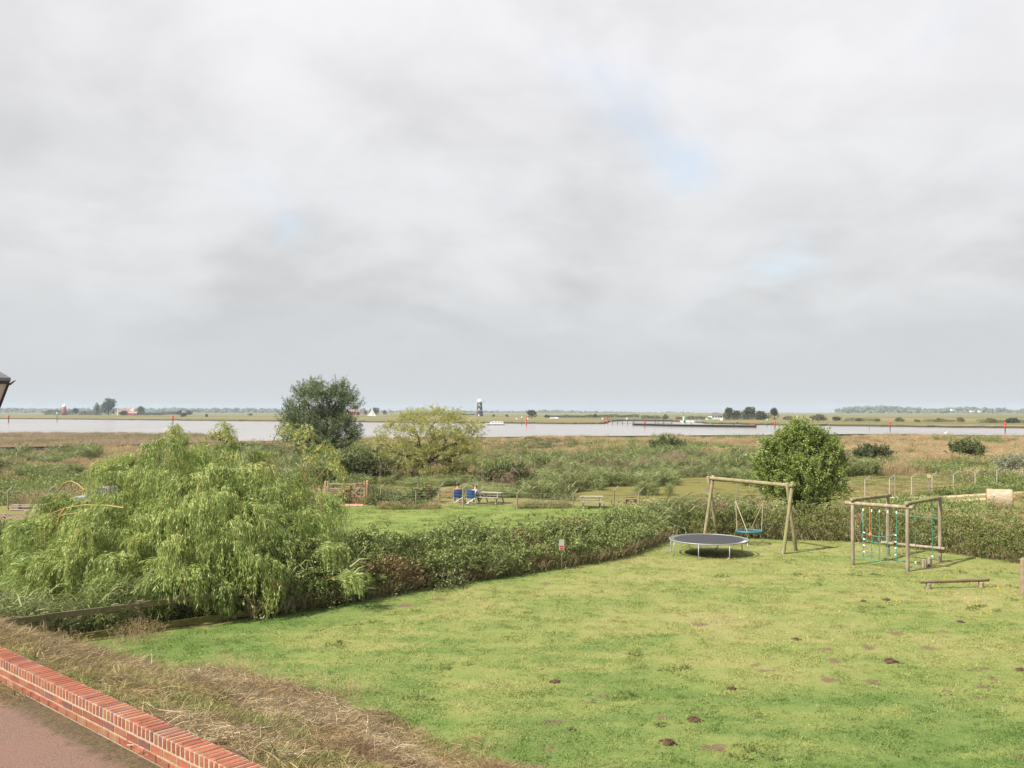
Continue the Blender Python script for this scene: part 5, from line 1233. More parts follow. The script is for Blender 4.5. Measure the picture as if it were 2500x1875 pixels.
# molehills
M_SOIL = solid('molehill_soil', (.085, .056, .035), (.155, .105, .068), .95, 40, 1.0, .05)
for k, (px, py, hw) in enumerate(MOLE):
    x, y, z = G(px, py); r = hw * y / F * .92; rng = random.Random(k); b = MB(); vs = []; fs = []
    for i in range(5):
        for j in range(16):
            th = j / 16 * 6.283; q = i / 4; rr = r * q * (1 + .22 * math.sin(3 * th + k) + rng.uniform(-.1, .1)); vs.append((x + rr * math.cos(th), y + rr * math.sin(th) * .9, z + r * .30 * (1 - q ** 1.6) * (1 + rng.uniform(-.3, .3)) + .012 - .03 * (i == 4)))
    for i in range(4):
        for j in range(16): a_ = i * 16 + j; b_ = i * 16 + (j + 1) % 16; fs.append((a_, b_, b_ + 16, a_ + 16))
    b.add(vs, fs); b2 = [b]
    for q in range(34):                                            # crumbs of earth
        th = rng.uniform(0, 6.283); rr = r * rng.uniform(.1, 1.25); s_ = rng.uniform(.012, .035)
        b.box((x + rr * math.cos(th), y + rr * math.sin(th), z + max(0, r * .4 * (1 - (rr / r) ** 1.6)) + s_ * .3), (s_, s_ * .9, s_ * .7), rng.uniform(0, 3))
    o = part('molehill', b, M_SOIL, None)
    setp(o, ['dark molehill with a broad bare patch just left of and below it', 'dark molehill nearest the bottom edge of the lawn', 'largest dark molehill on the right side of the lawn', 'small molehill up the lawn from the middle, below the swing', 'small molehill alone in the middle of the lawn', 'small molehill below the right end of the balance beam', 'small molehill below the climbing frame, right of another',
             'dark molehill nearest the tip of the dry bank', 'small molehill between the dry bank and a bare patch', 'dark molehill cut off by the right edge of the lawn', 'smallest molehill below the left climbing frame post'][k], 'molehill', 'molehills in the lawn')

# ------------------------------------------------------------------ signs
def text(s, name, parent, loc, size, mat, rx=math.pi / 2, rz=0.0, w=None):
    cu = bpy.data.curves.new('type_' + s, 'FONT'); cu.body = s; cu.size = size; cu.align_x = 'CENTER'; cu.align_y = 'CENTER'; cu.extrude = .002; cu.offset = size * .012
    tmp = bpy.data.objects.new('type_' + s, cu); C.objects.link(tmp); dg = bpy.context.evaluated_depsgraph_get(); me = bpy.data.meshes.new_from_object(tmp.evaluated_get(dg))
    bpy.data.objects.remove(tmp); bpy.data.curves.remove(cu); me.name = name; me.materials.clear(); me.materials.append(mat)
    o = bpy.data.objects.new(name, me); C.objects.link(o); o.parent = parent; o.location = loc; o.rotation_euler = (rx, 0, rz)
    if w: o.scale = (w, 1, 1)
    o['kind'] = 'stuff'; return o
M_SIGN = solid('brown_sign', (.105, .042, .020), (.08, .032, .016), .5, 3)
M_CREAM = solid('cream_letters', (.72, .60, .36), None, .5)
M_YEL = solid('yellow_letters', (.66, .52, .14), None, .5)
M_NEWP = solid('fence_post_wood', (.33, .225, .12), (.25, .165, .085), .85, 6, .4, .1, stretch=(1, 1, .3))
g = GP(1541, 1246); k = g[1] / F
ms_ = thing('fishery_sign', 'brown fishery name sign on short legs in the marsh grass', 'sign', g); zc_ = HC - g[1] * (1222.5 - 1005) / F - g[2]; wS, hS = 27 * k, 18 * k
b = MB(); b.box((0, 0, zc_), (wS, .03, hS), bevel=.004); part('board', b, M_SIGN, ms_, world=False)
for sx in (-.3, .3): b = MB(); b.box((sx * wS, .035, zc_ * .5), (.06, .04, zc_ + hS * .6)); part('leg', b, M_NEWP, ms_, world=False)
for s_, dz, sz in (('MARSH VIEW', .29, .27), ('CARP', 0, .25), ('FISHERY', -.28, .27)): text(s_, 'lettering', ms_, (0, -.018, zc_ + dz * hS), hS * sz * 1.15, M_CREAM, w=.92)
g = GP(1015, 1235); k = g[1] / F; cp = thing('parking_sign', 'small brown plank sign on a thin post by the field', 'sign', g); zc_ = HC - g[1] * (1191.5 - 1005) / F - g[2]
b = MB(); b.box((0, 0, zc_ * .5), (.06, .06, zc_)); part('post', b, M_POLE2, cp, world=False)
b = MB(); b.box((0, -.045, zc_), (16 * k, .025, 4.6 * k)); part('board', b, M_SIGN, cp, world=False); text('CAR PARK', 'lettering', cp, (0, -.06, zc_), 4.2 * k, M_CREAM, w=.85)
hs_ = W(1371, 1330, 30.6); k = 30.6 / F
nsg = thing('warning_notice', 'white notice with red lower panel hung on the bramble hedge', 'sign', (hs_[0], 30.6, 0))
b = MB(); b.box((0, .02, hs_[2] * .5 + .05), (.035, .03, hs_[2] + .25)); part('stake', b, M_OLD, nsg, world=False)
b = MB(); b.box((0, -.005, hs_[2]), (13 * k, .008, 26 * k)); part('plate', b, solid('notice_white', (.38, .38, .33), (.29, .30, .25), .5, 6), nsg, world=False)
b = MB(); b.box((0, -.0115, hs_[2] - 7 * k), (9.5 * k, .003, 8.5 * k)); part('red_panel', b, solid('notice_red', (.38, .02, .02), None, .5), nsg, world=False)
text('No entry', 'lettering', nsg, (0, -.0145, hs_[2] - 7 * k), 2.5 * k, M_WHITE)

# ------------------------------------------------------------------ field gate
gr_ = GP(895, 1228); YG_ = gr_[1]; k = YG_ / F; z0 = gr_[2]
def gz(py): return HC - YG_ * (py - 1005) / F
def gxp(px): return (px - 1250) / F * YG_
gate = thing('field_gate', 'five bar wooden field gate with brown signs beside the willow', 'gate', (gxp(848), YG_, z0))
M_GATE = solid('gate_wood', (.36, .30, .225), (.28, .23, .17), .85, 5, .3, .1, stretch=(.3, 1, 1))
xl, xr = gxp(799), gxp(891)
for py, th_ in ((1181, 3.4), (1192.5, 2.4), (1202.5, 2.6), (1211.5, 2.6), (1220.5, 2.6)):
    b = MB(); b.box(((xl + xr) / 2, YG_, gz(py)), (xr - xl, .035, th_ * k)); part('bar', b, M_GATE, gate)
for xx in (xl + .04, xr - .04): b = MB(); b.box((xx, YG_ - .005, (gz(1174) + gz(1224)) / 2), (.09, .07, gz(1174) - gz(1224))); part('stile', b, M_GATE, gate)
for (px0, py0, px1, py1) in ((884, 1184, 848, 1220), (850, 1192, 886, 1220)):
    b = MB(); d = Vector((gxp(px1) - gxp(px0), 0, gz(py1) - gz(py0))); b.box(((gxp(px0) + gxp(px1)) / 2, YG_ - .045, (gz(py0) + gz(py1)) / 2), (d.length, .03, .075), M=Matrix.Rotation(-math.atan2(d.z, d.x), 4, 'Y')); part('brace', b, M_GATE, gate)
for px, top in ((897, 1172), (795, 1174)):
    pt = thing('gate_post', 'stout brown round-topped gate post right of the field gate' if px > 850 else 'brown gate post half hidden by the willow at the gate hinge', 'post', (gxp(px), YG_ + .02, z0), group='gate posts')
    b = MB(); b.tube([(gxp(px), YG_ + .02, z0 - .2), (gxp(px), YG_ + .02, gz(top + 2)), (gxp(px), YG_ + .02, gz(top))], [.085, .085, .045], 12); part('pole', b, M_NEWP, pt, True)
    if px > 850: b = MB(); b.tube([(gxp(900), YG_ + .05, gz(1190)), (gxp(915), YG_ + .2, gz(1226))], .04, 6); part('brace', b, M_GATE, pt)
for (px0, py0, px1, py1, rows, mt, lab) in ((836, 1180.5, 859, 1196, ['MARSH VIEW', 'COARSE', 'FISHERY'], M_CREAM, 'upper square brown name sign on the field gate'), (834, 1202, 859, 1216.5, ['PERMITS', 'MUST BE', 'BOUGHT', 'ON SITE'], M_YEL, 'lower square brown sign with yellow letters on the field gate'), (871, 1180.3, 887, 1184.8, ['CLOSE', 'GATE'], M_YEL, 'small brown and yellow strip sign on the top gate bar')):
    sg = thing('gate_sign', lab, 'sign', (gxp((px0 + px1) / 2), YG_ - .09, gz((py0 + py1) / 2)), group='signs on the field gate')
    b = MB(); b.box((0, 0, 0), ((px1 - px0) * k, .02, (py1 - py0) * k)); part('board', b, M_SIGN, sg, world=False); n = len(rows); hh = (py1 - py0) * k
    for i, r_ in enumerate(rows): text(r_, 'lettering', sg, (0, -.013, hh * (.5 - (i + .5) / n)), hh / n * .95, mt, w=.85)

# ------------------------------------------------------------------ wire fences with sloping arms
M_WIRE = solid('fence_wire', (.30, .31, .30), None, .5, 5, 0, .5, .6)
M_ARM = solid('fence_arm', (.48, .50, .50), (.36, .38, .38), .4, 8, 0, .5, .5)
def wire_fence(label, posts, wires, armx, group_mat):
    """posts: (x, y, ground, height); wires strung between neighbours at each height"""
    c = posts[len(posts) // 2]; f = thing('wire_fence', label, 'fence', (c[0], c[1], c[2]))
    for x, y, z, h in posts:
        b = MB(); b.tube([(x, y, z - .2), (x, y, z + h)], .05, 8); p = part('post', b, group_mat, f)
        a_ = MB(); a_.box((x + armx * .16, y - .04, z + h + .12), (.045, .03, .42), M=Matrix.Rotation(armx * .9, 4, 'Y')); part('arm', a_, M_ARM, p)
    for hz in wires:
        for i in range(len(posts) - 1):
            p, q = posts[i], posts[i + 1]
            if math.hypot(q[0] - p[0], q[1] - p[1]) > 14: continue
            b = MB(); b.tube([(p[0], p[1] - .055, p[2] + p[3] * hz), (q[0], q[1] - .055, q[2] + q[3] * hz)], .006, 3, False); part('wire', b, M_WIRE, f)
    return f
front = [(px, GP(px, by), h) for px, by, h in ((20, 1246, 1.25), (121, 1244, 1.25), (222, 1243, 1.2), (930, 1233, 1.2), (1015 + 58, 1230, 1.15), (1131, 1243, 1.35), (1263, 1243, 1.05), (1400, 1242, 1.0), (1499, 1240, 1.15), (1560, 1242, 1.1))]
wire_fence('wire fence with sloping arms behind the camping chairs and gate', [(*g, h) for _, g, h in front], (.2, .35, .5, .65, .8, .95), .9, solid('weathered_post', (.28, .22, .15), (.20, .15, .10), .9, 6))
rp2 = []
for px, ty in ((2112, 1171), (2172, 1168), (2226, 1164), (2276, 1160.5), (2328, 1158.5), (2381, 1154.5), (2434, 1149.5), (2496, 1146)):
    Y = 64.5 + (px - 2112) / (2496 - 2112) * 13.0; x, y, z = W(px, ty, Y); zg = land1(x, y); rp2.append((x, y, zg, z - zg))
wire_fence('wire fence with pale sloping arms running along the sandy track', rp2, (.3, .55, .8, .97), 1, solid('pale_post', (.36, .33, .27), (.28, .25, .2), .9, 6))
rp3 = []
for px in (1272, 1318, 1375, 1430, 1490, 1560, 1660, 1721, 1778):
    Y = 103.0; x, y, z = W(px, 1110, Y); zg = land1(x, y); rp3.append((x, y, zg, 1.25))
wire_fence('far wire fence crossing the marsh below the flood bank', rp3, (.5, .9), -1, solid('far_post', (.36, .33, .27), (.28, .25, .2), .9, 6))
for px, ty, by, lab in ((2185, 1155, 1200, 'thin plain stake standing by the track fence'), (1305, 1130, 1150, 'thin pale stake standing in the reeds')):
    Y = 68 if px > 2000 else 84; x, y, z = W(px, ty, Y); zg = land1(x, y); t_ = thing('stake', lab, 'stake', (x, y, zg)); b = MB(); b.box((x, y, (z + zg) / 2), (.07, .06, z - zg)); part('pole', b, M_POLE2, t_)
x, y, z = W(2267, 1157, 69.5); zg = land1(x, y); t_ = thing('finger_post', 'weathered stake with small pale notch board by the track fence', 'sign', (x, y, zg)); b = MB(); b.box((x, y, (z + zg) / 2), (.10, .08, z - zg)); part('post', b, M_POLE2, t_)
b = MB(); b.box((x, y - .06, z - .12), (.28, .03, .16)); b.box((x, y - .06, z - .26), (.22, .03, .10)); part('board', b, solid('pale_yellow_board', (.55, .47, .22), (.42, .36, .18), .7), t_)

# ------------------------------------------------------------------ camping chairs, people, tables
M_BLUE = solid('blue_canvas', (.030, .125, .42), (.024, .10, .34), .7, 8); M_NAVY = solid('navy_trim', (.02, .03, .07)); M_LEGW = solid('pale_chair_leg', (.55, .56, .56), None, .4, 5, 0, .5, .4)
def camp_chair(label, g, rz):
    ch = thing('camping_chair', label, 'chair', g, rz, 'blue camping chairs')
    b = MB(); P = [(-.27, -.02, .40), (.27, -.02, .40), (.29, -.20, .93), (-.29, -.20, .93)]   # canvas back, sagging a little
    rows_ = [[(x_ * (1 - .04 * math.sin(3.14 * j / 5)), -.02 - .18 * j / 5 - .05 * math.cos(x_ * 5.2), .40 + .53 * j / 5) for x_ in np.linspace(-.28, .28, 6)] for j in range(6)]
    vs = [p for r_ in rows_ for p in r_] + [(p[0], p[1] + .012, p[2]) for r_ in rows_ for p in r_]
    fs = [(j * 6 + i, j * 6 + i + 1, j * 6 + i + 7, j * 6 + i + 6) for j in range(5) for i in range(5)]; fs += [tuple(36 + q for q in f[::-1]) for f in fs]
    fs += [(i, 36 + i, 37 + i, i + 1) for i in range(5)] + [(30 + i, 31 + i, 67 + i, 66 + i) for i in range(5)]
    b.add(vs, fs); part('backrest', b, M_BLUE, ch, world=False)
    b = MB(); b.box((0, .20, .39), (.54, .46, .02), bevel=.004); part('seat', b, M_BLUE, ch, world=False)
    for sx in (-1, 1):
        b = MB(); b.tube([(sx * .29, -.12, .02), (sx * .29, -.08, .42), (sx * .29, -.20, .95)], .014, 6); part('rear_leg', b, M_LEGW, ch, world=False)
        b = MB(); b.tube([(sx * .29, .44, .02), (sx * .29, .42, .62)], .014, 6); part('front_leg', b, M_LEGW, ch, world=False)
        b = MB(); b.box((sx * .31, .18, .62), (.07, .52, .02)); part('armrest', b, M_NAVY, ch, world=False)
        b = MB(); b.tube([(sx * .28, -.13, .40), (-sx * .28, -.11, .02)], .013, 6); part('cross_brace', b, M_LEGW, ch, world=False)
    return ch
c1 = GP(1118, 1229); c2 = GP(1150, 1231)
camp_chair('blue camping chair on the left behind the brown fence post', c1, .12); camp_chair('blue camping chair on the right next to the picnic table', c2, -.10)
def skin_body(name, pts, edges, radii, mat, parent, sub=2):
    me = bpy.data.meshes.new(name); me.from_pydata(pts, edges, []); me.update(); o = bpy.data.objects.new(name, me); C.objects.link(o); o.parent = parent
    me.materials.append(mat); sk = o.modifiers.new('skin', 'SKIN'); sk.use_smooth_shade = True
    if not me.skin_vertices: me.attributes
    for i, r_ in enumerate(radii): me.skin_vertices[0].data[i].radius = (r_ if isinstance(r_, tuple) else (r_, r_))
    me.skin_vertices[0].data[0].use_root = True
    s_ = o.modifiers.new('smooth', 'SUBSURF'); s_.levels = s_.render_levels = sub; return o
def sitter(label, g, rz, lean, shirt, hair, hat=None, reach=0.0):
    """a seated adult facing away from the camera; lean tips the trunk forward, reach swings the right arm down and out"""
    pn = thing('person', label, 'person', g, rz)
    ln = lean; ph = (0, .12, .47); ch = (0, .12 + .42 * math.sin(ln), .47 + .42 * math.cos(ln)); nk = (0, .12 + .56 * math.sin(ln), .47 + .56 * math.cos(ln)); hd = (0, nk[1] + .16 * math.sin(ln * .8) + .02, nk[2] + .17 * math.cos(ln * .6)); hd2 = (0, hd[1] + .05, hd[2] + .07)
    pts = [ph, (0, .12 + .2 * math.sin(ln), .47 + .2 * math.cos(ln)), ch, nk, hd, hd2]; edges = [(0, 1), (1, 2), (2, 3), (3, 4), (4, 5)]; rad = [(.15, .11), (.15, .11), (.16, .11), .055, .095, .075]
    for sx in (-1, 1):
        i = len(pts); rr = reach if sx > 0 else 0
        sh_ = (sx * .19, ch[1] + .02, ch[2] + .05); el_ = (sx * (.27 + .08 * rr), ch[1] + .12, ch[2] - .22); wr = (sx * (.20 + .18 * rr), ch[1] + .32 - .1 * rr, ch[2] - .28 - .18 * rr); hn = (sx * (.18 + .2 * rr), ch[1] + .40 - .1 * rr, ch[2] - .28 - .26 * rr)
        pts += [sh_, el_, wr, hn]; edges += [(2, i), (i, i + 1), (i + 1, i + 2), (i + 2, i + 3)]; rad += [.065, .050, .036, .042]
        i = len(pts); pts += [(sx * .10, .14, .46), (sx * .17, .56, .49), (sx * .17, .62, .09), (sx * .17, .78, .05)]; edges += [(0, i), (i, i + 1), (i + 1, i + 2), (i + 2, i + 3)]; rad += [.095, .065, .048, .045]
    skin_body('body', pts, edges, rad, solid('skin_tone', (.50, .30, .22), (.44, .26, .19), .6, 4), pn)
    s_pts = [ph, pts[1], ch, (nk[0], nk[1] - .02, nk[2] - .04)]; s_e = [(0, 1), (1, 2), (2, 3)]; s_r = [(.165, .125), (.165, .125), (.175, .125), .075]
    for sx, o_ in ((-1, 6), (1, 14)):
        i = len(s_pts); s_pts += [pts[o_], pts[o_ + 1], tuple(np.array(pts[o_ + 1]) * .3 + np.array(pts[o_ + 2]) * .7)]; s_e += [(2, i), (i, i + 1), (i + 1, i + 2)]; s_r += [.078, .062, .050]
    skin_body('shirt', s_pts, s_e, s_r, shirt, pn)
    t_pts = [(0, .13, .45)]; t_e = []; t_r = [(.16, .12)]
    for sx in (-1, 1):
        i = len(t_pts); t_pts += [(sx * .10, .15, .46), (sx * .17, .56, .49), (sx * .17, .62, .14)]; t_e += [(0, i), (i, i + 1), (i + 1, i + 2)]; t_r += [.108, .078, .062]
    skin_body('trousers', t_pts, t_e, t_r, solid('dark_trousers', (.03, .032, .04)), pn)
    hm = MB(); hm.lathe([(.02, .135), (.07, .12), (.105, .06), (.112, 0), (.105, -.05), (.08, -.09)], (hd2[0], hd2[1] - .02, hd2[2] - .03), 14, Matrix.Rotation(-ln * .5, 4, 'X')); part('hair', hm, hair, pn, True, world=False)
    if hat:
        hm = MB(); hm.lathe([(.01, .16), (.08, .15), (.118, .09), (.125, .04), (.19, .025), (.19, .015), (.12, .02)], (hd2[0], hd2[1] - .01, hd2[2] - .02), 16, Matrix.Rotation(-ln * .4, 4, 'X')); part('hat', hm, hat, pn, True, world=False)
    return pn
M_PLAID, t, bs, out = mat_new('plaid_shirt'); tcn = N(t, 'ShaderNodeTexCoord'); sp_ = N(t, 'ShaderNodeSeparateXYZ'); L(t, tcn.outputs['Object'], sp_.inputs[0])
def stripe(o_): return map_range(t, math_node(t, 'SINE', math_node(t, 'MULTIPLY', o_, 70.0)), -.2, .2)
L(t, mixc(t, stripe(sp_.outputs[0]), mixc(t, stripe(sp_.outputs[2]), (.16, .14, .34), (.36, .13, .20)), (.42, .40, .52)), bs.inputs['Base Color']); bs.inputs['Roughness'].default_value = .8
sitter('person in a dark hat and orange brown top seated in the left camping chair', (c1[0], c1[1] - .02, c1[2]), .12, .10, solid('brown_top', (.30, .15, .07), (.22, .10, .05), .8), solid('dark_hair', (.03, .025, .02)), solid('dark_hat', (.045, .04, .045)))
sitter('person in a purple plaid shirt bending forward in the right camping chair', (c2[0] + .10, c2[1] + .05, c2[2]), -.35, .62, M_PLAID, solid('grey_hair', (.12, .10, .09)), None, 1.0)
g = GP(1135, 1228); bkt = thing('bucket', 'small pale yellow bucket on the grass between the two camping chairs', 'bucket', g); b = MB(); b.lathe([(.10, 0), (.13, .24), (.14, .245), (.125, .235), (.095, .02)], n=14); part('pail', b, solid('pale_bucket', (.60, .62, .38)), bkt, True, world=False); b = MB(); b.tube([(-.13, 0, .23), (-.09, 0, .33), (0, 0, .37), (.09, 0, .33), (.13, 0, .23)], .006, 5); part('handle', b, M_STEEL, bkt, world=False)
M_TABLE = solid('grey_table_wood', (.31, .285, .215), (.22, .20, .15), .85, 5, .3, .1, stretch=(.3, 1, 1))
def picnic(label, g, rz, L_=1.7):
    t_ = thing('picnic_table', label, 'picnic table', g, rz, 'picnic tables by the pond')
    for j in range(5): b = MB(); b.box((0, (j - 2) * .145, .735), (L_, .135, .04), bevel=.004); part('top_plank', b, M_TABLE, t_, world=False)
    for sy in (-1, 1):
        for j in range(2): b = MB(); b.box((0, sy * (.62 + j * .135), .445), (L_, .125, .04), bevel=.004); part('seat_plank', b, M_TABLE, t_, world=False)
    for sx in (-1, 1):
        for sy in (-1, 1):
            b = MB(); d = Vector((0, sy * .42, -.71)); b.box((sx * L_ * .36, sy * .44, .365), (.05, .09, .83), M=Matrix.Rotation(math.atan2(sy * .42, .71), 4, 'X')); part('leg', b, M_TABLE, t_, world=False)
        b = MB(); b.box((sx * (L_ * .36 - .052), 0, .40), (.045, 1.45, .09)); part('cross_bar', b, M_TABLE, t_, world=False)
    return t_
picnic('grey wooden picnic table beside the camping chairs', GP(1200, 1229), -.42); picnic('low grey picnic table standing in grass at the pond edge', GP(1444, 1240), -.05, 1.5)

# ------------------------------------------------------------------ round bale, timber, car
g = GP(2440, 1244); bale = thing('round_bale', 'pale round straw bale beside the sandy track', 'bale', g, -.42)
M_BALE = solid('straw_bale', (.39, .32, .225), (.26, .205, .135), .95, 7, 1.0, .05, stretch=(1, 6, 6), c3=(.44, .385, .30)); M_BALEEND = solid('bale_end', (.36, .245, .12), (.26, .17, .08), .95, 14, .9, .05)
RB, LB = .66, 1.45
pr_ = [(RB * .96, -LB / 2), (RB, -LB / 2 + .06)] + [(RB * (1 + .012 * math.sin(q * 2.1)), -LB / 2 + .06 + (LB - .12) * q / 8) for q in range(1, 8)] + [(RB, LB / 2 - .06), (RB * .96, LB / 2)]
b = MB(); b.lathe(pr_, (0, 0, RB - .03), 32, Matrix.Rotation(math.pi / 2, 4, 'Y')); part('wrapped_straw', b, M_BALE, bale, True, world=False)
for sx in (-1, 1):
    b = MB(); b.lathe([(.02, .03), (RB * .35, .025), (RB * .7, .02), (RB * .955, 0)], (sx * (LB / 2 + .002), 0, RB - .03), 28, Matrix.Rotation(sx * math.pi / 2, 4, 'Y')); part('end_face', b, M_BALEEND, bale, True, world=False)
M_PLANK = solid('stacked_plank', (.36, .29, .235), (.26, .20, .155), .9, 5, .4, .1, stretch=(.3, 1, 1))
g = GP(72, 1246); tp = thing('timber_stack', 'low stack of old planks on the bare soil left of the willow', 'timber stack', g)
for (dx, dy, dz, l, w, h, rz) in ((-.2, .5, .16, 2.3, .3, .30, .03), (.5, .2, .12, 2.2, .25, .06, -.02), (.1, -.2, .05, 2.4, .24, .05, .06), (.8, -.5, .04, 1.7, .22, .05, 0), (-.5, .1, .22, 1.8, .2, .05, .1)):
    b = MB(); b.box((dx, dy, dz), (l, w, h), rz, bevel=.006); part('plank', b, M_PLANK, tp, world=False)
M_SILV = solid('silver_paint', (.42, .44, .47), (.40, .42, .45), .3, 2, 0, .5, .5); M_GLASS = solid('car_glass', (.10, .12, .14), (.12, .14, .16), .08, 2, 0, .6); M_TYRE = solid('tyre', (.02, .02, .02))
cx0, cy0 = W(262, 1190, 58.0)[0], 58.0; car = thing('parked_car', 'silver car parked behind the weeping willow, roof showing through leaves', 'car', (cx0, cy0, land1(cx0, cy0)), .25)
prof = [(-2.0, .35), (-2.05, .62), (-1.95, .86), (-1.25, .95), (1.35, .98), (1.95, .9), (2.05, .6), (2.0, .35)]; cab = [(-1.2, .95), (-.55, 1.42), (.75, 1.46), (1.45, .98)]
def side_prism(poly, hw, top=None):
    n = len(poly); b = MB(); b.add([(x, -hw * (1 if (top is None or i in (0, n - 1)) else top), z) for i, (x, z) in enumerate(poly)] + [(x, hw * (1 if (top is None or i in (0, n - 1)) else top), z) for i, (x, z) in enumerate(poly)], [tuple(range(n)), tuple(range(2 * n - 1, n - 1, -1))] + [(i, n + i, n + (i + 1) % n, (i + 1) % n) for i in range(n)]); return b
part('body', side_prism(prof, .86), M_SILV, car, world=False); part('cabin_glass', side_prism(cab, .80, .80), M_GLASS, car, world=False)
part('roof', side_prism([(-.62, 1.405), (-.5, 1.47), (.7, 1.50), (.85, 1.43)], .66), M_SILV, car, world=False)
for sx in (-1.25, 1.3):
    for sy in (-1, 1): b = MB(); b.lathe([(.18, -.1), (.31, -.1), (.33, 0), (.31, .1), (.18, .1)], (sx, sy * .80, .32), 20, Matrix.Rotation(math.pi / 2, 4, 'X')); part('wheel', b, M_TYRE, car, world=False)
g = GP(925, 1229); rk = thing('rubble_heap', 'small heap of pale stones at the foot of the gate post', 'rubble', g); 
for q in range(7): b = MB(); s_ = R1.uniform(.12, .25); b.lathe([(s_ * .5, 0), (s_ * .62, s_ * .25), (s_ * .35, s_ * .5)], (R1.uniform(-.5, .5), R1.uniform(-.2, .2), 0), 7); part('stone', b, solid('pale_stone', (.38, .32, .26), (.3, .25, .2)), rk, world=False)
# ------------------------------------------------------------------ river wall of sheet piles
M_PILE = solid('sheet_pile', (.26, .27, .28), (.18, .19, .20), .8, 3, .3, .2); M_CAP = solid('pile_capping', (.035, .033, .030), (.06, .055, .05), .8, 2)
rwl = thing('river_wall', 'long grey sheet pile wall with dark capping along the near river edge', 'wall', (0, 195, -.2))
AX = along(PIL[1:9], .55); vs = []; fs = []
def pil_top(x): return float(np.interp(x, [-140, -60, -30, 60, 80, 120], [-.08, -.08, -.2, -.16, -.05, -.02]))
for i, (p, tdir) in enumerate(AX):
    nr = Vector((tdir.y, -tdir.x, 0)); q = p + nr * (.16 if (i // 2) % 2 else -.16); vs += [(q.x, q.y, -2.4), (q.x, q.y, pil_top(q.x))]
fs = [(2 * i, 2 * i + 2, 2 * i + 3, 2 * i + 1) for i in range(len(AX) - 1)]
b = MB(); b.add(vs, fs); part('sheet_piling', b, M_PILE, rwl)
b = MB(); top_ = [(p.x, p.y, pil_top(p.x) + .07) for p, _ in AX[::6]]
vs = []; 
for (p, tdir) in AX[::6]:
    nr = Vector((tdir.y, -tdir.x, 0)); z = pil_top(p.x)
    for o_, dz in ((.24, -.02), (.24, .14), (-.24, .14), (-.24, -.02)): q = p + nr * o_; vs.append((q.x, q.y, z + dz))
fs = [(i * 4 + k, i * 4 + (k + 1) % 4, i * 4 + 4 + (k + 1) % 4, i * 4 + 4 + k) for i in range(len(vs) // 4 - 1) for k in range(4)]
b.add(vs, fs); part('capping', b, M_CAP, rwl)

# ------------------------------------------------------------------ things standing in and on the river
M_RED = solid('marker_red', (.62, .055, .035), (.5, .045, .03), .5, 2); M_GRN = solid('marker_green', (.06, .30, .12), (.05, .24, .10), .5, 2); M_DARKP = solid('wet_pile', (.035, .032, .030), (.06, .055, .05), .7, 2); M_BOATW = solid('boat_white', (.74, .75, .75), (.68, .69, .70), .35, 1)
def fx(px, Y): return (px - 1250) / F * Y
def marker(px, ty, by, col, lab, grp, w=4.6, split=.52):
    Y = F * (HC - RIVER_Z) / (by - 1005); k = Y / F; x = fx(px, Y); h = (by - ty) * k
    t_ = thing('channel_marker', lab, 'channel marker', (x, Y, RIVER_Z), group=grp)
    b = MB(); b.tube([(0, 0, -1), (0, 0, h * .95)], [w * k * .24] * 2, 8); part('pile', b, M_DARKP, t_, world=False)
    if col == 'red':
        b = MB(); b.lathe([(w * k * .34, h * split), (w * k * .46, h * (split + .04)), (w * k * .46, h * .93), (w * k * .30, h * .97), (w * k * .05, h * 1.0)], n=10); part('topmark', b, M_RED, t_, world=False)
        b = MB(); b.box((w * k * .15, -w * k * .3, h * (split - .05)), (w * k * .9, w * k * .5, h * .07)); part('bracket', b, M_DARKP, t_, world=False)
    else:
        b = MB(); b.tube([(0, 0, h * .42), (0, 0, h * .80)], w * k * .34, 8); part('sleeve', b, M_GRN, t_, world=False)
        b = MB(); b.lathe([(w * k * .42, h * .80), (w * k * .38, h * .9), (w * k * .04, h * 1.0)], n=9); part('topmark', b, M_BOATW if col == 'white' else M_GRN, t_, world=False)
RG, GGp = 'red channel markers', 'green channel markers'
for a_ in ((21, 1013, 1031, 'red', 'red channel marker farthest left, near the lantern', RG), (422, 1014, 1034, 'red', 'red channel marker just above the weeping willow top', RG), (1285, 1017, 1039.5, 'red', 'red channel marker right of the white cruiser', RG, 3.0, .20),
           (1574, 1027, 1042.5, 'red', 'short red channel marker in front of the long jetty', RG), (1892, 1027.5, 1047, 'red', 'red channel marker above the left of the round bushy tree', RG), (2173, 1028, 1051.5, 'red', 'red channel marker right of the round bushy tree', RG), (2454, 1031, 1056, 'red', 'biggest red channel marker, farthest right', RG, 5.4),
           (139, 1006, 1029, 'white', 'slim green channel marker with white top near the far brick mill', GGp, 3.2), (1274, 1016, 1037, 'white', 'green channel marker close beside a red one near the cruiser', GGp, 3.0), (1872.5, 1022.5, 1041.5, 'white', 'slim white topped channel marker by the lone far tree', GGp, 2.8), (2122, 1027, 1046, 'green', 'thin dark green channel marker right of the round bushy tree', GGp, 2.8)):
    marker(*a_)
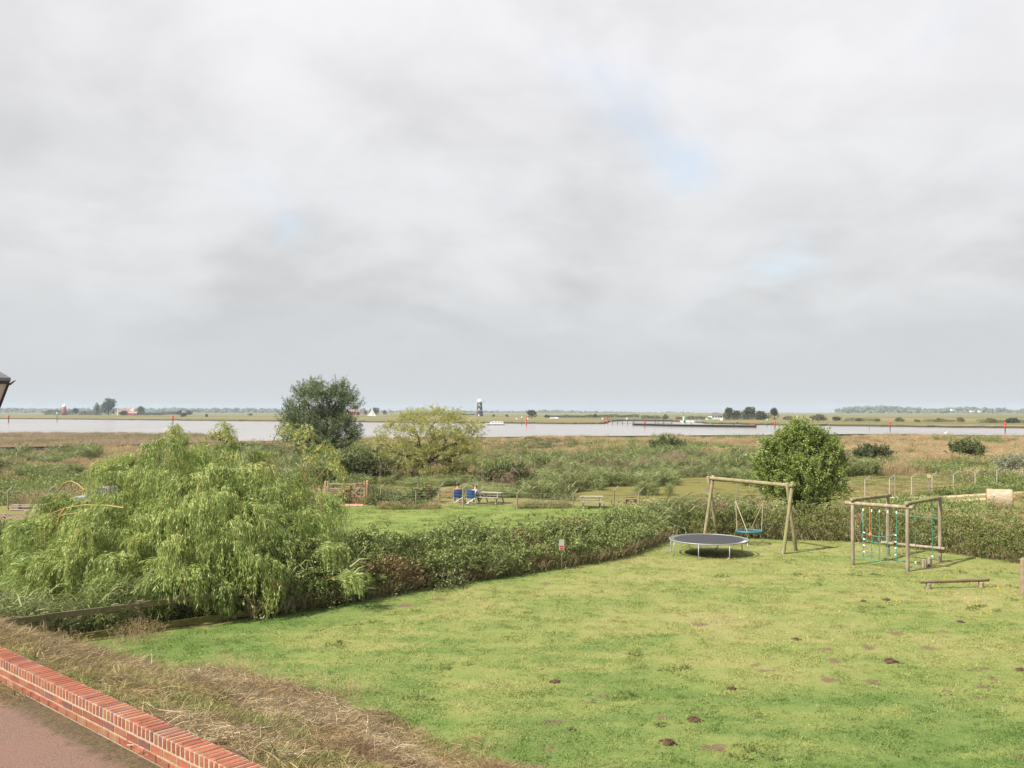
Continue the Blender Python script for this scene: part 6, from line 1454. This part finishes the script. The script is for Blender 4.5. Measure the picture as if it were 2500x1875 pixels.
def hull(L_, Bm, H_, sheer=.25):
    b = MB(); rows_ = []; n = 11
    for i in range(n):
        u = i / (n - 1); x = (u - .5) * L_; w = Bm / 2 * min(1, (1 - max(0, (u - .55) / .45) ** 2.2)); w = max(w, .03); z1 = H_ * (1 + sheer * max(0, u - .5) * 1.2)
        rows_.append([(x, -w, z1), (x * .98, -w * .75, .0), (x * .98, w * .75, .0), (x, w, z1)])
    vs = [p for r_ in rows_ for p in r_]; fs = [(i * 4 + k, i * 4 + 4 + k, i * 4 + 5 + k, i * 4 + 1 + k) for i in range(n - 1) for k in range(3)] + [(i * 4 + 3, i * 4 + 7, i * 4 + 4, i * 4) for i in range(n - 1)] + [(0, 1, 2, 3)]
    b.add(vs, fs); return b
M_WIN = solid('boat_window', (.05, .055, .06), None, .15); M_STRIPE = solid('hull_stripe', (.10, .12, .16), None, .5)
def cruiser(label, px, by, L_, rz, grp=None, full=True, z=RIVER_Z, Y=None):
    Y = Y or F * (HC - z) / (by - 1005); t_ = thing('cruiser', label, 'boat', (fx(px, Y), Y, z), rz, grp); H_ = L_ * .085
    part('hull', hull(L_, L_ * .28, H_), M_BOATW, t_, world=False)
    b = MB(); b.box((-.02 * L_, 0, H_ * .52), (L_ * .9, L_ * .272, H_ * .16)); part('stripe', b, M_STRIPE, t_, world=False)
    c0, c1_ = -.42 * L_, .22 * L_; hz = L_ * .10; n = [(c0, H_), (c0 + .02 * L_, H_ + hz), (c1_ - .06 * L_, H_ + hz), (c1_ + .10 * L_, H_ * 1.05)]
    part('cabin', side_prism(n, L_ * .115, .9), M_BOATW, t_, world=False)
    for j in range(4 if full else 2):
        xw = c0 + L_ * (.08 + .15 * j)
        for sy in (-1, 1): b = MB(); b.box((xw, sy * L_ * .108, H_ + hz * .60), (L_ * .105, L_ * .012, hz * .36)); part('window', b, M_WIN, t_, world=False)
    if full: b = MB(); b.tube([(.24 * L_, -.1 * L_, H_ * 1.1), (.24 * L_, -.1 * L_, H_ * 1.8), (.47 * L_, 0, H_ * 2.0), (.24 * L_, .1 * L_, H_ * 1.8), (.24 * L_, .1 * L_, H_ * 1.1)], .03, 5); part('bow_rail', b, M_STEEL, t_, world=False)
    return t_
cruiser('long white river cruiser under way below the black windmill', 1209, 1038.3, 9.6, math.pi - .05)
for px, L_, lab in ((1664, 5.5, 'white cruiser moored farthest left at the far inlet'), (1677, 6.5, 'white cruiser moored under the green and white tower'), (1689, 6.0, 'white cruiser in the middle of the moored row'), (1698, 5.0, 'white cruiser moored beside the tall gantry pole'), (1708, 5.5, 'white cruiser moored farthest right, near the white house')):
    cruiser(lab, px, 1031.2, L_, 1.9 + .3 * math.sin(px), 'white cruisers moored at the far inlet', False)
cruiser('small white boat showing over the far bank grass', 1356, 1023, 9.5, .1, None, False, FAR_Z - .3, 720)
# sailing boat beyond the bank
Ys = 1150.0; ks = Ys / F; sb = thing('sailing_boat', 'sailing boat with tall white triangular sails beyond the far bank', 'boat', (fx(909, Ys), Ys, RIVER_Z), .2)
part('hull', hull(9, 2.6, .9), M_BOATW, sb, world=False); b = MB(); b.tube([(.6, 0, .5), (.6, 0, 12.6)], [.10, .06], 6); part('mast', b, M_POLE2, sb, world=False)
def sail(a, b_, c, bulge):
    m_ = MB(); vs = []; fs = []; n = 7
    for i in range(n):
        for j in range(n - i):
            u, v = i / (n - 1), j / (n - 1); p = Vector(a) * (1 - u - v) + Vector(b_) * u + Vector(c) * v; w_ = 27 * u * v * (1 - u - v); p.y += bulge * w_; vs.append(p)
    idx = {}; q = 0
    for i in range(n):
        for j in range(n - i): idx[i, j] = q; q += 1
    for i in range(n - 1):
        for j in range(n - 1 - i):
            fs.append((idx[i, j], idx[i + 1, j], idx[i, j + 1]))
            if i + j < n - 2: fs.append((idx[i + 1, j], idx[i + 1, j + 1], idx[i, j + 1]))
    m_.add(vs, fs); m_.add([v + Vector((0, .03, 0)) for v in vs], [f[::-1] for f in fs]); return m_
M_SAIL = solid('sailcloth', (.78, .78, .76), (.72, .72, .70), .8, .5)
part('mainsail', sail((.45, 0, 1.6), (-6.2, 0, 1.7), (.45, 0, 12.4), .35), M_SAIL, sb, True, world=False); part('jib', sail((.8, 0, 1.5), (4.6, 0, 1.3), (.75, 0, 8.6), .25), M_SAIL, sb, True, world=False)

# jetty and breakwaters at the river mouth
M_JET = solid('jetty_timber', (.060, .058, .050), (.10, .095, .08), .85, 1.5)
def jetty(label, pts, top, hp, step, deckw, solid_face, rail, name='jetty', cat='jetty'):
    P = [Vector((fx(px, F * (HC - RIVER_Z) / (py - 1005)), F * (HC - RIVER_Z) / (py - 1005), 0)) for px, py in pts]
    t_ = thing(name, label, cat, (P[0].x, P[0].y, RIVER_Z)); ax = along([(p.x, p.y) for p in P], step)
    for p, td in ax: b = MB(); b.tube([(p.x, p.y, RIVER_Z - 1), (p.x, p.y, RIVER_Z + hp)], .17, 6); part('pile', b, M_JET, t_)
    for i in range(len(P) - 1):
        d = P[i + 1] - P[i]; c = (P[i] + P[i + 1]) / 2; an = math.atan2(d.y, d.x)
        b = MB(); b.box((c.x, c.y, RIVER_Z + top), (d.length, deckw, .16), an); part('walkway', b, M_JET, t_)
        if solid_face: b = MB(); b.box((c.x, c.y - .1, RIVER_Z + top * .5 - .2), (d.length, .14, top + .3), an); part('boarding', b, M_JET, t_)
        if rail: b = MB(); b.box((c.x, c.y, RIVER_Z + hp - .12), (d.length, .12, .10), an); part('rail', b, M_JET, t_)
    return t_
jetty('long low dark timber jetty reaching into the river mouth', [(1846, 1044.3), (1640, 1041.3), (1545, 1038.8)], .95, 1.75, 9, 1.6, True, False)
jetty('railed middle walkway of the timber jetty in front of the far inlet', [(1640, 1040.0), (1600, 1038.6), (1548, 1037.6)], 1.1, 3.2, 6.5, 1.2, False, True)
jetty('slender railed footbridge joining the jetty to the far bank', [(1545, 1037.2), (1484, 1035.0)], .7, 2.7, 6.5, 1.2, False, True)
jetty('far dark timber breakwater across the inlet', [(1712, 1030.6), (1600, 1028.9), (1480, 1027.6)], 1.0, 1.5, 10, 1.2, True, False, 'breakwater', 'breakwater')
def simple(name, label, cat, px, by, z, Y=None, grp=None, rz=0.0):
    Y = Y or F * (HC - z) / (by - 1005); return thing(name, label, cat, (fx(px, Y), Y, z), rz, grp), Y / F
t_, k = simple('beacon', 'orange triangular beacon frame at the right end of the jetty', 'beacon', 1843, 1043.5, RIVER_Z + .9, 398)
b = MB(); b.tube([(-.5, 0, 0), (-.5, 0, 1.9)], .09, 6); b.tube([(.5, 0, 0), (.5, 0, 1.9)], .09, 6); b.box((0, -.1, 1.5), (1.3, .08, .7)); part('board', b, solid('beacon_orange', (.60, .19, .03), None, .6), t_, world=False)
for px, h, lab in ((1832, 1.5, 'left orange lifebuoy post on the jetty end'), (1796, 1.3, 'orange marker post halfway along the jetty')):
    t_, k = simple('jetty_post', lab, 'post', px, 1043, RIVER_Z + 1.03, 400, 'orange posts on the jetty'); b = MB(); b.box((0, 0, h / 2), (.22, .12, h)); part('plank', b, solid('beacon_orange', (.60, .19, .03)), t_, world=False)
t_, k = simple('green_marker_post', 'thin bright green post on the jetty near its end', 'channel marker', 1734, 1043, RIVER_Z + 1.03, 402); t_.location.x = fx(1734, 402); b = MB(); b.tube([(0, 0, 0), (0, 0, 3.4)], .12, 6); part('pole', b, solid('bright_green', (.10, .50, .08)), t_, world=False)
t_, k = simple('red_beacon', 'red twin board beacon on the left end of the footbridge', 'beacon', 1480, 1033.5, RIVER_Z, 520)
b = MB(); b.tube([(-.9, 0, 0), (-.9, 0, 3.6)], .14, 6); b.tube([(.9, 0, 0), (.9, 0, 3.4)], .14, 6); part('frame', b, M_DARKP, t_, world=False); b = MB(); b.box((-.9, -.2, 2.6), (.7, .12, 2.1)); b.box((.9, -.2, 2.3), (.7, .12, 1.6)); part('board', b, M_RED, t_, world=False)
t_, k = simple('green_tower', 'small green and white navigation tower behind the jetty', 'beacon', 1672, 1031, RIVER_Z, 560)
b = MB(); b.box((0, 0, 1.5), (.7, .7, 3.0)); part('stand', b, M_DARKP, t_, world=False); b = MB(); b.box((.3, -.3, 2.2), (1.5, .3, 2.0)); part('green_board', b, M_GRN, t_, world=False); b = MB(); b.box((-.9, -.32, 2.5), (.8, .3, 2.4)); part('white_board', b, M_BOATW, t_, world=False)
t_, k = simple('gantry', 'thin pale gantry with two poles beside the moored cruisers', 'gantry', 1702, 1030, RIVER_Z, 640)
b = MB(); 
for sx in (-1.6, 1.2): b.tube([(sx, 0, 0), (sx, 0, 5.2)], .11, 6)
b.tube([(-1.6, 0, 5.0), (1.2, 0, 5.0)], .08, 6); part('frame', b, solid('gantry_grey', (.32, .33, .34)), t_, world=False)
t_, k = simple('mast_pole', 'tall thin dark pole beyond the moored cruisers', 'pole', 1669, 1024, FAR_Z, 700); b = MB(); b.tube([(0, 0, 0), (0, 0, 7.2)], [.12, .07], 6); part('pole', b, M_DARKP, t_, world=False)
for px, by, lab in ((1261, 1021, 'white notice board on the far bank left of the green marker'), (1471, 1022.5, 'white notice board on the far bank left of the red beacon'), (1530, 1023.5, 'white notice board on the far bank behind the footbridge'), (1761, 1029.5, 'white notice board in front of the white house'), (1288, 1021.5, 'wide white notice board behind the red marker')):
    t_, k = simple('notice_board', lab, 'notice board', px, by, FAR_Z, None if px > 1700 else 640, 'white notice boards on the far bank'); w = 1.6 if px > 1700 else 1.0
    b = MB(); b.box((0, 0, w * .9), (w, .08, w)); part('board', b, M_BOATW, t_, world=False); b = MB(); b.tube([(-w * .35, .1, 0), (-w * .35, .1, w)], .05, 5); b.tube([(w * .35, .1, 0), (w * .35, .1, w)], .05, 5); part('legs', b, M_DARKP, t_, world=False)
swan = thing('swan', 'white swan swimming on the river near the right edge', 'swan', (fx(2309, 277), 277, RIVER_Z), .4)
skin_body('body', [(0, 0, .12), (-.35, 0, .15), (-.62, 0, .24), (.32, 0, .20), (.46, 0, .42), (.42, 0, .66), (.52, 0, .78), (.66, 0, .74)], [(0, 1), (1, 2), (0, 3), (3, 4), (4, 5), (5, 6), (6, 7)], [.24, .20, .06, .13, .06, .05, .065, .03], solid('swan_white', (.8, .8, .78)), swan)

# ------------------------------------------------------------------ buildings on the far bank
M_TAR = solid('tarred_brick', (.042, .046, .056), (.060, .064, .075), .75, .4); M_MWHITE = solid('mill_white', (.80, .80, .78), (.74, .74, .72), .6, .4); M_MGREY = solid('mill_sail', (.40, .41, .42), None, .7)
Ym = 1187.0; mill = thing('black_windmill', 'tall black tarred windmill with white boat shaped cap and sails', 'windmill', (fx(1171, Ym), Ym, FAR_Z - .1))
part('tower', (lambda b: (b.lathe([(4.45, 0), (4.3, 1), (3.9, 6.9), (3.5, 11), (2.95, 17.6), (2.95, 17.7)], n=24), b)[1])(MB()), M_TAR, mill, True, world=False)
b = MB(); b.lathe([(3.2, 17.6), (3.35, 18.0), (3.3, 19.0), (2.7, 20.6), (1.5, 21.8), (.1, 22.2)], n=20); part('cap', b, M_MWHITE, mill, True, world=False)
b = MB(); b.lathe([(4.0, 6.85), (4.9, 6.9), (4.9, 7.1), (4.0, 7.1)], n=24); part('stage', b, M_MWHITE, mill, world=False)
b = MB()
for q in range(20): th = q / 20 * 6.283; b.box((4.8 * math.cos(th), 4.8 * math.sin(th), 7.6), (.12, .12, 1.0))
part('stage_rail', b, M_MWHITE, mill, world=False)
for (dx, z, w, h) in ((-.7, 14, .9, 1.5), (-.7, 8.6, 1.1, 1.9), (-1.0, .9, 1.6, 1.7)):
    rr = 4.4 - z * .085; b = MB(); b.box((dx, -math.sqrt(rr * rr - dx * dx) - .02, z + .4), (w, .25, h)); part('window', b, M_MWHITE, mill, world=False)
hub = Vector((-2.6, -2.6, 20.2)); ax_ = Vector((-.7, -.7, 0)).normalized(); u_ = Vector((.7, -.7, 0)).normalized(); v_ = Vector((0, 0, 1))
b = MB(); b.tube([hub - ax_ * 1.6, hub + ax_ * 1.2], .35, 8); part('windshaft', b, M_MWHITE, mill, world=False)
for q in range(4):
    th = .70 + q * math.pi / 2; d_ = u_ * math.cos(th) + v_ * math.sin(th); e_ = u_ * -math.sin(th) + v_ * math.cos(th); h2 = hub + ax_ * 1.0; b = MB(); b.tube([h2, h2 + d_ * 11.0], [.20, .12], 5)
    for o_ in (.15, 1.6): b.tube([h2 + d_ * 2.4 + e_ * o_, h2 + d_ * 10.8 + e_ * o_], .05, 4)
    for s_ in np.linspace(2.4, 10.8, 13): b.tube([h2 + d_ * s_, h2 + d_ * s_ + e_ * 1.65], .045, 4)
    part('sail', b, M_MGREY, mill, world=False)
b = MB(); b.tube([(2.6, 2.6, 18.6), (4.9, 4.9, 19.6)], .16, 5)
for q in range(8): th = q * math.pi / 4; b.box((4.9 + .7 * 1.5 * math.cos(th) * .7, 4.9 - .7 * 1.5 * math.cos(th) * .7, 19.6 + 1.5 * math.sin(th)), (.5, .5, .9)); 
part('fantail', b, M_MGREY, mill, world=False)
Y2 = 1480.0; m2 = thing('brick_windmill', 'short red brick windmill stump with white cap at far left', 'windmill', (fx(157, Y2), Y2, FAR_Z))
b = MB(); b.lathe([(4.0, 0), (3.3, 6), (2.9, 12.8)], n=20); part('tower', b, solid('old_red_brick', (.26, .105, .075), (.20, .085, .065), .9, .5), m2, True, world=False)
b = MB(); b.lathe([(3.1, 12.8), (3.2, 13.6), (3.0, 15.2), (2.0, 17.2), (.4, 18.2)], n=18); part('cap', b, M_MWHITE, m2, True, world=False)
b = MB(); b.box((.3, -3.35, 8.5), (.7, .3, 1.2)); part('window', b, M_WIN, m2, world=False)
def house(label, px, Y, w, d, hw, hr, wallm, roofm, rz=0.0, hip=.0, chim=(), wins=3, z=FAR_Z, door=True, name='house', grp=None):
    t_ = thing(name, label, 'house', (fx(px, Y), Y, z), rz, grp)
    b = MB(); b.box((0, 0, hw / 2), (w, d, hw)); part('wall', b, wallm, t_, world=False); o_ = .35; e = w / 2 + o_
    rb = MB(); rb.add([(-e, -d / 2 - o_, hw - .1), (e, -d / 2 - o_, hw - .1), (e, d / 2 + o_, hw - .1), (-e, d / 2 + o_, hw - .1), (-e + hip * w, 0, hw + hr), (e - hip * w, 0, hw + hr)], [(0, 1, 5, 4), (2, 3, 4, 5), (1, 2, 5), (3, 0, 4), (3, 2, 1, 0)]); r_ = part('roof', rb, roofm, t_, world=False)
    if hip == 0:
        gb = MB()
        for sx in (-1, 1): gb.add([(sx * (w / 2 + .36), -d / 2, hw - .1), (sx * (w / 2 + .36), d / 2, hw - .1), (sx * (w / 2 + .36), 0, hw + hr * .93)], [(0, 1, 2)])
        part('gable', gb, wallm, t_, world=False)
    for cx_ in chim: b = MB(); b.box((cx_ * w, 0, hw + hr + .3), (.9, .8, 2.2)); part('chimney', b, solid('chimney_brick', (.28, .12, .09)), r_, world=False)
    for i in range(wins):
        x_ = (i + .5) / wins * w - w / 2; b = MB(); b.box((x_, -d / 2 - .03, hw * .58), (w * .09, .12, hw * .34)); part('window', b, M_WIN, t_, world=False)
    if door: b = MB(); b.box((w * .28, -d / 2 - .04, hw * .35), (w * .08, .12, hw * .68)); part('door', b, solid('door_brown', (.10, .06, .04)), t_, world=False)
    return t_
M_REDB = solid('farm_brick', (.24, .11, .085), (.20, .09, .07), .9, .5); M_CRM = solid('cream_render', (.55, .48, .36), (.48, .42, .32), .9, .4); M_TILE = solid('pantile', (.27, .165, .13), (.32, .21, .165), .9, .6); M_SLATE = solid('slate_roof', (.11, .095, .085), (.14, .12, .11), .8, .5)
house('white riverside house with dark hipped roof by the far trees', 1747, 690, 8.6, 7.5, 2.9, 2.3, M_BOATW, M_SLATE, .12, .33, (), 4)
house('white single storey wing on the left of the white riverside house', 1730, 688, 3.2, 4.5, 1.2, .7, M_BOATW, M_SLATE, .12, .1, (), 2)
house('cream gabled farmhouse with pinkish roof right of the big far tree', 302, 1420, 17, 8, 5.2, 5.2, M_CRM, M_TILE, .5, 0, (.1,), 4)
house('low red brick farm barn in front of the cream farmhouse', 322, 1400, 17, 7, 3.2, 2.6, M_REDB, M_TILE, 0, 0, (.25,), 3)
house('pale tile roofed farmhouse behind the red barn', 320, 1430, 8, 8, 6.0, 4.8, M_CRM, solid('pale_tile', (.46, .36, .28)), .3, 0, (-.1,), 2)
house('long red brick farmhouse with pale gable beyond the sailing boat', 866, 1500, 22, 9, 5.5, 4.8, M_REDB, M_TILE, .2, 0, (-.2, .25), 5)
house('pale stone farm building left of the sailing boat', 884, 1490, 7, 8, 6, 4.2, solid('pale_stone_far', (.42, .36, .3)), M_SLATE, .2, 0, (.4,), 2)
for px, lab in ((2325, 'white house among the trees on the far right hillside'), (2374, 'wide white house on the far right hillside'), (2392, 'small white house low on the far right hillside')):
    house(lab, px, 3350, 17 if px == 2374 else 11, 9, 6, 4, M_BOATW, M_SLATE, .3, .1, (), 2, z=3.0 + (px == 2325) * 5, door=False, grp='white houses on the far hillside')

# ------------------------------------------------------------------ far trees, one by one
def far_tree(label, px, ty, by, w, mat=None, grp='trees on the far marsh', Y=None, name='far_tree', cat='tree', conic=0, n=420, seed=None):
    Y = Y or F * (HC - FAR_Z) / (by - 1005); k = Y / F; x = fx(px, Y); h = (by - ty) * k; R_ = w * k / 2; rng = np.random.default_rng(seed if seed is not None else int(px * 7 + w))
    t_ = thing(name, label, cat, (x, Y, FAR_Z - .1), group=grp); b = MB(); b.tube([(x, Y, FAR_Z - .2), (x, Y, FAR_Z + h * .3), (x + R_ * .1, Y, FAR_Z + h * .75)], [max(.1, h * .035), h * .025, h * .008], 6)
    lv = Leaves(); nl = 7; cs = []
    for j in range(nl):
        u = j / (nl - 1); zz = h * (.30 + .50 * rng.uniform(0, 1)); aa = rng.uniform(0, 6.283); q = rng.uniform(.15, .62) * (1 - conic * zz / h); cs.append((x + R_ * q * math.cos(aa) * 1.0, Y + R_ * q * math.sin(aa), FAR_Z + zz, R_ * rng.uniform(.38, .58) * (1 - conic * .5 * zz / h), h * rng.uniform(.20, .30)))
        b.tube([(x, Y, FAR_Z + h * .25), (cs[-1][0], cs[-1][1], cs[-1][2])], [h * .015, h * .005], 4, False)
    cs.append((x, Y, FAR_Z + h * .30, R_ * .9, h * .30)); cs.append((x, Y, FAR_Z + h * .74, R_ * .42, h * .25)); part('trunk', b, M_BARK, t_)
    for c in cs:
        m_ = n // 3; d = norm(rng.normal(size=(m_, 3))); P = np.array(c[:3]) + d * rng.uniform(.55, 1.0, (m_, 1)) * np.array([c[3], c[3], c[4]]); P[:, 2] = np.maximum(P[:, 2], FAR_Z)
        V, Q = leaf_quads(P, d * .6 + rng.normal(0, .6, (m_, 3)), R_ * .20 * rng.uniform(.6, 1.3, m_), R_ * .13, rng); lv.add(V, Q, np.clip(rng.uniform(0, .3) + rng.uniform(0, .7, m_), 0, 1))
    link_mesh('crown', lv.mesh('crown', mat or FM_FAR), t_); return t_
FM_FAR2 = foliage('far_olive_leaf', [(0, (.075, .080, .032)), (.6, (.115, .115, .050)), (1, (.17, .145, .075))], .15, .6, .2, rnd=.12)
for a_ in ((265, 975, 1013.5, 44, 'broad dark tree, the biggest at the far left farm'), (237, 981, 1013.5, 18, 'thin tree left of the biggest farm tree'), (183, 996.5, 1013.2, 18, 'small round tree right of the brick windmill'), (343, 992, 1013.8, 22, 'pointed tree right of the red barn'),
           (301, 1003, 1014.5, 20, 'bushy tree in front of the cream farmhouse'), (460, 1001, 1013, 16, 'small dark tree at the right end of the farm hedge'), (437, 1003, 1013, 18, 'low dark tree in the farm hedge above the willow'), (866, 989, 1013, 24, 'dark tree behind the brick farmhouse'), (887, 997, 1013, 20, 'low tree between farm building and sail'), (914, 995.5, 1013, 26, 'tall dark tree right behind the white sail'), (940, 1001.5, 1013, 13, 'small single tree right of the white sail'),
           (1299, 1001, 1020, 29, 'round dark tree standing alone on the far bank'), (1779, 995, 1024.5, 34, 'broad tree just right of the white house'), (1800, 1001, 1024.5, 24, 'thin brownish tree between the two big far trees'), (1826, 994, 1024.5, 38, 'dark dense tree right of the white house group'), (1858, 1004, 1024.8, 40, 'lower olive tree at the right end of the group'), (1452, 1011, 1020, 12, 'small squarish bush tree on the far bank mid picture')):
    far_tree(a_[4], *a_[:4])
far_tree('lone conical pine right of the white house trees', 1891, 994, 1024.8, 28, conic=.5)
for a_ in ((1625, 1011.5, 1023.6, 22, 'pale round bush left of the tall thin pole', FM_FAR2), (1922, 1016, 1025, 24, 'olive bush right of the lone pine', FM_FAR2), (1998, 1012.5, 1026.5, 42, 'wide reddish bush above the round bushy tree', FM_FAR2), (2043, 1017.5, 1027, 24, 'dark bush right of the wide reddish one', None), (2095, 1021, 1028.5, 16, 'small dark bush left of the thin green marker', None), (2195, 1020, 1029.5, 26, 'yellowish bush right of the middle red marker', FM_FAR2),
           (2290, 1022.5, 1030, 28, 'flat olive bush between the right red markers', FM_FAR2), (2345, 1019.5, 1031, 26, 'reddish bush below the hillside houses', FM_FAR2), (2420, 1023, 1032, 34, 'olive bush left of the last red marker', FM_FAR2), (2473, 1021.5, 1032.5, 44, 'dark bush at the far right bank', None), (2140, 1022.5, 1029, 18, 'low brownish bush above the middle green marker', FM_FAR2), (449, 1009, 1018, 17, 'purple grey bush on the far marsh above the willow', None), (504, 1010.5, 1018.5, 9, 'tiny round bush alone on the far marsh', None), (1336, 1012.5, 1019.5, 16, 'small bush right of the round lone tree', None), (1238, 1012, 1018.5, 9, 'tiny bush right of the black windmill', None), (1205, 1011, 1018, 9, 'small bush close to the black windmill foot', None), (2240, 1024, 1030, 18, 'low dull bush right of the yellowish one', FM_FAR2), (610, 1010, 1014.5, 14, 'low flat bush on the far marsh left of the grey willow', FM_FAR2)):
    far_tree(a_[4], *a_[:4], mat=a_[5], grp='bushes on the far marsh', name='far_bush', cat='bush', n=260)
def far_hedge(label, px0, px1, ty, by, mat, seed):
    rng = np.random.default_rng(seed); lv = Leaves(); Yc = F * (HC - FAR_Z) / (by - 1005); n = int((px1 - px0) * 26); px = rng.uniform(px0, px1, n); k = Yc / F
    hh = (by - ty) * k * (.45 + .75 * vnoise(px, px * 0, .09, seed)); P = np.stack([fx(px, Yc), Yc + rng.normal(0, 3, n), FAR_Z + hh * rng.uniform(0, 1, n) ** .8], 1)
    V, Q = leaf_quads(P, rng.normal(0, 1, (n, 3)) + np.array([0, 0, .3]), 1.6 * k * rng.uniform(.6, 1.3, n), 1.2 * k, rng); lv.add(V, Q, rng.uniform(0, 1, n))
    t_ = thing('far_hedge', label, 'hedge', (fx((px0 + px1) / 2, Yc), Yc, FAR_Z), group='hedges on the far marsh'); link_mesh('foliage', lv.mesh('foliage', mat), t_)
    st = MB()
    for q in range(int((px1 - px0) / 4)): x_ = fx(px0 + 4 * q + 2, Yc); st.tube([(x_, Yc, FAR_Z - .2), (x_ + .3, Yc, FAR_Z + (by - ty) * k * .5)], .12, 4)
    part('stems', st, M_BARK, t_)
for a_ in ((108, 178, 1001.5, 1013, FM_FAR, 1, 'dark hedge around the brick windmill'), (192, 250, 1002.5, 1013.8, FM_FAR, 2, 'dark hedge between windmill and farm trees'), (326, 402, 1004, 1014, FM_FAR, 3, 'dark hedge right of the farm barn'), (400, 470, 1004, 1012.5, FM_FAR, 4, 'thin far hedge above the weeping willow'), (1340, 1560, 1012.5, 1019.6, FM_FAR, 5, 'long low dark hedge behind the far bank mid picture'), (1565, 1612, 1014, 1022, FM_FAR, 6, 'short dark hedge left of the pale round bush'), (1650, 1735, 1016, 1023.5, FM_FAR, 7, 'dark hedge behind the moored cruisers'),
           (1765, 1880, 1010, 1024.6, FM_FAR, 8, 'undergrowth below the trees right of the white house'), (2060, 2140, 1021, 1028.4, FM_FAR2, 9, 'reddish low hedge right of the round bushy tree'), (2255, 2330, 1023, 1030, FM_FAR2, 10, 'low olive hedge below the far right hillside'), (2390, 2520, 1024, 1032, FM_FAR2, 11, 'olive hedge at the far right bank'), (980, 1160, 1009, 1013.5, FM_FAR, 12, 'thin far hedge left of the black windmill')):
    far_hedge(a_[6], *a_[:6])

# the wooded skyline: one far-off mass of crowns
def woodland(name, label, prof, Y, base_z, seed, step, rmin, rmax, mat):
    rng = np.random.default_rng(seed); ph = (1 + 5 ** .5) / 2
    iv = norm(np.array([(-1, ph, 0), (1, ph, 0), (-1, -ph, 0), (1, -ph, 0), (0, -1, ph), (0, 1, ph), (0, -1, -ph), (0, 1, -ph), (ph, 0, -1), (ph, 0, 1), (-ph, 0, -1), (-ph, 0, 1)], float))
    it = [(0, 11, 5), (0, 5, 1), (0, 1, 7), (0, 7, 10), (0, 10, 11), (1, 5, 9), (5, 11, 4), (11, 10, 2), (10, 7, 6), (7, 1, 8), (3, 9, 4), (3, 4, 2), (3, 2, 6), (3, 6, 8), (3, 8, 9), (4, 9, 5), (2, 4, 11), (6, 2, 10), (8, 6, 7), (9, 8, 1)]
    V = iv.tolist(); T = []; cache = {}
    def mid(a, b):
        q = (min(a, b), max(a, b))
        if q not in cache: cache[q] = len(V); V.append(list(norm(np.array(V[a]) + np.array(V[b]))))
        return cache[q]
    for a, b_, c in it:
        x, y, z = mid(a, b_), mid(b_, c), mid(c, a); T += [(a, x, z), (b_, y, x), (c, z, y), (x, y, z)]
    V = np.array(V); T = np.array(T); px = np.arange(prof[0][0], prof[-1][0], step); VV = []; TT = []; o_ = 0; tint = []
    for p in px:
        top = np.interp(p, [q[0] for q in prof], [q[1] for q in prof]); k = Y / F; zt = HC - Y * (top - 1005) / F + rng.normal(0, 1.5); z = base_z
        while True:
            r = rng.uniform(rmin, rmax); zz = min(z, zt - r * .8); dy = rng.uniform(-60, 60) + (zt - zz) * -4
            s = V * (np.array([r * rng.uniform(.9, 1.4), r, r * rng.uniform(.8, 1.2)]) * (1 + .22 * rng.normal(size=(len(V), 1)))) + np.array([fx(p + rng.normal(0, step), Y) , Y + dy, zz]); VV.append(s); TT.append(T + o_); o_ += len(V); tint.append(np.clip(rng.uniform(0, .6) + rng.uniform(0, .4, len(T)), 0, 1))
            z += r * 1.0
            if zz >= zt - r * .85: break
    me = fast_mesh(name, np.concatenate(VV), None, mat, np.concatenate(tint), np.concatenate(TT)); return setp(link_mesh(name, me), label, 'woodland', None, 'stuff')
FM_WOOD = foliage('woodland_canopy', [(0, (.040, .055, .026)), (1, (.085, .10, .045))], 0, .8, .1, rnd=0)
woodland('woodland', 'far wooded skyline fading blue in the haze', [(-160, 998), (40, 997), (100, 998.5), (200, 998), (300, 997.5), (420, 997.5), (480, 998), (560, 997), (640, 998.5), (760, 1000), (900, 1003), (1000, 1003), (1100, 1003), (1170, 1003.5), (1200, 1004), (1290, 1004.5), (1340, 1003), (1360, 1001.5), (1390, 1004), (1420, 1005), (1500, 1006), (1600, 1008), (1640, 1006), (1690, 1009), (1800, 1010), (1900, 1008.5), (2000, 1011), (2050, 1012)], 4300, -2, 1, 3.2, 5, 9, FM_WOOD)
woodland('woodland', 'nearer blue green wooded rise at the right of the skyline', [(2030, 1008), (2062, 996), (2085, 993.5), (2120, 994), (2150, 992.5), (2180, 994), (2230, 997), (2290, 999), (2315, 996.5), (2350, 995), (2385, 997), (2402, 1001), (2420, 998), (2445, 1002), (2500, 1003), (2640, 1002)], 3500, -2, 2, 2.8, 4.5, 8, FM_WOOD)

# ------------------------------------------------------------------ the hazy air
hz_m = bpy.data.materials.new('hazy_air'); hz_m.use_nodes = True; t = hz_m.node_tree; t.nodes.clear()
out = N(t, 'ShaderNodeOutputMaterial'); pv = N(t, 'ShaderNodeVolumePrincipled'); L(t, pv.outputs[0], out.inputs['Volume'])
pv.inputs['Color'].default_value = (.68, .81, .97, 1); pv.inputs['Density'].default_value = HAZE; pv.inputs['Anisotropy'].default_value = 0.0
try: hz_m.cycles.homogeneous_volume = True
except Exception: pass
b = MB(); b.box((0, 2150, (44 - 4.3) / 2), (11800, 6900, 44 + 4.3)); setp(part('haze', b, hz_m), kind='stuff')
